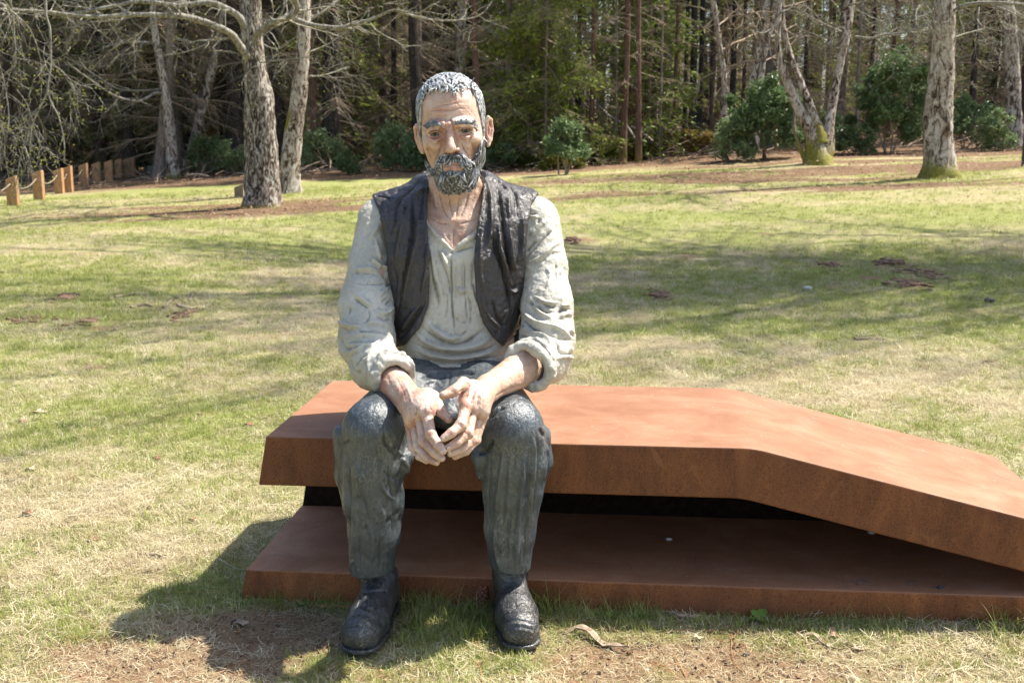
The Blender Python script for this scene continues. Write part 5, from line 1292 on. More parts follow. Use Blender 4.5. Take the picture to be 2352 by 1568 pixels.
M_spruce = leaf_mat('spruce_needles', [(.25, (.08, .12, .018)), (.5, (.16, .22, .034)), (.8, (.26, .30, .055))], .3, .55, 1.5, .3)
M_darkneedle = leaf_mat('dark_needles', [(.25, (.028, .048, .016)), (.5, (.062, .098, .030)), (.8, (.12, .155, .048))], .2, .6, 1.0, .3)
M_bud = leaf_mat('spring_buds', [(.25, (.10, .13, .02)), (.5, (.18, .21, .04)), (.8, (.27, .26, .06))], .4, .6, 4, .2)
M_fern = leaf_mat('bracken', [(.25, (.06, .08, .012)), (.5, (.13, .14, .02)), (.8, (.24, .17, .05))], .3, .6, 2, .2)

def trunk(name, path, rad, mat, parent, sides=16, rough_=.06, moss=None, flare=0.0, seg=None, seed=0):
    """an irregular bole along a rounded path"""
    pr = curve(np.column_stack([path, rad]), seg or 7); path, rad = pr[:, :3], pr[:, 3]
    if flare: rad = rad * (1 + flare * np.exp(-np.maximum(path[:, 2] - path[0, 2], 0) / (rad[0] * 1.1)))
    V, F = tube(path, rad, sides, cap=False)
    c = np.repeat(path, sides, 0); d = V - c; R_ = np.repeat(rad, sides)[:, None]
    f1 = 1.4 / max(rad.max(), .04); n = fbm(V, (f1, f1, f1 * .35), 3, seed) * rough_ * 1.6 + rough_ * .8 * fbm(V, (f1 * 4, f1 * 4, f1 * 1.6), 2, seed + 5)
    if flare:
        a = np.arctan2(d[:, 1], d[:, 0]); hz = np.exp(-np.maximum(V[:, 2] - path[0, 2], 0) / (rad[0] * .7)); n = n + .28 * hz * np.maximum(0, np.sin(a * 4 + seed))
    V = c + d * (1 + n[:, None])
    o = part(name, V, F, mat, parent); C = np.zeros((len(V), 3))
    if moss is not None:
        h = V[:, 2] - path[0, 2]; C[:, 0] = moss[0] * np.exp(-h / moss[1]) + moss[2] * smooth(0, 1, -d[:, 0] / R_[:, 0]) * (fbm(V, 1.6, 2, seed + 7) + .55)
        if len(moss) > 3:
            for (z_, r__, am) in moss[3]: C[:, 0] = np.maximum(C[:, 0], am * np.exp(-((V[:, 2] - z_) / r__) ** 2) * smooth(.2, .8, -d[:, 0] / R_[:, 0]))
    paint(o.data, 'paint', np.clip(C, 0, 1)); return o
def seg_tubes(P0, P1, r0, r1, sides=3):
    """many straight tapered twigs at once"""
    P0, P1 = np.asarray(P0), np.asarray(P1); n = len(P0); d = P1 - P0; L = np.linalg.norm(d, axis=1, keepdims=True) + 1e-9; d = d / L
    ref = np.where(np.abs(d[:, 2:3]) < .9, [[0, 0, 1.]], [[1., 0, 0]]); x = np.cross(d, ref); x /= np.linalg.norm(x, axis=1, keepdims=True); y = np.cross(d, x)
    a = np.arange(sides) / sides * 2 * math.pi; ring = np.cos(a)[None, :, None] * x[:, None] + np.sin(a)[None, :, None] * y[:, None]
    V = np.concatenate([P0[:, None] + ring * np.reshape(r0, (-1, 1, 1)), P1[:, None] + ring * np.reshape(r1, (-1, 1, 1))], 1).reshape(-1, 3)
    b = np.arange(n)[:, None] * 2 * sides; j = np.arange(sides)[None]; j2 = (j + 1) % sides
    F = np.stack([b + j, b + j2, b + sides + j2, b + sides + j], -1).reshape(-1, 4)
    return V, F
def ramify(path, rad, rs, n1, len1, droop=0.0, lev=2, kids=7, spread=.9, fwd=.6, t0=.12, up=0.0, zig=.22):
    """side twigs off a limb; returns twig segments (P0,P1,r0,r1) and tips"""
    A, B, ra, rb, tips = [], [], [], [], []
    path = np.asarray(path); L = np.concatenate([[0], np.cumsum(np.linalg.norm(np.diff(path, axis=0), axis=1))]); T = L / L[-1]
    rad = np.full(len(path), rad) if np.isscalar(rad) else np.asarray(rad)
    todo = []
    for k in range(n1):
        t = t0 + (1 - t0) * (k + rs.uniform(0, 1)) / n1
        p = np.array([np.interp(t, T, path[:, i]) for i in range(3)]); i = min(np.searchsorted(T, t), len(path) - 1); ax = path[i] - path[i - 1]; ax /= np.linalg.norm(ax) + 1e-9
        todo.append((p, ax, len1 * rs.uniform(.5, 1.3) * (1.15 - .6 * t), float(np.interp(t, T, rad)) * .45, lev))
    while todo:
        p, ax, Ln, r, lv = todo.pop()
        q = rs.normal(0, 1, 3); q -= ax * (q @ ax); q /= np.linalg.norm(q) + 1e-9
        d = ax * fwd + q * spread; d[2] += up - droop; d /= np.linalg.norm(d)
        ns = 4 if lv > 1 else 3; cur = p; r = max(r, .0022); pts = [p]
        for s in range(ns):
            d = d + rs.normal(0, zig, 3) + np.array([0, 0, -droop * .35 + up * .2]); d /= np.linalg.norm(d); nx = cur + d * Ln / ns
            A.append(cur); B.append(nx); ra.append(r * (1 - .7 * s / ns)); rb.append(r * (1 - .7 * (s + 1) / ns)); cur = nx; pts.append(nx)
        tips.append(cur)
        if lv > 1:
            for j in range(kids):
                t = rs.uniform(.15, 1) * ns; i = min(int(t), ns - 1); pp = pts[i] + (pts[i + 1] - pts[i]) * (t - i); a2 = pts[i + 1] - pts[i]; a2 = a2 / (np.linalg.norm(a2) + 1e-9)
                todo.append((pp, a2, Ln * rs.uniform(.28, .6), r * .55, lv - 1))
    return (np.array(A), np.array(B), np.array(ra), np.array(rb)), np.array(tips)
def twigs_mesh(segs, sides=3):
    A, B, ra, rb = (np.concatenate([s[i] for s in segs]) for i in range(4)); return seg_tubes(A, B, ra, rb, sides)
def leaves_mesh(c, size, rs, normal_bias=(0, 0, .6), asp=.38, cup=.15):
    """folded leaf shapes: 4 verts, 2 triangles each"""
    n = len(c); N = rs.normal(0, 1, (n, 3)) * .7 + np.array(normal_bias); N /= np.linalg.norm(N, axis=1, keepdims=True)
    T = rs.normal(0, 1, (n, 3)); T -= N * (T * N).sum(1, keepdims=True); T /= np.linalg.norm(T, axis=1, keepdims=True); B = np.cross(N, T); s = (size * rs.uniform(.6, 1.3, n))[:, None]
    V = np.stack([c, c + T * s * .5 + B * s * asp * .5 + N * s * cup, c + T * s, c + T * s * .5 - B * s * asp * .5 + N * s * cup], 1).reshape(-1, 3)
    b = np.arange(n)[:, None] * 4; F = np.concatenate([b + [0, 2, 1], b + [0, 3, 2]]); return V, F

def V3(p): return np.array(p, float)
def uvpath(pts, d, dz=None):
    """picture polyline -> world points at distance d (number or per-point list)"""
    ds = [d] * len(pts) if np.isscalar(d) else d
    return np.array([P(u, v, dd) for (u, v), dd in zip(pts, ds)])
def bole(pts, base_d=None, grow_top=None):
    """(u, v, width_px) rows from base up, the base standing on the ground"""
    b = G(pts[0][0], pts[0][1]) if base_d is None else P(pts[0][0], pts[0][1], base_d); d = b[1]
    path = [P(u, v, d) for u, v, w in pts]; rad = [w * mpp(d) / 2 for u, v, w in pts]
    if grow_top:
        dr = path[-1] - path[-2]; dr /= np.linalg.norm(dr); z = path[-1][2]; r = rad[-1]; p = path[-1]
        for k in range(1, 5): p = p + (dr * .6 + np.array([0, 0, .5])) * grow_top / 4; path.append(p); rad.append(r * (1 - k / 4.6))
    path[0] = path[0] - np.array([0, 0, .05]); return np.array(path), np.array(rad), d
def zz1(pts): return [(.34180 * x, .34180 * y) for x, y in pts]
def zz2(pts): return [(631.5 + .3418 * x, .3418 * y) for x, y in pts]
def zz3(pts): return [(1148.4 + .29297 * x, .29297 * y) for x, y in pts]
def zz4(pts): return [(1665.3 + .29300 * x, .293 * y) for x, y in pts]

def limbs(t, specs, d, rs, mat='limb', lev=2, kids=6, n1=9, len1=1.1, droop=.05, budsn=0, twig_mat=None, zig=.22):
    """named limbs with their own side twigs; spec = (picture path, width px start, end[, depth drift])"""
    segs, tips = [], []
    for sp_ in specs:
        pts, w0, w1 = sp_[:3]; dd = sp_[3] if len(sp_) > 3 else 0.0
        ds = np.linspace(0, 1, len(pts)) * dd + d; pth = np.array([P(u, v, q) for (u, v), q in zip(pts, ds)])
        rad = np.linspace(w0, w1, len(pts)) * mpp(d) / 2
        o = trunk('limb', pth, rad, MB[mat], t, 8, .16, seed=int(rs.integers(99)))
        pr = curve(np.column_stack([pth, rad]), 5); s, tp = ramify(pr[:, :3], pr[:, 3], rs, n1, len1, droop, lev, kids, zig=zig); segs.append(s); tips.append(tp)
    V, F = twigs_mesh(segs); o = part('twigs', V, F, MB[twig_mat or mat], t, sm=False); paint(o.data, 'paint', np.zeros((len(V), 3))); o['kind'] = 'stuff'
    if budsn:
        tp = np.concatenate(tips); k = rs.integers(0, len(tp), budsn); V, F = leaves_mesh(tp[k] + rs.normal(0, .04, (budsn, 3)), .035, rs, asp=.6)
        o = part('buds', V, F, M_bud, t, sm=False); o['kind'] = 'stuff'
    return segs
def high_crown(t, base, h0, h1, R_, rs, n=26, mat='limb', off=(0, 0), leaf=0, n1=12, lev=2, kids=6):
    """the part of a tree above the picture: arching limbs that shade the lawn"""
    segs, tips = [], []
    for k in range(n):
        a = rs.uniform(0, 2 * math.pi); z = rs.uniform(h0, h1 * .8); q = np.array([base[0], base[1], z]); rr = R_ * rs.uniform(.5, 1.1) * (1 - .4 * (z - h0) / (h1 - h0))
        tip = np.array([base[0] + off[0] + math.cos(a) * rr, base[1] + off[1] + math.sin(a) * rr, z + rs.uniform(.2, 1.0) * rr * .6])
        mid = (q + tip) / 2 + np.array([0, 0, .25 * rr]); pth = curve(np.array([q, mid, tip]), 5); rad = np.linspace(.05, .010, len(pth))
        v = seg_tubes(pth[:-1], pth[1:], rad[:-1], rad[1:], 5); segs.append((pth[:-1], pth[1:], rad[:-1], rad[1:])); s, tp = ramify(pth, rad, rs, n1, 1.5, .05, lev, kids); segs.append(s); tips.append(tp)
    V, F = twigs_mesh(segs, 3); o = part('crown', V, F, MB[mat], t, sm=False); paint(o.data, 'paint', np.zeros((len(V), 3)))
    if leaf:
        tp = np.concatenate(tips); k = rs.integers(0, len(tp), leaf); V, F = leaves_mesh(tp[k] + rs.normal(0, .16, (leaf, 3)), .075, rs, asp=.7); q = part('leaves', V, F, M_bud, t, sm=False); q['kind'] = 'stuff'
    return o

# ================================================================ the birches on the lawn's edge
rs = np.random.default_rng(301)
pth, rad, dL = bole([(605, 475, 80), (603, 420, 74), (601, 342, 71), (597, 239, 66), (586, 164, 52), (579, 102, 52), (575, 0, 48)], grow_top=5)
tA = empty('birch_tree', pth[0], 'big grey birch with rough lichen-crusted bark, nearest trunk left of the sculpture', 'tree', 'birches')
trunk('trunk', pth, rad, MB['plate'], tA, 26, .10, (.8, .12, .12), .25, 9, 11)
limbs(tA, [(zz1([(1690, 420), (1640, 350), (1560, 240), (1480, 190), (1300, 125), (1150, 105), (900, 100), (620, 115), (300, 80), (-60, 60)]), 20, 5, -2.0),
           (zz1([(1690, 250), (1640, 170), (1600, 110), (1520, 60), (1400, 18), (1200, 40), (950, 10), (700, 55), (400, 100), (200, 60)]), 19, 5, -1.2),
           (zz1([(1690, 330), (1715, 250), (1770, 190), (1840, 150), (1950, 115), (2000, 60), (1975, -20)]), 15, 10, -1.0),
           (zz1([(1950, 115), (2060, 160), (2200, 185), (2352, 190)]) + zz2([(400, 195), (560, 160), (700, 110), (800, 70), (960, 90), (1060, 25)]), 12, 3, -1.5),
           (zz2([(830, 75), (920, 105), (1060, 135), (1180, 140), (1290, 130), (1390, 95), (1460, 10)]), 6, 2.5, .5),
           (zz1([(1720, 430), (1800, 415), (1980, 395), (2100, 380)]), 4, 2, -.6),
           (zz1([(900, 100), (760, 140), (600, 60), (420, 40)]), 6, 3, -.5), (zz1([(1500, 195), (1400, 290), (1250, 350), (1100, 370)]), 5, 2, .5), (zz1([(1100, 105), (900, 250), (760, 330), (600, 480)]), 5, 2, .6)],
      dL - .02, rs, n1=10, len1=.95, kids=6, budsn=700)
high_crown(tA, P(575, 0, dL), 4.6, 10, 4.2, rs, 7)
pth, rad, d2 = bole([(666, 444, 50), (667, 400, 45), (670, 342, 43), (684, 239, 37), (694, 154, 32), (697, 68, 31), (697, 0, 30)], grow_top=5)
tB = empty('birch_tree', pth[0], 'pale slanting birch with yellow moss patch, just behind the big grey trunk on the left', 'tree', 'birches')
trunk('trunk', pth, rad, MB['birch'], tB, 22, .10, (.3, .1, .1, [(pth[2][2] + .55, .22, 1.0)]), .15, 9, 21)
limbs(tB, [(zz1([(2060, 150), (2200, 60), (2300, -20)]), 7, 4, .4), (zz1([(2080, 350), (2200, 300), (2352, 200)]), 4, 1.5, .4), (zz1([(2060, 520), (2200, 500), (2352, 450)]), 3, 1.5, .6), (zz2([(230, 510), (330, 505), (480, 450)]), 3, 1.5, .8), (zz1([(1990, 250), (1850, 330), (1700, 250)]), 4, 2, .8)], d2, rs, n1=7, len1=.8, budsn=250)
high_crown(tB, P(697, 0, d2), 4.8, 10, 3.6, rs, 5)
# the pair that parts at the root
tC = None
for k, (pts, lab, sd, mt) in enumerate([([(398, 408, 32), (394, 340, 26), (388, 280, 24), (378, 200, 21), (366, 130, 18), (355, 70, 15), (350, 0, 13)], 'thin dark-streaked birch leaning left, left stem of the V behind the lawn', 31, 'birch'),
                              ([(424, 402, 22), (440, 345, 21), (456, 280, 21), (476, 210, 20), (492, 137, 18), (505, 70, 15), (515, 0, 13)], 'thin pale birch leaning right, right stem of the V behind the lawn', 37, 'birch')]):
    pth, rad, dC = bole(pts, grow_top=4); t = empty('birch_tree', pth[0], lab, 'tree', 'birches')
    trunk('trunk', pth, rad, MB[mt], t, 18, .10, (.7, .25, .12), .15, 8, sd)
    if k == 0: limbs(t, [(zz1([(1090, 635), (1040, 628), (940, 680), (850, 670), (760, 640), (640, 560), (540, 490), (450, 420)]), 8, 3, -2.5), (zz1([(1080, 600), (950, 610), (800, 600), (680, 530), (540, 440), (430, 380)]), 5, 2, -1.5), (zz1([(1040, 290), (940, 285), (820, 290), (690, 320)]), 7, 3, -1), (zz1([(1050, 250), (900, 150), (860, 60)]), 5, 2, -.5), (zz1([(1100, 380), (1250, 350), (1420, 280)]), 4, 2, .3)], dC, rs, n1=7, len1=1.2, budsn=200)
    else: limbs(t, [(zz1([(1370, 590), (1310, 480), (1300, 400), (1330, 300)]), 3, 2, -.4), (zz1([(1460, 450), (1600, 420), (1980, 395)]), 5, 2, -.8), (zz1([(1480, 250), (1380, 100), (1300, 60)]), 5, 2, .3), (zz1([(1340, 620), (1310, 690)]), 3, 1.5, 0)], dC, rs, n1=7, len1=1.1, budsn=150)
# behind the sculpture's head
pth, rad, d5 = bole([(1057, 376, 32), (1057, 300, 30), (1056, 200, 28), (1060, 130, 26), (1058, 60, 24), (1062, 0, 22)], grow_top=4)
t = empty('birch_tree', pth[0], 'straight pale birch rising directly behind the head of the sculpture', 'tree', 'birches')
trunk('trunk', pth, rad, MB['birch'], t, 18, .08, (.4, .2, .1), .15, 8, 41)
limbs(t, [(zz2([(1290, 380), (1400, 395), (1480, 445), (1560, 468), (1680, 440), (1800, 390), (1950, 325), (2100, 240), (2250, 130), (2352, 40)]), 8, 4, -3.0), (zz2([(1560, 468), (1700, 460), (1900, 400), (2000, 330)]), 5, 2, -1.0), (zz2([(1290, 215), (1380, 250), (1480, 275)]), 5, 2, -.5), (zz2([(1240, 260), (1180, 240), (1100, 200)]), 4, 2, -.5),
          (zz2([(1280, 170), (1380, 190), (1500, 150), (1700, 100), (1900, 80)]), 5, 2, -1.5), (zz2([(1600, 500), (1480, 560), (1420, 600)]), 7, 3, -.5), (zz2([(1200, 280), (1050, 300), (850, 330)]), 4, 1.5, .3)], d5, rs, n1=8, len1=1.2, budsn=300)
# the twin-stemmed mossy tree on the right
b = G(1878, 377); dV = b[1]
t = empty('birch_tree', b, 'mossy multi-stemmed birch forking low into a V, right of centre behind the lawn', 'tree', 'birches')
def pv(pts): return np.array([P(u, v, dV + k) for (u, v, w), k in zip(pts, np.linspace(0, .4, len(pts)))]), np.array([w * .88 * mpp(dV) / 2 for u, v, w in pts])
for pts, sd, mt in [([(1880, 384, 70), (1878, 350, 62), (1870, 310, 44), (1842, 262, 30), (1815, 205, 24), (1795, 150, 19), (1787, 100, 16), (1788, 45, 16), (1791, 0, 15), (1795, -60, 12)], 51, 'birch'),
                    ([(1888, 330, 46), (1875, 290, 30), (1862, 250, 24), (1838, 190, 19), (1815, 130, 16), (1800, 70, 14), (1796, 0, 12)], 52, 'birch'),
                    ([(1880, 384, 60), (1892, 340, 50), (1903, 290, 30), (1912, 240, 22), (1922, 190, 20), (1933, 130, 20), (1944, 75, 23), (1952, 0, 25), (1958, -60, 20)], 53, 'birch'),
                    ([(1850, 372, 14), (1838, 340, 10), (1826, 305, 8), (1824, 270, 7), (1830, 240, 6)], 54, 'grey')]:
    a, c = pv(pts); trunk('stem', a, c, MB[mt], t, 16, .12, (.95, .5, .22), .12 if sd == 51 else 0, 7, sd)
limbs(t, [(zz4([(930, 60), (980, 40), (1080, 20), (1150, -10)]), 6, 3, -.4), (zz4([(910, 250), (820, 210), (740, 170), (650, 120), (560, 60)]), 5, 2, -.6), (zz4([(1020, 290), (1150, 300), (1270, 270), (1400, 255), (1600, 190)]), 6, 4, -.5), (zz4([(430, 300), (370, 230), (300, 260), (200, 240)]), 4, 2, -.5), (zz4([(440, 100), (520, 60), (540, -20)]), 5, 2, .3), (zz4([(960, 350), (850, 380), (760, 300), (600, 230)]), 4, 1.5, .4)], dV, rs, n1=9, len1=1.0, kids=7, budsn=250)
high_crown(t, P(1870, 0, dV), 4.5, 10, 4.0, rs, 7)
# the white birch at right
pth, rad, dR = bole([(2159, 407, 78), (2158, 366, 66), (2155, 293, 60), (2160, 205, 56), (2166, 117, 52), (2167, 59, 50), (2172, 0, 46)], grow_top=5)
t = empty('birch_tree', pth[0], 'thick white-barked birch with moss at its foot, the nearest trunk on the right side', 'tree', 'birches')
trunk('trunk', pth, rad, MB['birch'], t, 26, .11, (1.3, .22, .22), .22, 9, 61)
limbs(t, [(zz4([(1760, 110), (1830, 70), (1900, 38), (2050, 24), (2200, 28), (2400, 45)]), 11, 6, -1.0), (zz4([(2060, 30), (2200, 80), (2344, 150), (2450, 200)]), 5, 3, -.5), (zz4([(1610, 185), (1500, 225), (1400, 258), (1280, 275)]), 7, 4, -.4), (zz4([(1640, 60), (1560, 20), (1500, 90), (1500, 200)]), 5, 2, -.8), (zz4([(1990, 60), (1990, 180), (2080, 230), (2170, 245)]), 4, 2, -.8), (zz4([(1780, 300), (1900, 260), (2050, 220)]), 4, 2, .4)], dR, rs, n1=9, len1=1.0, kids=7, budsn=200)
high_crown(t, P(2172, 0, dR), 4.6, 11, 4.6, rs, 7)
pth, rad, d8 = bole([(2329, 334, 42), (2328, 280, 38), (2326, 200, 34), (2322, 110, 32), (2318, 50, 32), (2312, 0, 30)], grow_top=4)
t = empty('birch_tree', pth[0], 'brown and white peeling birch at the far right edge', 'tree', 'birches')
trunk('trunk', pth, rad, MB['birch'], t, 18, .12, (.3, .2, .2), .1, 8, 71)
limbs(t, [(zz4([(2270, 210), (2344, 260)]), 5, 3, 0), (zz4([(2160, 330), (2100, 340), (2040, 350)]), 5, 3, 0), (zz4([(2230, 60), (2320, 120), (2420, 180)]), 6, 3, 0)], d8, rs, n1=5, len1=.9)
# three slimmer birches further in
for pts, lab, sd in [([(1661, 250, 14), (1664, 190, 14), (1655, 120, 13), (1645, 50, 12), (1638, 0, 12)], 'slender pale birch standing left of the big round rhododendron', 81),
                     ([(1722, 290, 18), (1726, 205, 17), (1738, 130, 15), (1752, 60, 14), (1760, 0, 13)], 'pale birch leaning right behind the round rhododendron, left of two', 82),
                     ([(1738, 290, 17), (1745, 200, 15), (1756, 120, 13), (1772, 60, 12), (1782, 0, 11)], 'pale birch leaning right behind the round rhododendron, right of two', 83)]:
    b0 = P(pts[0][0], pts[0][1], 29.0); path = [P(u, v, 29.0) for u, v, w in pts]; rad = [w * mpp(29.0) / 2 for u, v, w in pts]
    path = [np.array([b0[0], b0[1], float(ground_z(b0[0], b0[1]))])] + path; rad = [rad[0]] + rad; dr = path[-1] - path[-2]; path.append(path[-1] + dr * 2); rad.append(rad[-1] * .5)
    t = empty('birch_tree', path[0], lab, 'tree', 'birches'); trunk('trunk', np.array(path), np.array(rad), MB['birch'], t, 12, .08, (.3, .2, .05), 0, 6, sd)
    s, tp = ramify(np.array(path)[2:], np.array(rad)[2:], rs, 12, 1.6, .05, 2, 6); V, F = twigs_mesh([s]); o = part('twigs', V, F, MB['dead'], t, sm=False); o['kind'] = 'stuff'
# weeping twigs hanging in from a tree beyond the left edge
dW = 12.5
bx = G(-330, 560)
t = empty('weeping_birch', bx, 'weeping birch at the left edge, only its budding hanging twigs in view', 'tree', 'birches')
trunk('trunk', np.array([bx, bx + [0.1, 0, 3.0], bx + [.5, -.1, 6.0], bx + [.8, 0, 8.5]]), [.2, .17, .12, .05], MB['birch'], t, 16, .08, (.5, .3, .1), .2, 8, 91)
limbs(t, [(zz1([(-400, -700), (-100, -450), (150, -250), (290, -40), (310, 110), (335, 200), (340, 350), (342, 450), (320, 600), (350, 700), (395, 790), (430, 950), (432, 1090)]), 9, 2.2, 0),
          (zz1([(-500, -500), (-100, -300), (40, -120), (75, 50), (92, 200), (100, 420), (40, 490), (-20, 560)]), 8, 3, .3), (zz1([(322, 620), (250, 760), (180, 930), (140, 1050), (115, 1200), (100, 1290)]), 5, 2, .2), (zz1([(-400, -200), (-150, -40), (60, 60), (0, 160), (-80, 200)]), 8, 3, .5),
          (zz1([(320, 700), (210, 780), (100, 870), (-40, 900)]), 3, 1.5, .4), (zz1([(-200, 100), (-60, 300), (20, 520), (60, 800), (30, 1000), (60, 1200)]), 4, 1.5, .2), (zz1([(-250, 200), (-100, 500), (-20, 800), (10, 1150)]), 4, 1.5, .1), (zz1([(60, 60), (200, 200), (270, 400), (280, 620)]), 4, 1.5, .6), (zz1([(330, 420), (420, 480), (480, 560), (520, 640)]), 2.5, 1.2, .3), (zz1([(110, 600), (180, 700), (230, 860), (290, 1050)]), 2.5, 1.2, .2)],
      dW, rs, n1=11, len1=.55, kids=5, droop=.35, budsn=450, twig_mat='limb', zig=.28)
high_crown(t, bx + np.array([.8, 0, 0]), 5.5, 9, 3.0, rs, 5)
# two big trees beyond the right edge: their crowns throw the broad shade across the lawn
for (x, y, off, R_, n, lab, sd) in [(9.6, 12.0, (-6.0, 1.4), 7.6, 60, 'large spreading birch beyond the right edge, shading the middle of the lawn', 5), (13.2, 12.6, (-5.0, .8), 6.0, 34, 'second spreading birch further beyond the right edge', 6)]:
    b = np.array([x, y, float(ground_z(x, y))]); t = empty('birch_tree', b, lab, 'tree', 'birches'); r2 = np.random.default_rng(sd)
    trunk('trunk', np.array([b, b + [-.3, 0, 3], b + [-.9, .1, 6.5], b + [-1.6, .2, 10], b + [-2, .2, 13]]), [.34, .28, .22, .14, .05], MB['birch'], t, 18, .08, (.6, .3, .1), .2, 8, sd)
    high_crown(t, b + np.array([-1.0, .1, 0]), 7.2, 14, R_, r2, n, off=off, leaf=9000, n1=13)
# ================================================================ the wood behind
rs = np.random.default_rng(401)
def conifer_mesh(seed, hgt, r0, z_lo, dens, blen, mats, droop, needles, low_green=False, lean=.0, gap=.42):
    """(trunk V,F), (dead branches V,F), (needles V,F) standing at the origin"""
    r = np.random.default_rng(seed); z = np.linspace(0, hgt, 12); path = np.stack([lean * z + .04 * np.sin(z * .8 + seed), .04 * np.cos(z * .7 + seed), z], 1); rad = r0 * (1 - .85 * z / hgt) * (1 + .35 * np.exp(-z / .3))
    tv, tf = tube(path, rad, 12, cap=False); c = np.repeat(path, 12, 0); tv = c + (tv - c) * (1 + .14 * fbm(tv, (7, 7, 2.2), 3, seed))[:, None]
    A, B, ra, rb, tip = [], [], [], [], []
    zz = z_lo
    while zz < hgt - .4:
        for k in range(dens):
            a = r.uniform(0, 6.28); L = blen * (1 - .55 * zz / hgt) * r.uniform(.35, 1.1); p = np.array([lean * zz, 0, zz + r.uniform(-.1, .1)]); d = np.array([math.cos(a), math.sin(a), r.uniform(-.35, .12) - droop * .3])
            cur = p; rr = .017 * r.uniform(.6, 1.3) * L / 1.6
            n = 5; pts = [p]
            for s in range(n):
                d2 = d + np.array([0, 0, -droop * (s / n) + .28 * (s / n) ** 2]) + r.normal(0, .09, 3); d2 /= np.linalg.norm(d2); nx = cur + d2 * L / n
                A.append(cur); B.append(nx); ra.append(rr * (1 - .8 * s / n)); rb.append(rr * (1 - .8 * (s + 1) / n)); cur = nx; pts.append(nx)
            for j in range(int(13 * L)):
                t = r.uniform(.2, 1) * n; i = min(int(t), n - 1); pp = pts[i] + (pts[i + 1] - pts[i]) * (t - i); ax = pts[i + 1] - pts[i]; ax /= np.linalg.norm(ax); sd = np.cross(ax, [0, 0, 1]) * (1 if j % 2 else -1)
                e = ax * .6 + sd * r.uniform(.5, 1) + np.array([0, 0, r.uniform(-.5, .1) - droop * .4]); e /= np.linalg.norm(e); l2 = L * r.uniform(.12, .32); q = pp + e * l2; q2 = q + (e + r.normal(0, .35, 3)) * l2 * .6
                A += [pp, q]; B += [q, q2]; ra += [.0042, .003]; rb += [.003, .0015]; tip += [(pp + q) / 2, q, q2]
        zz += gap * r.uniform(.6, 1.4)
    bv = seg_tubes(np.array(A), np.array(B), np.array(ra), np.array(rb), 3)
    tip = np.array(tip); gz0 = hgt * .42
    if low_green or seed in (3, 13): w = tip
    else: w = tip[tip[:, 2] > gz0] if (tip[:, 2] > gz0).sum() > 50 else tip
    k = r.integers(0, len(w), needles); nv = leaves_mesh(w[k] + r.normal(0, .05, (needles, 3)), .15, r, (0, 0, .9), .30, .03)
    return (tv, tf), bv, nv
def proto(name, args, tm, bm_, nm):
    (tv, tf), (bv, bf), (nv, nf) = conifer_mesh(**args)
    a = mesh_from(name + '_trunk', tv, tf, True, tm); paint(a, 'paint', np.stack([.5 * np.exp(-tv[:, 2] / .5), 0 * tv[:, 2], 0 * tv[:, 2]], 1))
    b = mesh_from(name + '_branches', bv, bf, False, bm_); paint(b, 'paint', np.zeros((len(bv), 3)))
    return a, b, mesh_from(name + '_needles', nv, nf, False, nm)
D = dict(mats=None)
PR = {
 'dead1': proto('spruce', dict(seed=1, hgt=13, r0=.17, z_lo=.7, dens=5, blen=2.5, droop=.35, needles=2200, **D), MB['grey'], MB['dead'], M_darkneedle),
 'dead2': proto('spruce', dict(seed=2, hgt=12, r0=.15, z_lo=1.0, dens=5, blen=2.2, droop=.2, needles=2200, **D), MB['dark'], MB['dead'], M_darkneedle),
 'dark': proto('fir', dict(seed=3, hgt=13, r0=.22, z_lo=1.6, dens=4, blen=2.4, droop=.3, needles=2800, **D), MB['dark'], MB['dead'], M_darkneedle),
 'green': proto('hemlock', dict(seed=4, hgt=8, r0=.10, z_lo=.9, dens=5, blen=2.4, droop=.45, needles=11000, low_green=True, **D), MB['grey'], MB['dead'], M_spruce),
 'pine': proto('pine', dict(seed=5, hgt=13, r0=.085, z_lo=2.2, dens=2, blen=1.3, droop=.1, needles=3500, gap=.7, **D), MB['pine'], MB['dead'], M_darkneedle),
 'pine2': proto('pine', dict(seed=6, hgt=12, r0=.06, z_lo=1.4, dens=2, blen=1.0, droop=.1, needles=2500, lean=.02, gap=.8, **D), MB['grey'], MB['dead'], M_darkneedle),
 'black': proto('fir', dict(seed=7, hgt=14, r0=.20, z_lo=3.0, dens=2, blen=1.8, droop=.2, needles=1800, gap=.6, **D), MB['dark'], MB['dark'], M_darkneedle),
}
PN = {'dead1': 'spruce_tree', 'dead2': 'spruce_tree', 'dark': 'fir_tree', 'green': 'hemlock_tree', 'pine': 'pine_tree', 'pine2': 'pine_tree', 'black': 'fir_tree'}
def plant(kind, x, y, s, rz, label, group='conifers at the edge of the wood', sr=1.0, sink=.05):
    z = float(ground_z(x, y)) - sink; t = empty(PN[kind], (x, y, z), label, 'tree', group); t.rotation_euler = (0, 0, rz)
    for nm, me in zip(('trunk', 'branches', 'needles'), PR[kind]):
        o = link(nm, me, t); o.scale = (s * (sr if nm == 'trunk' else 1), s * (sr if nm == 'trunk' else 1), s)
        if nm != 'trunk': o['kind'] = 'stuff'
    return t
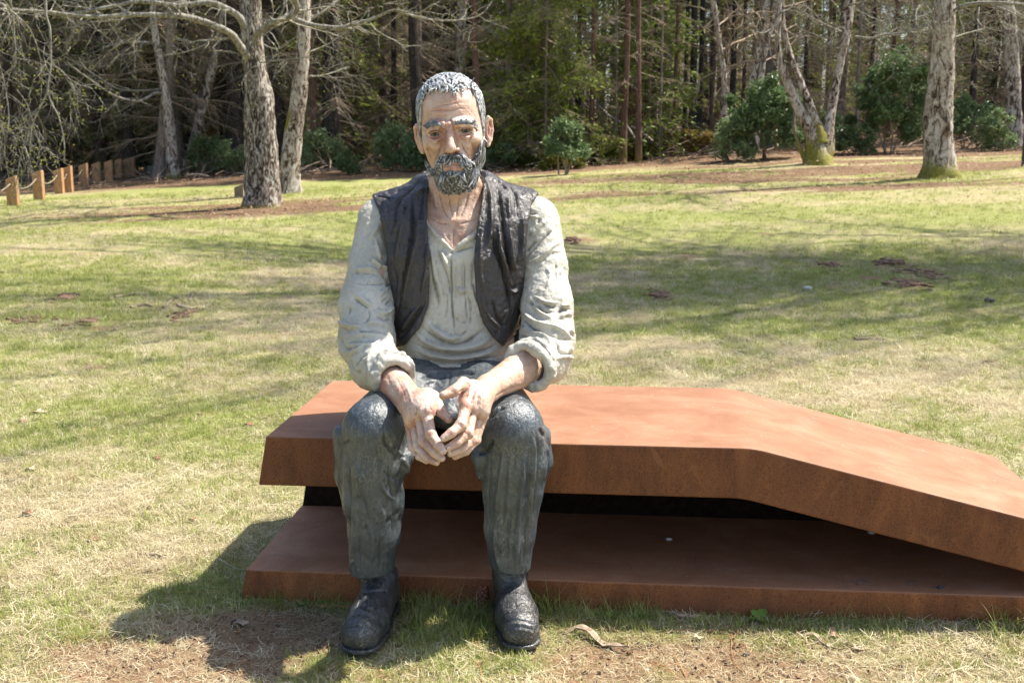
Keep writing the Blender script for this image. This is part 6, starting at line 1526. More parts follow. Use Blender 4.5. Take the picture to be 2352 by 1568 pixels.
# (u of the trunk, distance, kind, width px, label)
EDGE = [(218, 32.5, 'dark', 25, 'tall dark fir standing behind the third rope post from the back, left wood'), (290, 32, 'dark', 31, 'mossy brown fir trunk right of the rope fence end'), (340, 36, 'dead2', 20, 'dark spruce trunk between the rope fence and the V birches'),
        (424, 33.5, 'dark', 26, 'dark fir seen through the V of the two thin birches'), (513, 33, 'dark', 30, 'wide dark fir just left of the big grey birch'), (745, 35, 'dead1', 16, 'spruce hung with dead branches, right of the pale slanting birch'),
        (820, 34.5, 'dark', 30, 'dark mossy trunk halfway between pale birch and the sculpture head'), (905, 33.5, 'dead2', 18, 'spruce with low dead boughs left of the sculpture head'), (962, 33, 'dead1', 16, 'spruce with dead boughs close left of the head'),
        (1093, 28.5, 'pine', 20, 'reddish pine trunk right beside the birch behind the head'), (1170, 29.5, 'dead1', 15, 'spruce with brown dead boughs just right of the head'), (1255, 29, 'green', 9, 'green-needled young hemlock right of the head'), (1215, 30, 'green', 9, 'second hemlock, overlapping the boughs right of the head'),
        (1330, 33, 'dark', 16, 'dark trunk behind the upper end of the fallen pale log'), (1359, 29.0, 'pine', 11, 'thin reddish pine left of the fallen log'), (1413, 29.5, 'pine2', 6, 'very thin pole of a pine crossing the fallen log'), (1435, 28.6, 'pine', 17, 'brown pine trunk, left of the pair by the lawn edge'), (1466, 28.2, 'pine', 14, 'orange-brown leaning pine trunk, right of the pair by the lawn edge'),
        (1490, 31, 'green', 8, 'light green hemlock with drooping sprays among the pine poles'), (1503, 36, 'black', 15, 'black trunk behind the pine poles'), (1515, 29.5, 'pine2', 6, 'grey pole near the yellow bracken'), (1534, 34, 'pine2', 9, 'grey pole in the middle distance'), (1551, 30.5, 'pine', 12, 'red-brown pine pole left of the black pair'), (1575, 35, 'black', 11, 'leaning dark trunk left of the black pair'),
        (1591, 33.5, 'black', 16, 'thick black fir trunk, left of the touching pair'), (1608, 34.2, 'black', 14, 'thick black fir trunk, right of the touching pair'), (1640, 36, 'pine2', 8, 'grey pole between black pair and slender birch'), (1682, 34, 'black', 14, 'dark trunk right of the slender birch'), (1706, 36, 'pine', 10, 'brown pole behind the leaning birches'),
        (1850, 34, 'dead2', 10, 'dark spruce inside the mossy V'), (1975, 32, 'pine2', 7, 'grey pole left of the tall rhododendron'), (2000, 34, 'dead2', 10, 'spruce with dead twigs behind the tall rhododendron'), (2048, 33.5, 'pine', 11, 'brown pine above the tall rhododendron'), (2090, 36, 'dead1', 10, 'spruce left of the white birch'),
        (2235, 32, 'dark', 16, 'dark fir right of the white birch'), (2285, 34, 'dead2', 12, 'dark spruce left of the far right birch'), (2352, 33, 'dark', 16, 'dark fir behind the far right edge'), (80, 33, 'dead1', 16, 'spruce hung with dead branches at the far left'), (20, 31, 'dark', 22, 'dark fir at the far left edge'), (150, 35, 'dead2', 14, 'dark spruce behind the leftmost rope posts'), (640, 33, 'dead2', 14, 'dark spruce between the two left birches')]
for u, d, kd, w, lab in EDGE:
    x = float(P(u, 200, d)[0]); base_r = {'dead1': .17, 'dead2': .15, 'dark': .22, 'green': .10, 'pine': .085, 'pine2': .06, 'black': .20}[kd]
    plant(kd, x, d, rs.uniform(.9, 1.15), rs.uniform(0, 6.28), lab, sr=(w * mpp(d) / 2) / base_r)
# the deep wood, too far in to count
coll_pts, sc, pk = [], [], []
far_protos = []
for k in ('dead1', 'dead2', 'dark', 'green', 'pine', 'black'):
    (tv, tf), (bv, bf), (nv, nf) = conifer_mesh(**dict(dead1=dict(seed=11, hgt=13, r0=.16, z_lo=.8, dens=4, blen=2.4, droop=.3, needles=3500, mats=None), dead2=dict(seed=12, hgt=12, r0=.13, z_lo=.6, dens=4, blen=2.2, droop=.2, needles=3500, mats=None), dark=dict(seed=13, hgt=14, r0=.22, z_lo=2, dens=3, blen=2.2, droop=.3, needles=1800, mats=None),
        green=dict(seed=14, hgt=9, r0=.10, z_lo=.8, dens=4, blen=2.2, droop=.4, needles=5000, mats=None, low_green=True), pine=dict(seed=15, hgt=13, r0=.08, z_lo=2.5, dens=2, blen=1.2, droop=.1, needles=2500, mats=None, gap=.7), black=dict(seed=16, hgt=14, r0=.2, z_lo=3, dens=2, blen=1.6, droop=.2, needles=3000, mats=None, gap=.7))[k])
    V = np.concatenate([tv, bv, nv]); me = mesh_from('far_' + k, V, [tf, bf + len(tv), nf + len(tv) + len(bv)], False, None)
    tm, bm_, nm = {'dead1': ('grey', 'dead', M_darkneedle), 'dead2': ('dark', 'dead', M_darkneedle), 'dark': ('dark', 'dead', M_darkneedle), 'green': ('grey', 'dead', M_spruce), 'pine': ('pine', 'dead', M_darkneedle), 'black': ('dark', 'dark', M_darkneedle)}[k]
    me.materials.append(MB[tm]); me.materials.append(MB[bm_]); me.materials.append(nm)
    me.polygons.foreach_set('material_index', np.concatenate([np.zeros(len(tf), np.int32), np.ones(len(bf), np.int32), np.full(len(nf), 2, np.int32)])); paint(me, 'paint', np.zeros((len(V), 3))); far_protos.append((me, None))
r = np.random.default_rng(402)
for k in range(1000):
    y = 30 + 62 * r.uniform(0, 1) ** .8; x = r.uniform(-.56, .56) * y - 0; x = x + (0 if abs(x) > 1 else 1)
    left = smooth(3, -3, x) if True else 0
    if y < 34 and x > -1 : continue
    if x > 2 and r.uniform() < .5: continue
    if x > -2 and x <= 2 and r.uniform() < .3: continue
    pr = [.28, .24, .26, .10, .08, .04] if left > .5 else [.12, .12, .10, .14, .34, .18]
    coll_pts.append((x, y, float(ground_z(x, y)) - .1)); sc.append(r.uniform(.8, 1.25)); pk.append(r.choice(6, p=pr))
for k in range(520):
    if k % 2: y = r.uniform(28, 80); x = (1 if r.uniform() < .55 else -1) * y * r.uniform(.56, 1.05)
    else: y = r.uniform(-5, 45); x = -r.uniform(24, 48) - .2 * y
    coll_pts.append((x, y, float(ground_z(x, y)) - .1)); sc.append(r.uniform(.8, 1.25)); pk.append(int(r.integers(0, 6)))
coll_pts = np.array(coll_pts); scatter('deep_wood', coll_pts, np.stack([r.normal(0, .03, len(sc)), r.normal(0, .03, len(sc)), r.uniform(0, 6.28, len(sc))], 1), sc, far_protos, pk)

# ---------------------------------------------------------------- evergreen shrubs
def shrub(name, u, v, wpx, hpx, d, n, lab, cat='shrub', mat=None, size=.10, stems=5, seed=0, group='rhododendrons along the wood', flat=.0, base_gap=.12):
    r = np.random.default_rng(seed + 900); b = P(u, v, d); b[2] = float(ground_z(b[0], d)); W_ = wpx * mpp(d) / 2; H_ = hpx * mpp(d)
    t = empty(name, b, lab, cat, group)
    # lumpy crown made of leaf whorls on branch ends
    K = int(18 + 26 * W_); cen = np.stack([r.uniform(-.75, .75, K) * W_, r.uniform(-.6, .6, K) * W_ * .8, (base_gap + .12 + r.uniform(0, .72, K) * (1 - base_gap)) * H_], 1); cen[:, 2] *= 1 - .35 * (np.abs(cen[:, 0]) / W_) ** 2
    rad = r.uniform(.08, .26, K) * min(W_, H_ * .6) + .06; rad[::5] *= .5; cen[::5] *= [1.22, 1.1, 1.12]
    k = r.integers(0, K, n // 6); dv = r.normal(0, 1, (n // 6, 3)); dv /= np.linalg.norm(dv, axis=1, keepdims=True); tips = cen[k] + dv * (rad[k] * r.uniform(.55, 1.08, n // 6))[:, None]; tips[:, 2] = np.maximum(tips[:, 2], .04)
    c = np.repeat(tips, 6, 0); V, F = leaves_mesh(c, size, r, (0, -.15, .75), .36, .10)
    o = part('leaves', V + b, F, mat or M_rhodo, t, sm=False); o['kind'] = 'stuff'
    A, B, ra, rb = [], [], [], []
    for q in range(stems):
        p0 = np.array([r.normal(0, .07), r.normal(0, .07), -.03]); j = r.integers(0, K, 3); p1 = np.array([p0[0] * 2 + r.normal(0, .12), p0[1] * 2, H_ * (base_gap + .15)])
        A.append(p0); B.append(p1); ra.append(.022); rb.append(.015)
        for jj in j: A.append(p1); B.append(cen[jj]); ra.append(.013); rb.append(.005)
    V, F = seg_tubes(np.array(A) + b, np.array(B) + b, np.array(ra), np.array(rb), 6); o = part('stems', V, F, MB['dead'], t, sm=True); paint(o.data, 'paint', np.zeros((len(V), 3)))
for args in [(1297, 372, 112, 130, 25.0, 3600, 'small round rhododendron on a single thin stem, alone on the lawn right of the sculpture', 1, .22), (1755, 362, 215, 185, 26.5, 12000, 'big round glossy rhododendron left of the mossy forked birch', 2, .14), (1680, 366, 110, 110, 26.2, 3600, 'low dark rhododendron joined to the left of the big round one', 3, .02),
             (2040, 352, 190, 245, 27.5, 13000, 'tallest rhododendron, between the mossy forked birch and the white birch', 4, .02), (1960, 350, 100, 75, 26.8, 2200, 'low pale-green shrub at the foot of the tallest rhododendron', 5, .0), (2215, 345, 110, 140, 29, 3600, 'rhododendron just right of the white birch', 6, .02), (2295, 340, 90, 95, 27.5, 2600, 'small glossy rhododendron near the far right birch', 7, .0),
             (800, 384, 66, 52, 27.5, 1300, 'small pale-leaved laurel alone at the edge of the left wood', 8, .05), (905, 388, 100, 120, 28.8, 4200, 'dark laurel behind the left shoulder of the sculpture', 9, .0), (965, 385, 90, 90, 28.2, 2800, 'laurel just left of the bearded head', 10, .0), (740, 386, 120, 110, 30, 3600, 'shaded dark laurel right of the pale slanting birch', 11, .0), (545, 396, 100, 90, 30, 2600, 'shaded laurel left of the big grey birch', 12, .0), (470, 396, 90, 110, 31, 2800, 'shaded laurel framed by the V birches', 13, .0), (345, 392, 90, 150, 33, 3400, 'dark tall laurel between rope fence and V birches', 14, .0), (190, 380, 130, 130, 36, 3800, 'dark laurel behind the rope posts', 15, .0), (80, 395, 150, 140, 33, 3800, 'dark laurel at the far left', 16, .0), (1140, 372, 90, 60, 28.5, 1500, 'low shrub just right of the head', 17, .0), (2180, 330, 260, 90, 33, 3000, 'low tangle of laurel behind the white birch', 18, .0), (1900, 345, 120, 90, 31, 2400, 'low laurel seen through the mossy fork', 19, .0)]:
    u, v, w, h, d, n, lab, sd, bg_ = args; shrub('shrub', u, v, w, h, d, n, lab, seed=sd, base_gap=bg_, size=.12 if n > 5000 else .10)
for args in [(1290, 368, 110, 36, 27.5, 900, 'yellow-green bracken behind the small round rhododendron', 31), (1370, 355, 100, 36, 29, 800, 'bracken below the fallen pale log', 32), (1470, 352, 90, 44, 29.5, 800, 'bracken at the foot of the two pine trunks', 33), (1560, 348, 100, 60, 30, 1100, 'bushy green bracken below the black trunks', 34), (1625, 350, 90, 50, 30, 900, 'yellowing bracken left of the low dark rhododendron', 35), (1200, 372, 100, 30, 29, 600, 'brown-green bracken right of the head', 36)]:
    u, v, w, h, d, n, lab, sd = args; shrub('fern_patch', u, v, w, h, d, n, lab, 'fern', M_fern, .16, 2, sd, 'bracken along the wood', base_gap=0)
# dead brushwood on the floor of the wood
r = np.random.default_rng(403); n = 2600; y = r.uniform(27.5, 46, n); x = r.uniform(-.46, .5, n) * y; a = r.uniform(0, 3.14, n); L = r.uniform(.2, 1.3, n); z = ground_z(x, y); p0 = np.stack([x, y, z + r.uniform(0, .12, n)], 1); p1 = p0 + np.stack([np.cos(a) * L, np.sin(a) * L, r.uniform(-.05, .45, n) * L], 1)
V, F = seg_tubes(p0, p1, np.full(n, .012), np.full(n, .006), 3); me = mesh_from('brushwood', V, F, False, MB['dead']); paint(me, 'paint', np.zeros((len(V), 3))); tag(link('brushwood', me), kind='stuff')
# fallen pale logs
def log(pts, d, w0, w1, lab, mat='birch', sd=0, name='fallen_log', cat='log'):
    ds = np.linspace(d[0], d[1], len(pts)); path = np.array([P(u, v, q) for (u, v), q in zip(pts, ds)]); rad = np.linspace(w0, w1, len(pts)) * mpp(d[0]) / 2
    t = empty(name, path[-1], lab, cat); trunk('trunk', path, rad, MB[mat], t, 10, .06, seed=sd, seg=4); return t
t = log(zz3([(580, 735), (700, 790), (790, 850), (860, 915), (950, 962), (1060, 1010), (1140, 1060), (1200, 1110)]), (31, 28.5), 7, 5, 'pale broken log leaning down to the right through the pine trunks', 'birch', 1)
path = np.array([P(u, v, 28.8) for u, v in zz3([(990, 985), (1030, 1040), (1065, 1095)])]); trunk('limb', path, np.array([.03, .025, .02]), MB['birch'], t, 8, .05, seed=3)
log([(430, 402), (455, 401), (480, 405)], (27.5, 27.2), 5, 3, 'short grey fallen branch right of the V birches', 'limb', 5, 'fallen_branch', 'branch')
log([(510, 409), (530, 404), (545, 397), (566, 402)], (26.5, 26.3), 3, 2, 'thin bent fallen branch left of the big grey birch', 'limb', 6, 'fallen_branch', 'branch')
log(zz3([(1640, 1212), (1690, 1195), (1725, 1178)]), (24.5, 24.3), 6, 2, 'small white fallen branch on the grass left of the low dark rhododendron', 'limb', 7, 'fallen_branch', 'branch')
log(zz3([(1815, 1225), (1860, 1245), (1930, 1262)]), (23.8, 23.5), 3, 2, 'brown fallen branch below the low dark rhododendron', 'dead', 8, 'fallen_branch', 'branch')

# ---------------------------------------------------------------- rope fence
def post_mat():
    m, nt, b = new_mat('post_timber'); co = objco(nt); g = noise(nt, stretch(nt, co, (6, 6, 1)), 6, 4, .6, .5)
    nt.links.new(mix(nt, ramp(nt, noise(nt, co, 3, 3, .6), [(.5, 0.), (.8, .6)]), ramp(nt, g, [(.3, (.28, .14, .065)), (.55, (.43, .24, .115)), (.75, (.52, .34, .19))]), (.16, .17, .05)), b.inputs['Base Color']); b.inputs['Roughness'].default_value = .8; bump(nt, b, g, .6, .006); return m
M_post = post_mat(); M_rope = plain_mat('rope_fibre', (.22, .185, .13), .9, .2)
posts = []
for k, (x, yt, yb, w) in enumerate([(92, 1180, 1380, 72), (265, 1145, 1342, 66), (402, 1130, 1303, 56), (466, 1115, 1295, 50), (567, 1098, 1253, 54), (653, 1088, 1230, 50), (735, 1077, 1225, 46), (803, 1065, 1197, 42), (860, 1062, 1188, 38), (894, 1056, 1186, 34)]):
    u, vt, vb, w = .3418 * x, .3418 * yt, .3418 * yb, .3418 * w; b = G(u, vb); d = b[1]; H_ = (vb - vt) * mpp(d) * 1.0; hw_ = w * mpp(d) / 2
    names = ['leftmost', 'second', 'third', 'fourth', 'fifth', 'sixth', 'seventh', 'eighth', 'ninth', 'last and farthest']
    t = empty('rope_post', b, names[k] + ' from the left of the short slant-topped rope fence posts', 'post', 'timber posts of the rope fence')
    V, F = box((b[0] - hw_, d - .07, b[2] - .15), (b[0] + hw_, d + .07, b[2] + H_)); V[4, 2] -= hw_ * .75; V[7, 2] -= hw_ * .75
    o = part('timber', V, F, M_post, t, sm=False); bv = o.modifiers.new('bevel', 'BEVEL'); bv.width = .012; bv.segments = 2; posts.append((b, H_))
pts_, first = [], True
P0 = G(-60, 500); allp = [(P0, .66)] + posts
rv = []
for (a, ha), (c, hc) in zip(allp[:-1], allp[1:]):
    A_ = a + [0, -.085, ha * .72]; B_ = c + [0, -.085, hc * .72]; t_ = np.linspace(0, 1, 9)[:-1]
    for q in t_: rv.append(A_ * (1 - q) + B_ * q + np.array([0, 0, -.14 * 4 * q * (1 - q)]))
rv.append(B_); V, F = tube(np.array(rv), .014, 8); o = link('rope', mesh_from('rope', V - rv[0], F, True, M_rope), None, tuple(rv[0])); tag(o, 'pale sagging rope strung along the short timber posts at the left', 'rope')
# marker post beside the big birch, marker stone, thin dark post at the right edge
b = G(549, 453); hw_ = 9.0 * mpp(b[1]); t = empty('marker_post', b, 'single short grey-brown slant-topped post just left of the big birch trunk', 'post')
V, F = box((b[0] - hw_, b[1] - .06, b[2] - .1), (b[0] + hw_, b[1] + .06, b[2] + 29 * mpp(b[1]))); V[4, 2] -= .05; V[7, 2] -= .05; m = plain_mat('weathered_timber', (.23, .17, .12), .85); o = part('timber', V, F, m, t, sm=False); bv = o.modifiers.new('bevel', 'BEVEL'); bv.width = .01; bv.segments = 2
b = G(346, 401); V, F = box((b[0] - .11, b[1] - .05, b[2] - .1), (b[0] + .10, b[1] + .05, b[2] + .24)); V[4:, 0] = (V[4:, 0] - b[0]) * .8 + b[0]
o = link('marker_stone', mesh_from('marker_stone', V - b, F, False, plain_mat('pale_stone', (.20, .22, .19), .8)), None, tuple(b)); tag(o, 'small grey upright stone in the shade left of the V birches', 'stone'); bv = o.modifiers.new('bevel', 'BEVEL'); bv.width = .03; bv.segments = 3
b = G(2349, 381); t = empty('sign_post', b, 'thin black metal post with a small plate at the far right edge of the lawn', 'sign'); M_blk = plain_mat('black_metal', (.015, .016, .018), .4)
V, F = box((b[0] - .022, b[1] - .02, b[2] - .1), (b[0] + .022, b[1] + .02, b[2] + 103 * mpp(b[1]))); part('post', V, F, M_blk, t, sm=False)
V, F = box((b[0] - .03, b[1] - .03, b[2] + .62), (b[0] + .30, b[1] - .021, b[2] + .84)); part('plate', V, F, plain_mat('blue_grey_plate', (.25, .30, .38), .4), t, sm=False)
# ================================================================ small things lying about
def nm(u, v, h=0.0):
    p = G(u, v); z = drop(p[0], p[1]); return np.array([p[0], p[1], z + h])
def flat_piece(name, pts, w, mat, lab, cat, thick=.003, arch=.012, group=None, curl=.25):
    """a curled strip of bark or a leaf along a picture path"""
    c = curve(np.array([nm(u, v) for u, v in pts]), 5); n = len(c); t = np.linspace(0, 1, n); T = np.gradient(c, axis=0); T /= np.linalg.norm(T, axis=1, keepdims=True); S_ = np.cross(T, [0, 0, 1]); S_ /= np.linalg.norm(S_, axis=1, keepdims=True)
    ww = w * np.sin(np.clip(t * 1.04 + .02, 0, 1) * math.pi) ** .45 * (1 + .2 * np.sin(t * 9)); lift = arch * np.sin(t * math.pi * 1.5) ** 2 + .004; V = []
    for k in range(n):
        for q in (-1, -.4, .4, 1):
            V.append(c[k] + S_[k] * ww[k] * q * .5 + np.array([0, 0, lift[k] + abs(q) ** 2 * curl * ww[k] + .0012 * math.sin(1.3 * k + q)]))
    top = np.array(V); bot = top - [0, 0, thick]; V = np.vstack([top, bot]); F = []; m = len(top)
    for k in range(n - 1):
        for q in range(3):
            a = k * 4 + q; F += [[a, a + 1, a + 5, a + 4], [m + a, m + a + 4, m + a + 5, m + a + 1]]
        for q, s in ((0, 1), (3, -1)):
            a = k * 4 + q; F.append([a, a + 4, m + a + 4, m + a][::s])
    F += [[0, m, m + 1, 1], [1, m + 1, m + 2, 2], [2, m + 2, m + 3, 3]]; e = (n - 1) * 4; F += [[e + 1, m + e + 1, m + e, e], [e + 2, m + e + 2, m + e + 1, e + 1], [e + 3, m + e + 3, m + e + 2, e + 2]]
    b = c[0]; o = link(name, mesh_from(name, V - b, np.array(F), True, mat), None, tuple(b)); return tag(o, lab, cat, group)
def rough_mat(name, a, b_, sc=60, rough=.8):
    m, nt, b = new_mat(name); n = noise(nt, stretch(nt, objco(nt), (1, 1, 1)), sc, 4, .65); nt.links.new(ramp(nt, n, [(.3, a), (.7, b_)]), b.inputs['Base Color']); b.inputs['Roughness'].default_value = rough; bump(nt, b, n, .6, .003); return m
M_bark = rough_mat('loose_bark', (.16, .11, .075), (.40, .31, .22)); M_redleaf = rough_mat('red_leaf', (.15, .065, .035), (.28, .14, .08)); M_paleleaf = rough_mat('pale_leaf', (.38, .28, .18), (.55, .46, .33)); M_peb = rough_mat('dark_pebble', (.02, .02, .022), (.07, .07, .075)); M_white = rough_mat('pale_pebble', (.38, .37, .35), (.6, .6, .58)); M_roll = rough_mat('bark_roll', (.30, .17, .12), (.52, .34, .25)); M_twig = rough_mat('twig', (.10, .07, .05), (.27, .21, .16))
flat_piece('bark_strip', [(1294, 1451), (1322, 1449), (1352, 1457), (1380, 1471), (1401, 1477), (1445, 1484)], .022, M_bark, 'long curled grey-brown bark strip on the bare earth right of the right boot', 'bark', arch=.014)
flat_piece('bark_strip', [(1840, 1457), (1868, 1461), (1896, 1474), (1922, 1490)], .012, M_bark, 'narrow twisted bark strip on the grass in front of the bench, further right', 'bark', arch=.010)
flat_piece('bark_strip', [(1530, 1413), (1556, 1417), (1590, 1418)], .010, M_bark, 'short bark strip against the foot of the bench', 'bark')
for pts, mat, lab, w in [([(562, 974), (574, 978), (585, 976)], M_redleaf, 'brown curled leaf on the lawn left of the bench seat', .03), ([(208, 1238), (218, 1243), (226, 1240)], M_redleaf, 'red-brown leaf on the sunny lawn, lower left', .032), ([(352, 1048), (361, 1050), (370, 1049)], M_redleaf, 'reddish leaf on the lawn left of the bench, middle height', .03), ([(435, 1193), (442, 1195), (449, 1192)], M_redleaf, 'small dark red leaf left of the lower slab', .022), ([(455, 955), (462, 957), (468, 954)], M_redleaf, 'small brown leaf above the brown curled one, left of the bench', .022),
                         ([(74, 948), (92, 950), (108, 946)], M_paleleaf, 'pale flat leaf far left, level with the bench top', .05), ([(46, 968), (56, 971), (64, 968)], M_redleaf, 'tan leaf just below the pale flat leaf at far left', .03), ([(66, 1074), (73, 1078), (82, 1076)], M_paleleaf, 'whitish leaf scrap at the left, level with the seat slab', .03), ([(55, 1178), (66, 1180), (76, 1178)], M_redleaf, 'pinkish leaf at the far left below the whitish scrap', .03), ([(920, 1380), (930, 1383), (940, 1379)], M_paleleaf, 'tan leaf on the grass between the boots near the bench', .025), ([(1236, 1424), (1243, 1427), (1250, 1424)], M_redleaf, 'orange leaf just right of the right boot', .018), ([(1955, 1484), (1968, 1487), (1980, 1483)], M_paleleaf, 'tan leaf on the grass right of the narrow bark strip', .022), ([(1590, 1462), (1603, 1463), (1615, 1465)], M_paleleaf, 'small tan leaf on the earth in front of the bench', .016), ([(1300, 1560), (1318, 1562), (1330, 1558)], M_redleaf, 'orange-brown needle bract at the bottom edge', .014),
                         ([(535, 1423), (556, 1425), (572, 1427)], M_bark, 'grey bark flake in the shadow left of the left boot', .03), ([(2258, 832), (2272, 834), (2286, 830)], M_redleaf, 'pinkish leaf on the lawn at the far right, above the ramp', .05), ([(1880, 1404), (1888, 1405), (1894, 1403)], M_paleleaf, 'tiny pale leaf at the foot of the bench, right half', .02), ([(1075, 652), (1083, 653), (1092, 651)], M_paleleaf, 'hidden', .01)]:
    if lab != 'hidden': flat_piece('fallen_leaf', pts, w, mat, lab, 'leaf', .0015, .006, 'leaves lying on the lawn')
def pebble(u, v, r, mat, lab, sq=.7, name='pebble', cat='pebble', z=None):
    c = nm(u, v) if z is None else P(u, v, z[0]); V, F = sphere(np.zeros(3), r, 12, 8); V = V * [1.15, .85, sq * .75]; V = V * (1 + .5 * fbm(V + c, 1.2 / r, 2, 7))[:, None]; V[:, 2] += r * sq * .6
    o = link(name, mesh_from(name, V, F[:, ::-1], True, mat), None, tuple(c)); tag(o, lab, cat)
for u, v, r_, mt, lab in [(1713, 1491, .012, M_peb, 'black pebble on the bare earth in front of the bench'), (1764, 1450, .011, M_peb, 'dark stone beside the bench foot, right of the middle'), (2073, 1526, .011, M_peb, 'black pebble at the lower right, upper of two'), (2076, 1546, .010, M_peb, 'black pebble at the lower right, lower of two'), (2180, 1519, .011, M_white, 'white stone chip at the lower right'), (640, 1423, .011, M_peb, 'black lump in the shadow left of the left boot'), (2272, 695, .04, M_peb, 'grey stone on the lawn at far right'), (1855, 665, .03, M_white, 'pale stone on the shaded lawn right of middle'), (1486, 1530, .007, M_white, 'tiny white stone on the earth near the bottom'), (1925, 1567, .01, M_peb, 'dark stone at the bottom edge')]: pebble(u, v, r_ * (.6 if v > 1200 else 1), mt, lab)
# stones on the lower slab
for u, v, lab, mt, r_ in [(1536, 1240, 'pale chip of stone lying on the lower steel slab', M_white, .008), (2159, 1350, 'black pebble on the front of the lower steel slab', M_peb, .008), (2001, 1225, 'grey stone deep under the seat slab', M_white, .009)]:
    p1 = P(u, v, 1.0) - np.array([0, 0, CAM_H]); q = np.array([0, 0, CAM_H]) + p1 * (.0775 - CAM_H) / p1[2]; pebble(u, v, r_, mt, lab, z=(q[1],))
# bark rolls and sticks
def stick(pts, r_, mat, lab, name='stick', h=.006, cat='stick', z0=None, taper=.6):
    c = curve(np.array([nm(u, v, h) for u, v in pts]), 4); V, F = tube(c, r_ * np.linspace(1, taper, len(c)), 7); V = V + .15 * r_ * fbm(V, 90, 2, 3)[:, None]; b = c[0]
    o = link(name, mesh_from(name, V - b, F, True, mat), None, tuple(b)); tag(o, lab, cat)
stick([(1912, 1444), (1913, 1463)], .0075, M_roll, 'short reddish bark roll standing out on the grass in front of the bench', 'bark_roll', cat='bark', taper=.9)
stick([(1553, 1416), (1582, 1417), (1611, 1416)], .006, M_roll, 'pinkish bark roll lying along the foot of the bench', 'bark_roll', cat='bark', taper=.9)
stick([(335, 1270), (350, 1274), (362, 1273), (372, 1279)], .005, M_twig, 'dark short stick on the sunny lawn left of the lower slab')
stick([(505, 1287), (520, 1295), (540, 1305), (558, 1309)], .003, M_white, 'thin white stalk in the shadow beside the lower slab')
stick([(1255, 1392), (1268, 1410), (1282, 1432)], .004, M_twig, 'thin grey twig leaning by the right boot')
stick([(1020, 1398), (1040, 1391), (1058, 1388)], .005, M_twig, 'grey twig on the ground beside the pine cone')
stick([(1963, 780), (2000, 779), (2030, 780)], .012, M_twig, 'brown stick on the shaded lawn above the ramp')
stick([(570, 622 + 602), (600, 1226)], .003, M_twig, 'thin twig by the lower slab corner')
for k, pts in enumerate([[(565, 826), (580, 822), (598, 820), (614, 824)], [(640, 826), (655, 812), (668, 800)], [(668, 800), (676, 806), (690, 815)], [(672, 821), (690, 826), (702, 828)], [(700, 812), (706, 800), (703, 793)], [(530, 802), (550, 798), (575, 795)]]):
    pts = [(u, v - 0) for u, v in pts]; pts = [(.3418 * (u * 2.925 if False else u / .3418), v - 118) for u, v in pts]
    stick([(u - 265, v) for u, v in pts], .011, M_twig, ['forked dead twig on the shaded lawn at left, longest of its cluster', 'forked dead twig on the shaded lawn at left, steep piece', 'short dead twig beside the forked one', 'low dead twig right of the forked one', 'upright dead twig tip at the right of the cluster', 'dead twig a little above the cluster'][k], 'dead_twig', .012, 'twig')
# long pine needles
M_need = rough_mat('pine_needle', (.34, .15, .05), (.52, .27, .10), 30, .5); M_gneed = rough_mat('green_stalk', (.18, .22, .05), (.30, .33, .09), 30, .5)
NE = [(zF, [(790, 555), (900, 590), (980, 650), (1100, 690), (1230, 700), (1490, 712)], 0), (zF, [(850, 570), (960, 650), (1060, 690)], 0), (zF, [(960, 560), (1100, 545), (1290, 545)], 0), (zF, [(1290, 740), (1400, 775), (1470, 780)], 0), (zF, [(950, 600), (1200, 610), (1480, 625)], 0), (zF, [(1440, 660), (1450, 730), (1460, 770)], 0), (zF, [(1615, 520), (1620, 650), (1620, 860)], 0), (zF, [(1440, 940), (1500, 1000), (1530, 1150)], 0), (zF, [(630, 850), (800, 880), (1000, 940), (1200, 980), (1350, 1000)], 1), (zF, [(880, 830), (1050, 770), (1250, 700), (1400, 665), (1530, 665)], 1), (zF, [(1100, 650), (1300, 655), (1530, 665)], 1), (zF, [(1480, 765), (1620, 840), (1790, 905)], 1), (zF, [(1600, 870), (1700, 890), (1800, 880)], 1), (zF, [(0, 400), (120, 405), (290, 425)], 0), (zF, [(0, 425), (150, 420), (280, 430)], 0)]
z8 = lambda x, y: (1205.9 + .4873 * np.asarray(x), 976.2 + .4873 * np.asarray(y)); z7 = lambda x, y: (.4509 * np.asarray(x), 861.3 + .4509 * np.asarray(y))
NE += [(z8, [(480, 1040), (560, 1080), (650, 1115), (720, 1110), (770, 1170)], 0), (z8, [(540, 1070), (640, 1130), (760, 1180)], 0), (z8, [(975, 980), (975, 1050), (1000, 1110), (1040, 1135)], 0), (z8, [(700, 1050), (740, 1130), (770, 1170)], 0), (z8, [(2000, 930), (2080, 965), (2200, 1010)], 0), (z8, [(2010, 925), (2100, 980), (2180, 1020)], 0), (z8, [(820, 925), (860, 935), (950, 945), (1090, 970)], 0), (z8, [(640, 970), (800, 968), (1000, 972)], 0), (z8, [(1640, 965), (1700, 985)], 0), (z8, [(190, 905), (260, 925), (340, 940)], 0),
       (z7, [(900, 1105), (1100, 1108), (1180, 1090), (1240, 1070)], 0), (z7, [(1340, 1235), (1350, 1200), (1385, 1160)], 0), (z7, [(1200, 1200), (1220, 1280), (1190, 1285)], 0), (z7, [(1080, 1500), (1200, 1460), (1260, 1430)], 0), (z7, [(1540, 1165), (1650, 1163), (1780, 1170)], 0), (z7, [(1560, 1160), (1660, 1170), (1780, 1164)], 0), (z7, [(780, 1270), (820, 1285), (880, 1280)], 0), (z7, [(330, 1330), (400, 1335), (440, 1345)], 0)]
segs = {0: [], 1: []}
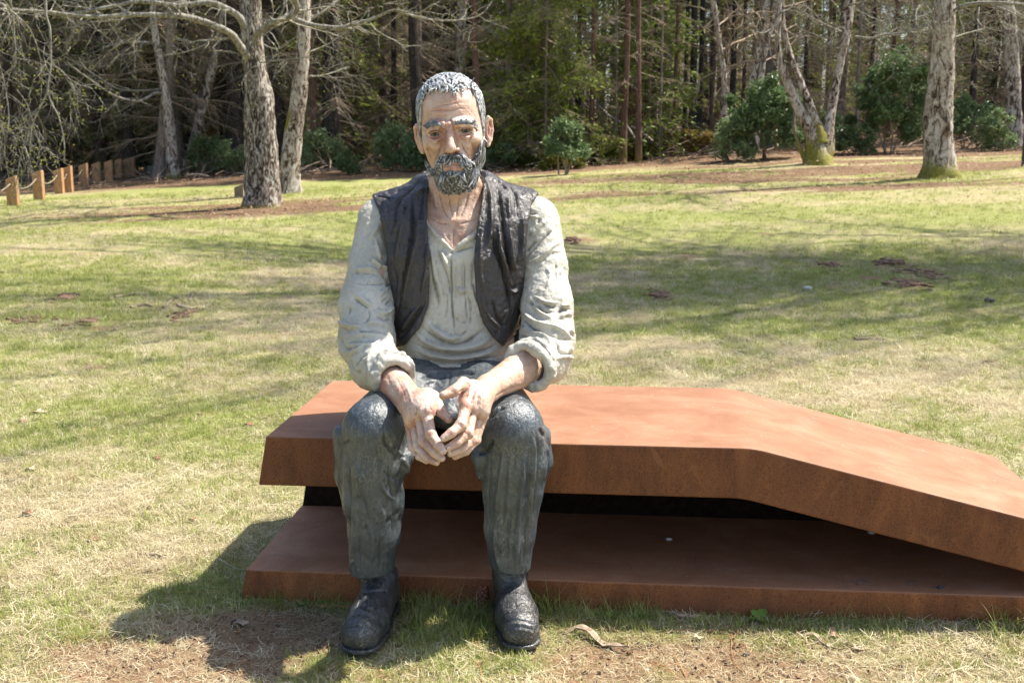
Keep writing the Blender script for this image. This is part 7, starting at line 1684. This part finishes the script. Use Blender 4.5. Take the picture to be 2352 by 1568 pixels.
for cv_, pts, k in NE:
    a = np.array(pts, float); u, v = cv_(a[:, 0], a[:, 1]); c = curve(np.array([nm(x, min(y, 1566), .006) for x, y in zip(u, v)]), 4); segs[k].append(tube(c, .0010, 4, cap=False))
for k, nmz, mt in ((0, 'pine_needles', M_need), (1, 'green_stalks', M_gneed)):
    V, F = join(segs[k]); tag(link(nmz, mesh_from(nmz, V, F, True, mt)), kind='stuff')
# clods of dug earth on the lawn
M_clod = rough_mat('earth_clod', (.09, .05, .032), (.25, .145, .09), 40, .95)
for k, (u, v, n, w, lab) in enumerate([(2048, 606, 12, 30, 'heap of dark earth clods on the shaded lawn at right, upper'), (2125, 628, 14, 40, 'heap of dark earth clods on the shaded lawn at right, middle'), (2080, 650, 12, 46, 'low spread of earth clods at right, lower'), (1905, 608, 7, 22, 'small heap of dark earth left of the clods at right'), (1322, 552, 7, 18, 'little mound of red-brown needles beside the right sleeve'), (1520, 682, 8, 24, 'small brown clod heap right of the right sleeve'), (150, 682, 12, 26, 'brown needle heap on the shaded lawn, far left'), (425, 721, 12, 26, 'brown needle heap on the shaded lawn left of the sculpture'), (60, 737, 10, 34, 'low brown heap at the far left edge'), (190, 740, 10, 40, 'scattered brown clods left on the shaded lawn')]):
    r = np.random.default_rng(500 + k); c = nm(u, v); L = []
    for q in range(n * 3):
        s = r.uniform(.010, .030) * (1.0 if v < 700 else .8); p = np.array([r.normal(0, w * mpp(c[1]) * .5), r.normal(0, .16), 0]); p[2] = drop(c[0] + p[0], c[1] + p[1]) - c[2] + s * .2
        V, F = sphere(np.zeros(3), s, 10, 6); V = V * [1.6, 1.2, .5]; V = V * (1 + .8 * fbm(V + q, 1.0 / s, 2, q))[:, None] + p; L.append((V, F[:, ::-1]))
    V, F = join(L); o = link('earth_heap', mesh_from('earth_heap', V, F, True, M_clod), None, tuple(c)); tag(o, lab, 'earth heap', 'patches of dug earth on the lawn', 'stuff')
# pine cone
c = nm(1098, 1392); t = empty('pine_cone', c, 'red-brown pine cone standing in the grass between the boots', 'pine cone'); M_cone = rough_mat('cone_scale', (.20, .075, .04), (.36, .16, .09), 80, .55)
ax = np.array([.25, .1, 1]); ax /= np.linalg.norm(ax); a1 = np.cross(ax, [0, 1, 0]); a1 /= np.linalg.norm(a1); a2 = np.cross(ax, a1); V, F = tube(np.array([c + ax * h_ for h_ in (0, .02, .045, .062)]), [.008, .012, .010, .003], 10); part('core', V, F, M_cone, t)
sc_me = None
for k in range(52):
    h_ = .004 + .058 * k / 52; a = k * 2.3999; rr = .0175 * math.sin(math.pi * min(1, (.12 + .86 * (k / 52)))) ** .6; dr = a1 * math.cos(a) + a2 * math.sin(a)
    if sc_me is None:
        V, F = sphere(np.zeros(3), .0062, 8, 6); V = V * [1, .8, .62]; V[:, 0] += .001; sc_me = mesh_from('scale', V, F[:, ::-1], True, M_cone)
    o = link('scale', sc_me, t, tuple(c + ax * h_ + dr * rr * .8 - c)); o.rotation_euler = Vector(tuple(dr + ax * .35)).to_track_quat('X', 'Z').to_euler()
# broad-leaved weeds at the foot of the bench
M_weed = leaf_mat('weed_leaf', [(.25, (.07, .14, .02)), (.5, (.13, .24, .035)), (.8, (.22, .34, .06))], .3, .45, 8, .4)
for k, (u, v, s, lab) in enumerate([(1745, 1424, .038, 'pair of broad bright green leaves at the foot of the bench'), (1404, 1418, .016, 'small round-leaved weed at the bench foot, right of the right boot'), (1468, 1420, .016, 'round-leaved weed between the boot and the bark roll'), (1862, 1432, .018, 'small weed at the bench foot right of the broad leaves'), (2228, 1428, .030, 'upright leafy weed at the bench foot, far right'), (1000, 1345, .014, 'yellow-green clover by the slab between the boots'), (930, 1440, .014, 'grey-green clover between the boots'), (690, 1385, .022, 'leafy weed at the left foot of the slab'), (745, 1380, .016, 'small weed left of the left boot by the slab')]):
    r = np.random.default_rng(600 + k); c = nm(u, v, .004); n = 7; a = np.linspace(0, 6.28, n, endpoint=False) + r.uniform(0, 1); vs, fs = [], []
    for q in range(n):
        dr = np.array([math.cos(a[q]), math.sin(a[q]), r.uniform(.2, .9)]); sd = np.array([-math.sin(a[q]), math.cos(a[q]), 0]); L = s * r.uniform(.7, 1.2); b0 = len(vs)
        for t_, w_ in ((0, .06), (.3, .28), (.6, .36), (.85, .24), (1, .03)): z_ = -.35 * L * t_ ** 2; vs += [dr * L * t_ - sd * L * w_ + [0, 0, z_ + .05 * L], dr * L * t_ + [0, 0, z_], dr * L * t_ + sd * L * w_ + [0, 0, z_ + .05 * L]]
        for e in range(4):
            for g_ in (0, 1): i0 = b0 + e * 3 + g_; fs.append([i0, i0 + 1, i0 + 4, i0 + 3])
    o = link('weed', mesh_from('weed', np.array(vs), np.array(fs), True, M_weed), None, tuple(c)); tag(o, lab, 'weed', 'small weeds along the bench foot')
# straw blown onto the lower slab
r = np.random.default_rng(610); L = []
for (u, v, n, w) in [(1970, 1338, 14, 34), (2110, 1340, 7, 50), (1520, 1300, 4, 60), (1680, 1320, 3, 60), (1800, 1300, 3, 60)]:
    for q in range(n):
        uu, vv = u + r.normal(0, w * .6), v + r.normal(0, 5); p1 = P(uu, min(vv, 1362), 1.0) - np.array([0, 0, CAM_H]); c = np.array([0, 0, CAM_H]) + p1 * (.0790 - CAM_H) / p1[2]
        if c[1] < 3.04 - .0928 * (c[0] + .75): continue
        a = r.uniform(-.5, .5) if r.uniform() < .7 else r.uniform(0, 3.1); l = r.uniform(.005, .018); e = np.array([math.cos(a), math.sin(a), 0]); L.append(tube(np.array([c - e * l, c + [0, 0, .002], c + e * l + [0, .3 * l, 0]]), .0007, 4, cap=False))
V, F = join(L); tag(link('straw_on_slab', mesh_from('straw_on_slab', V, F, True, M_twig)), kind='stuff')
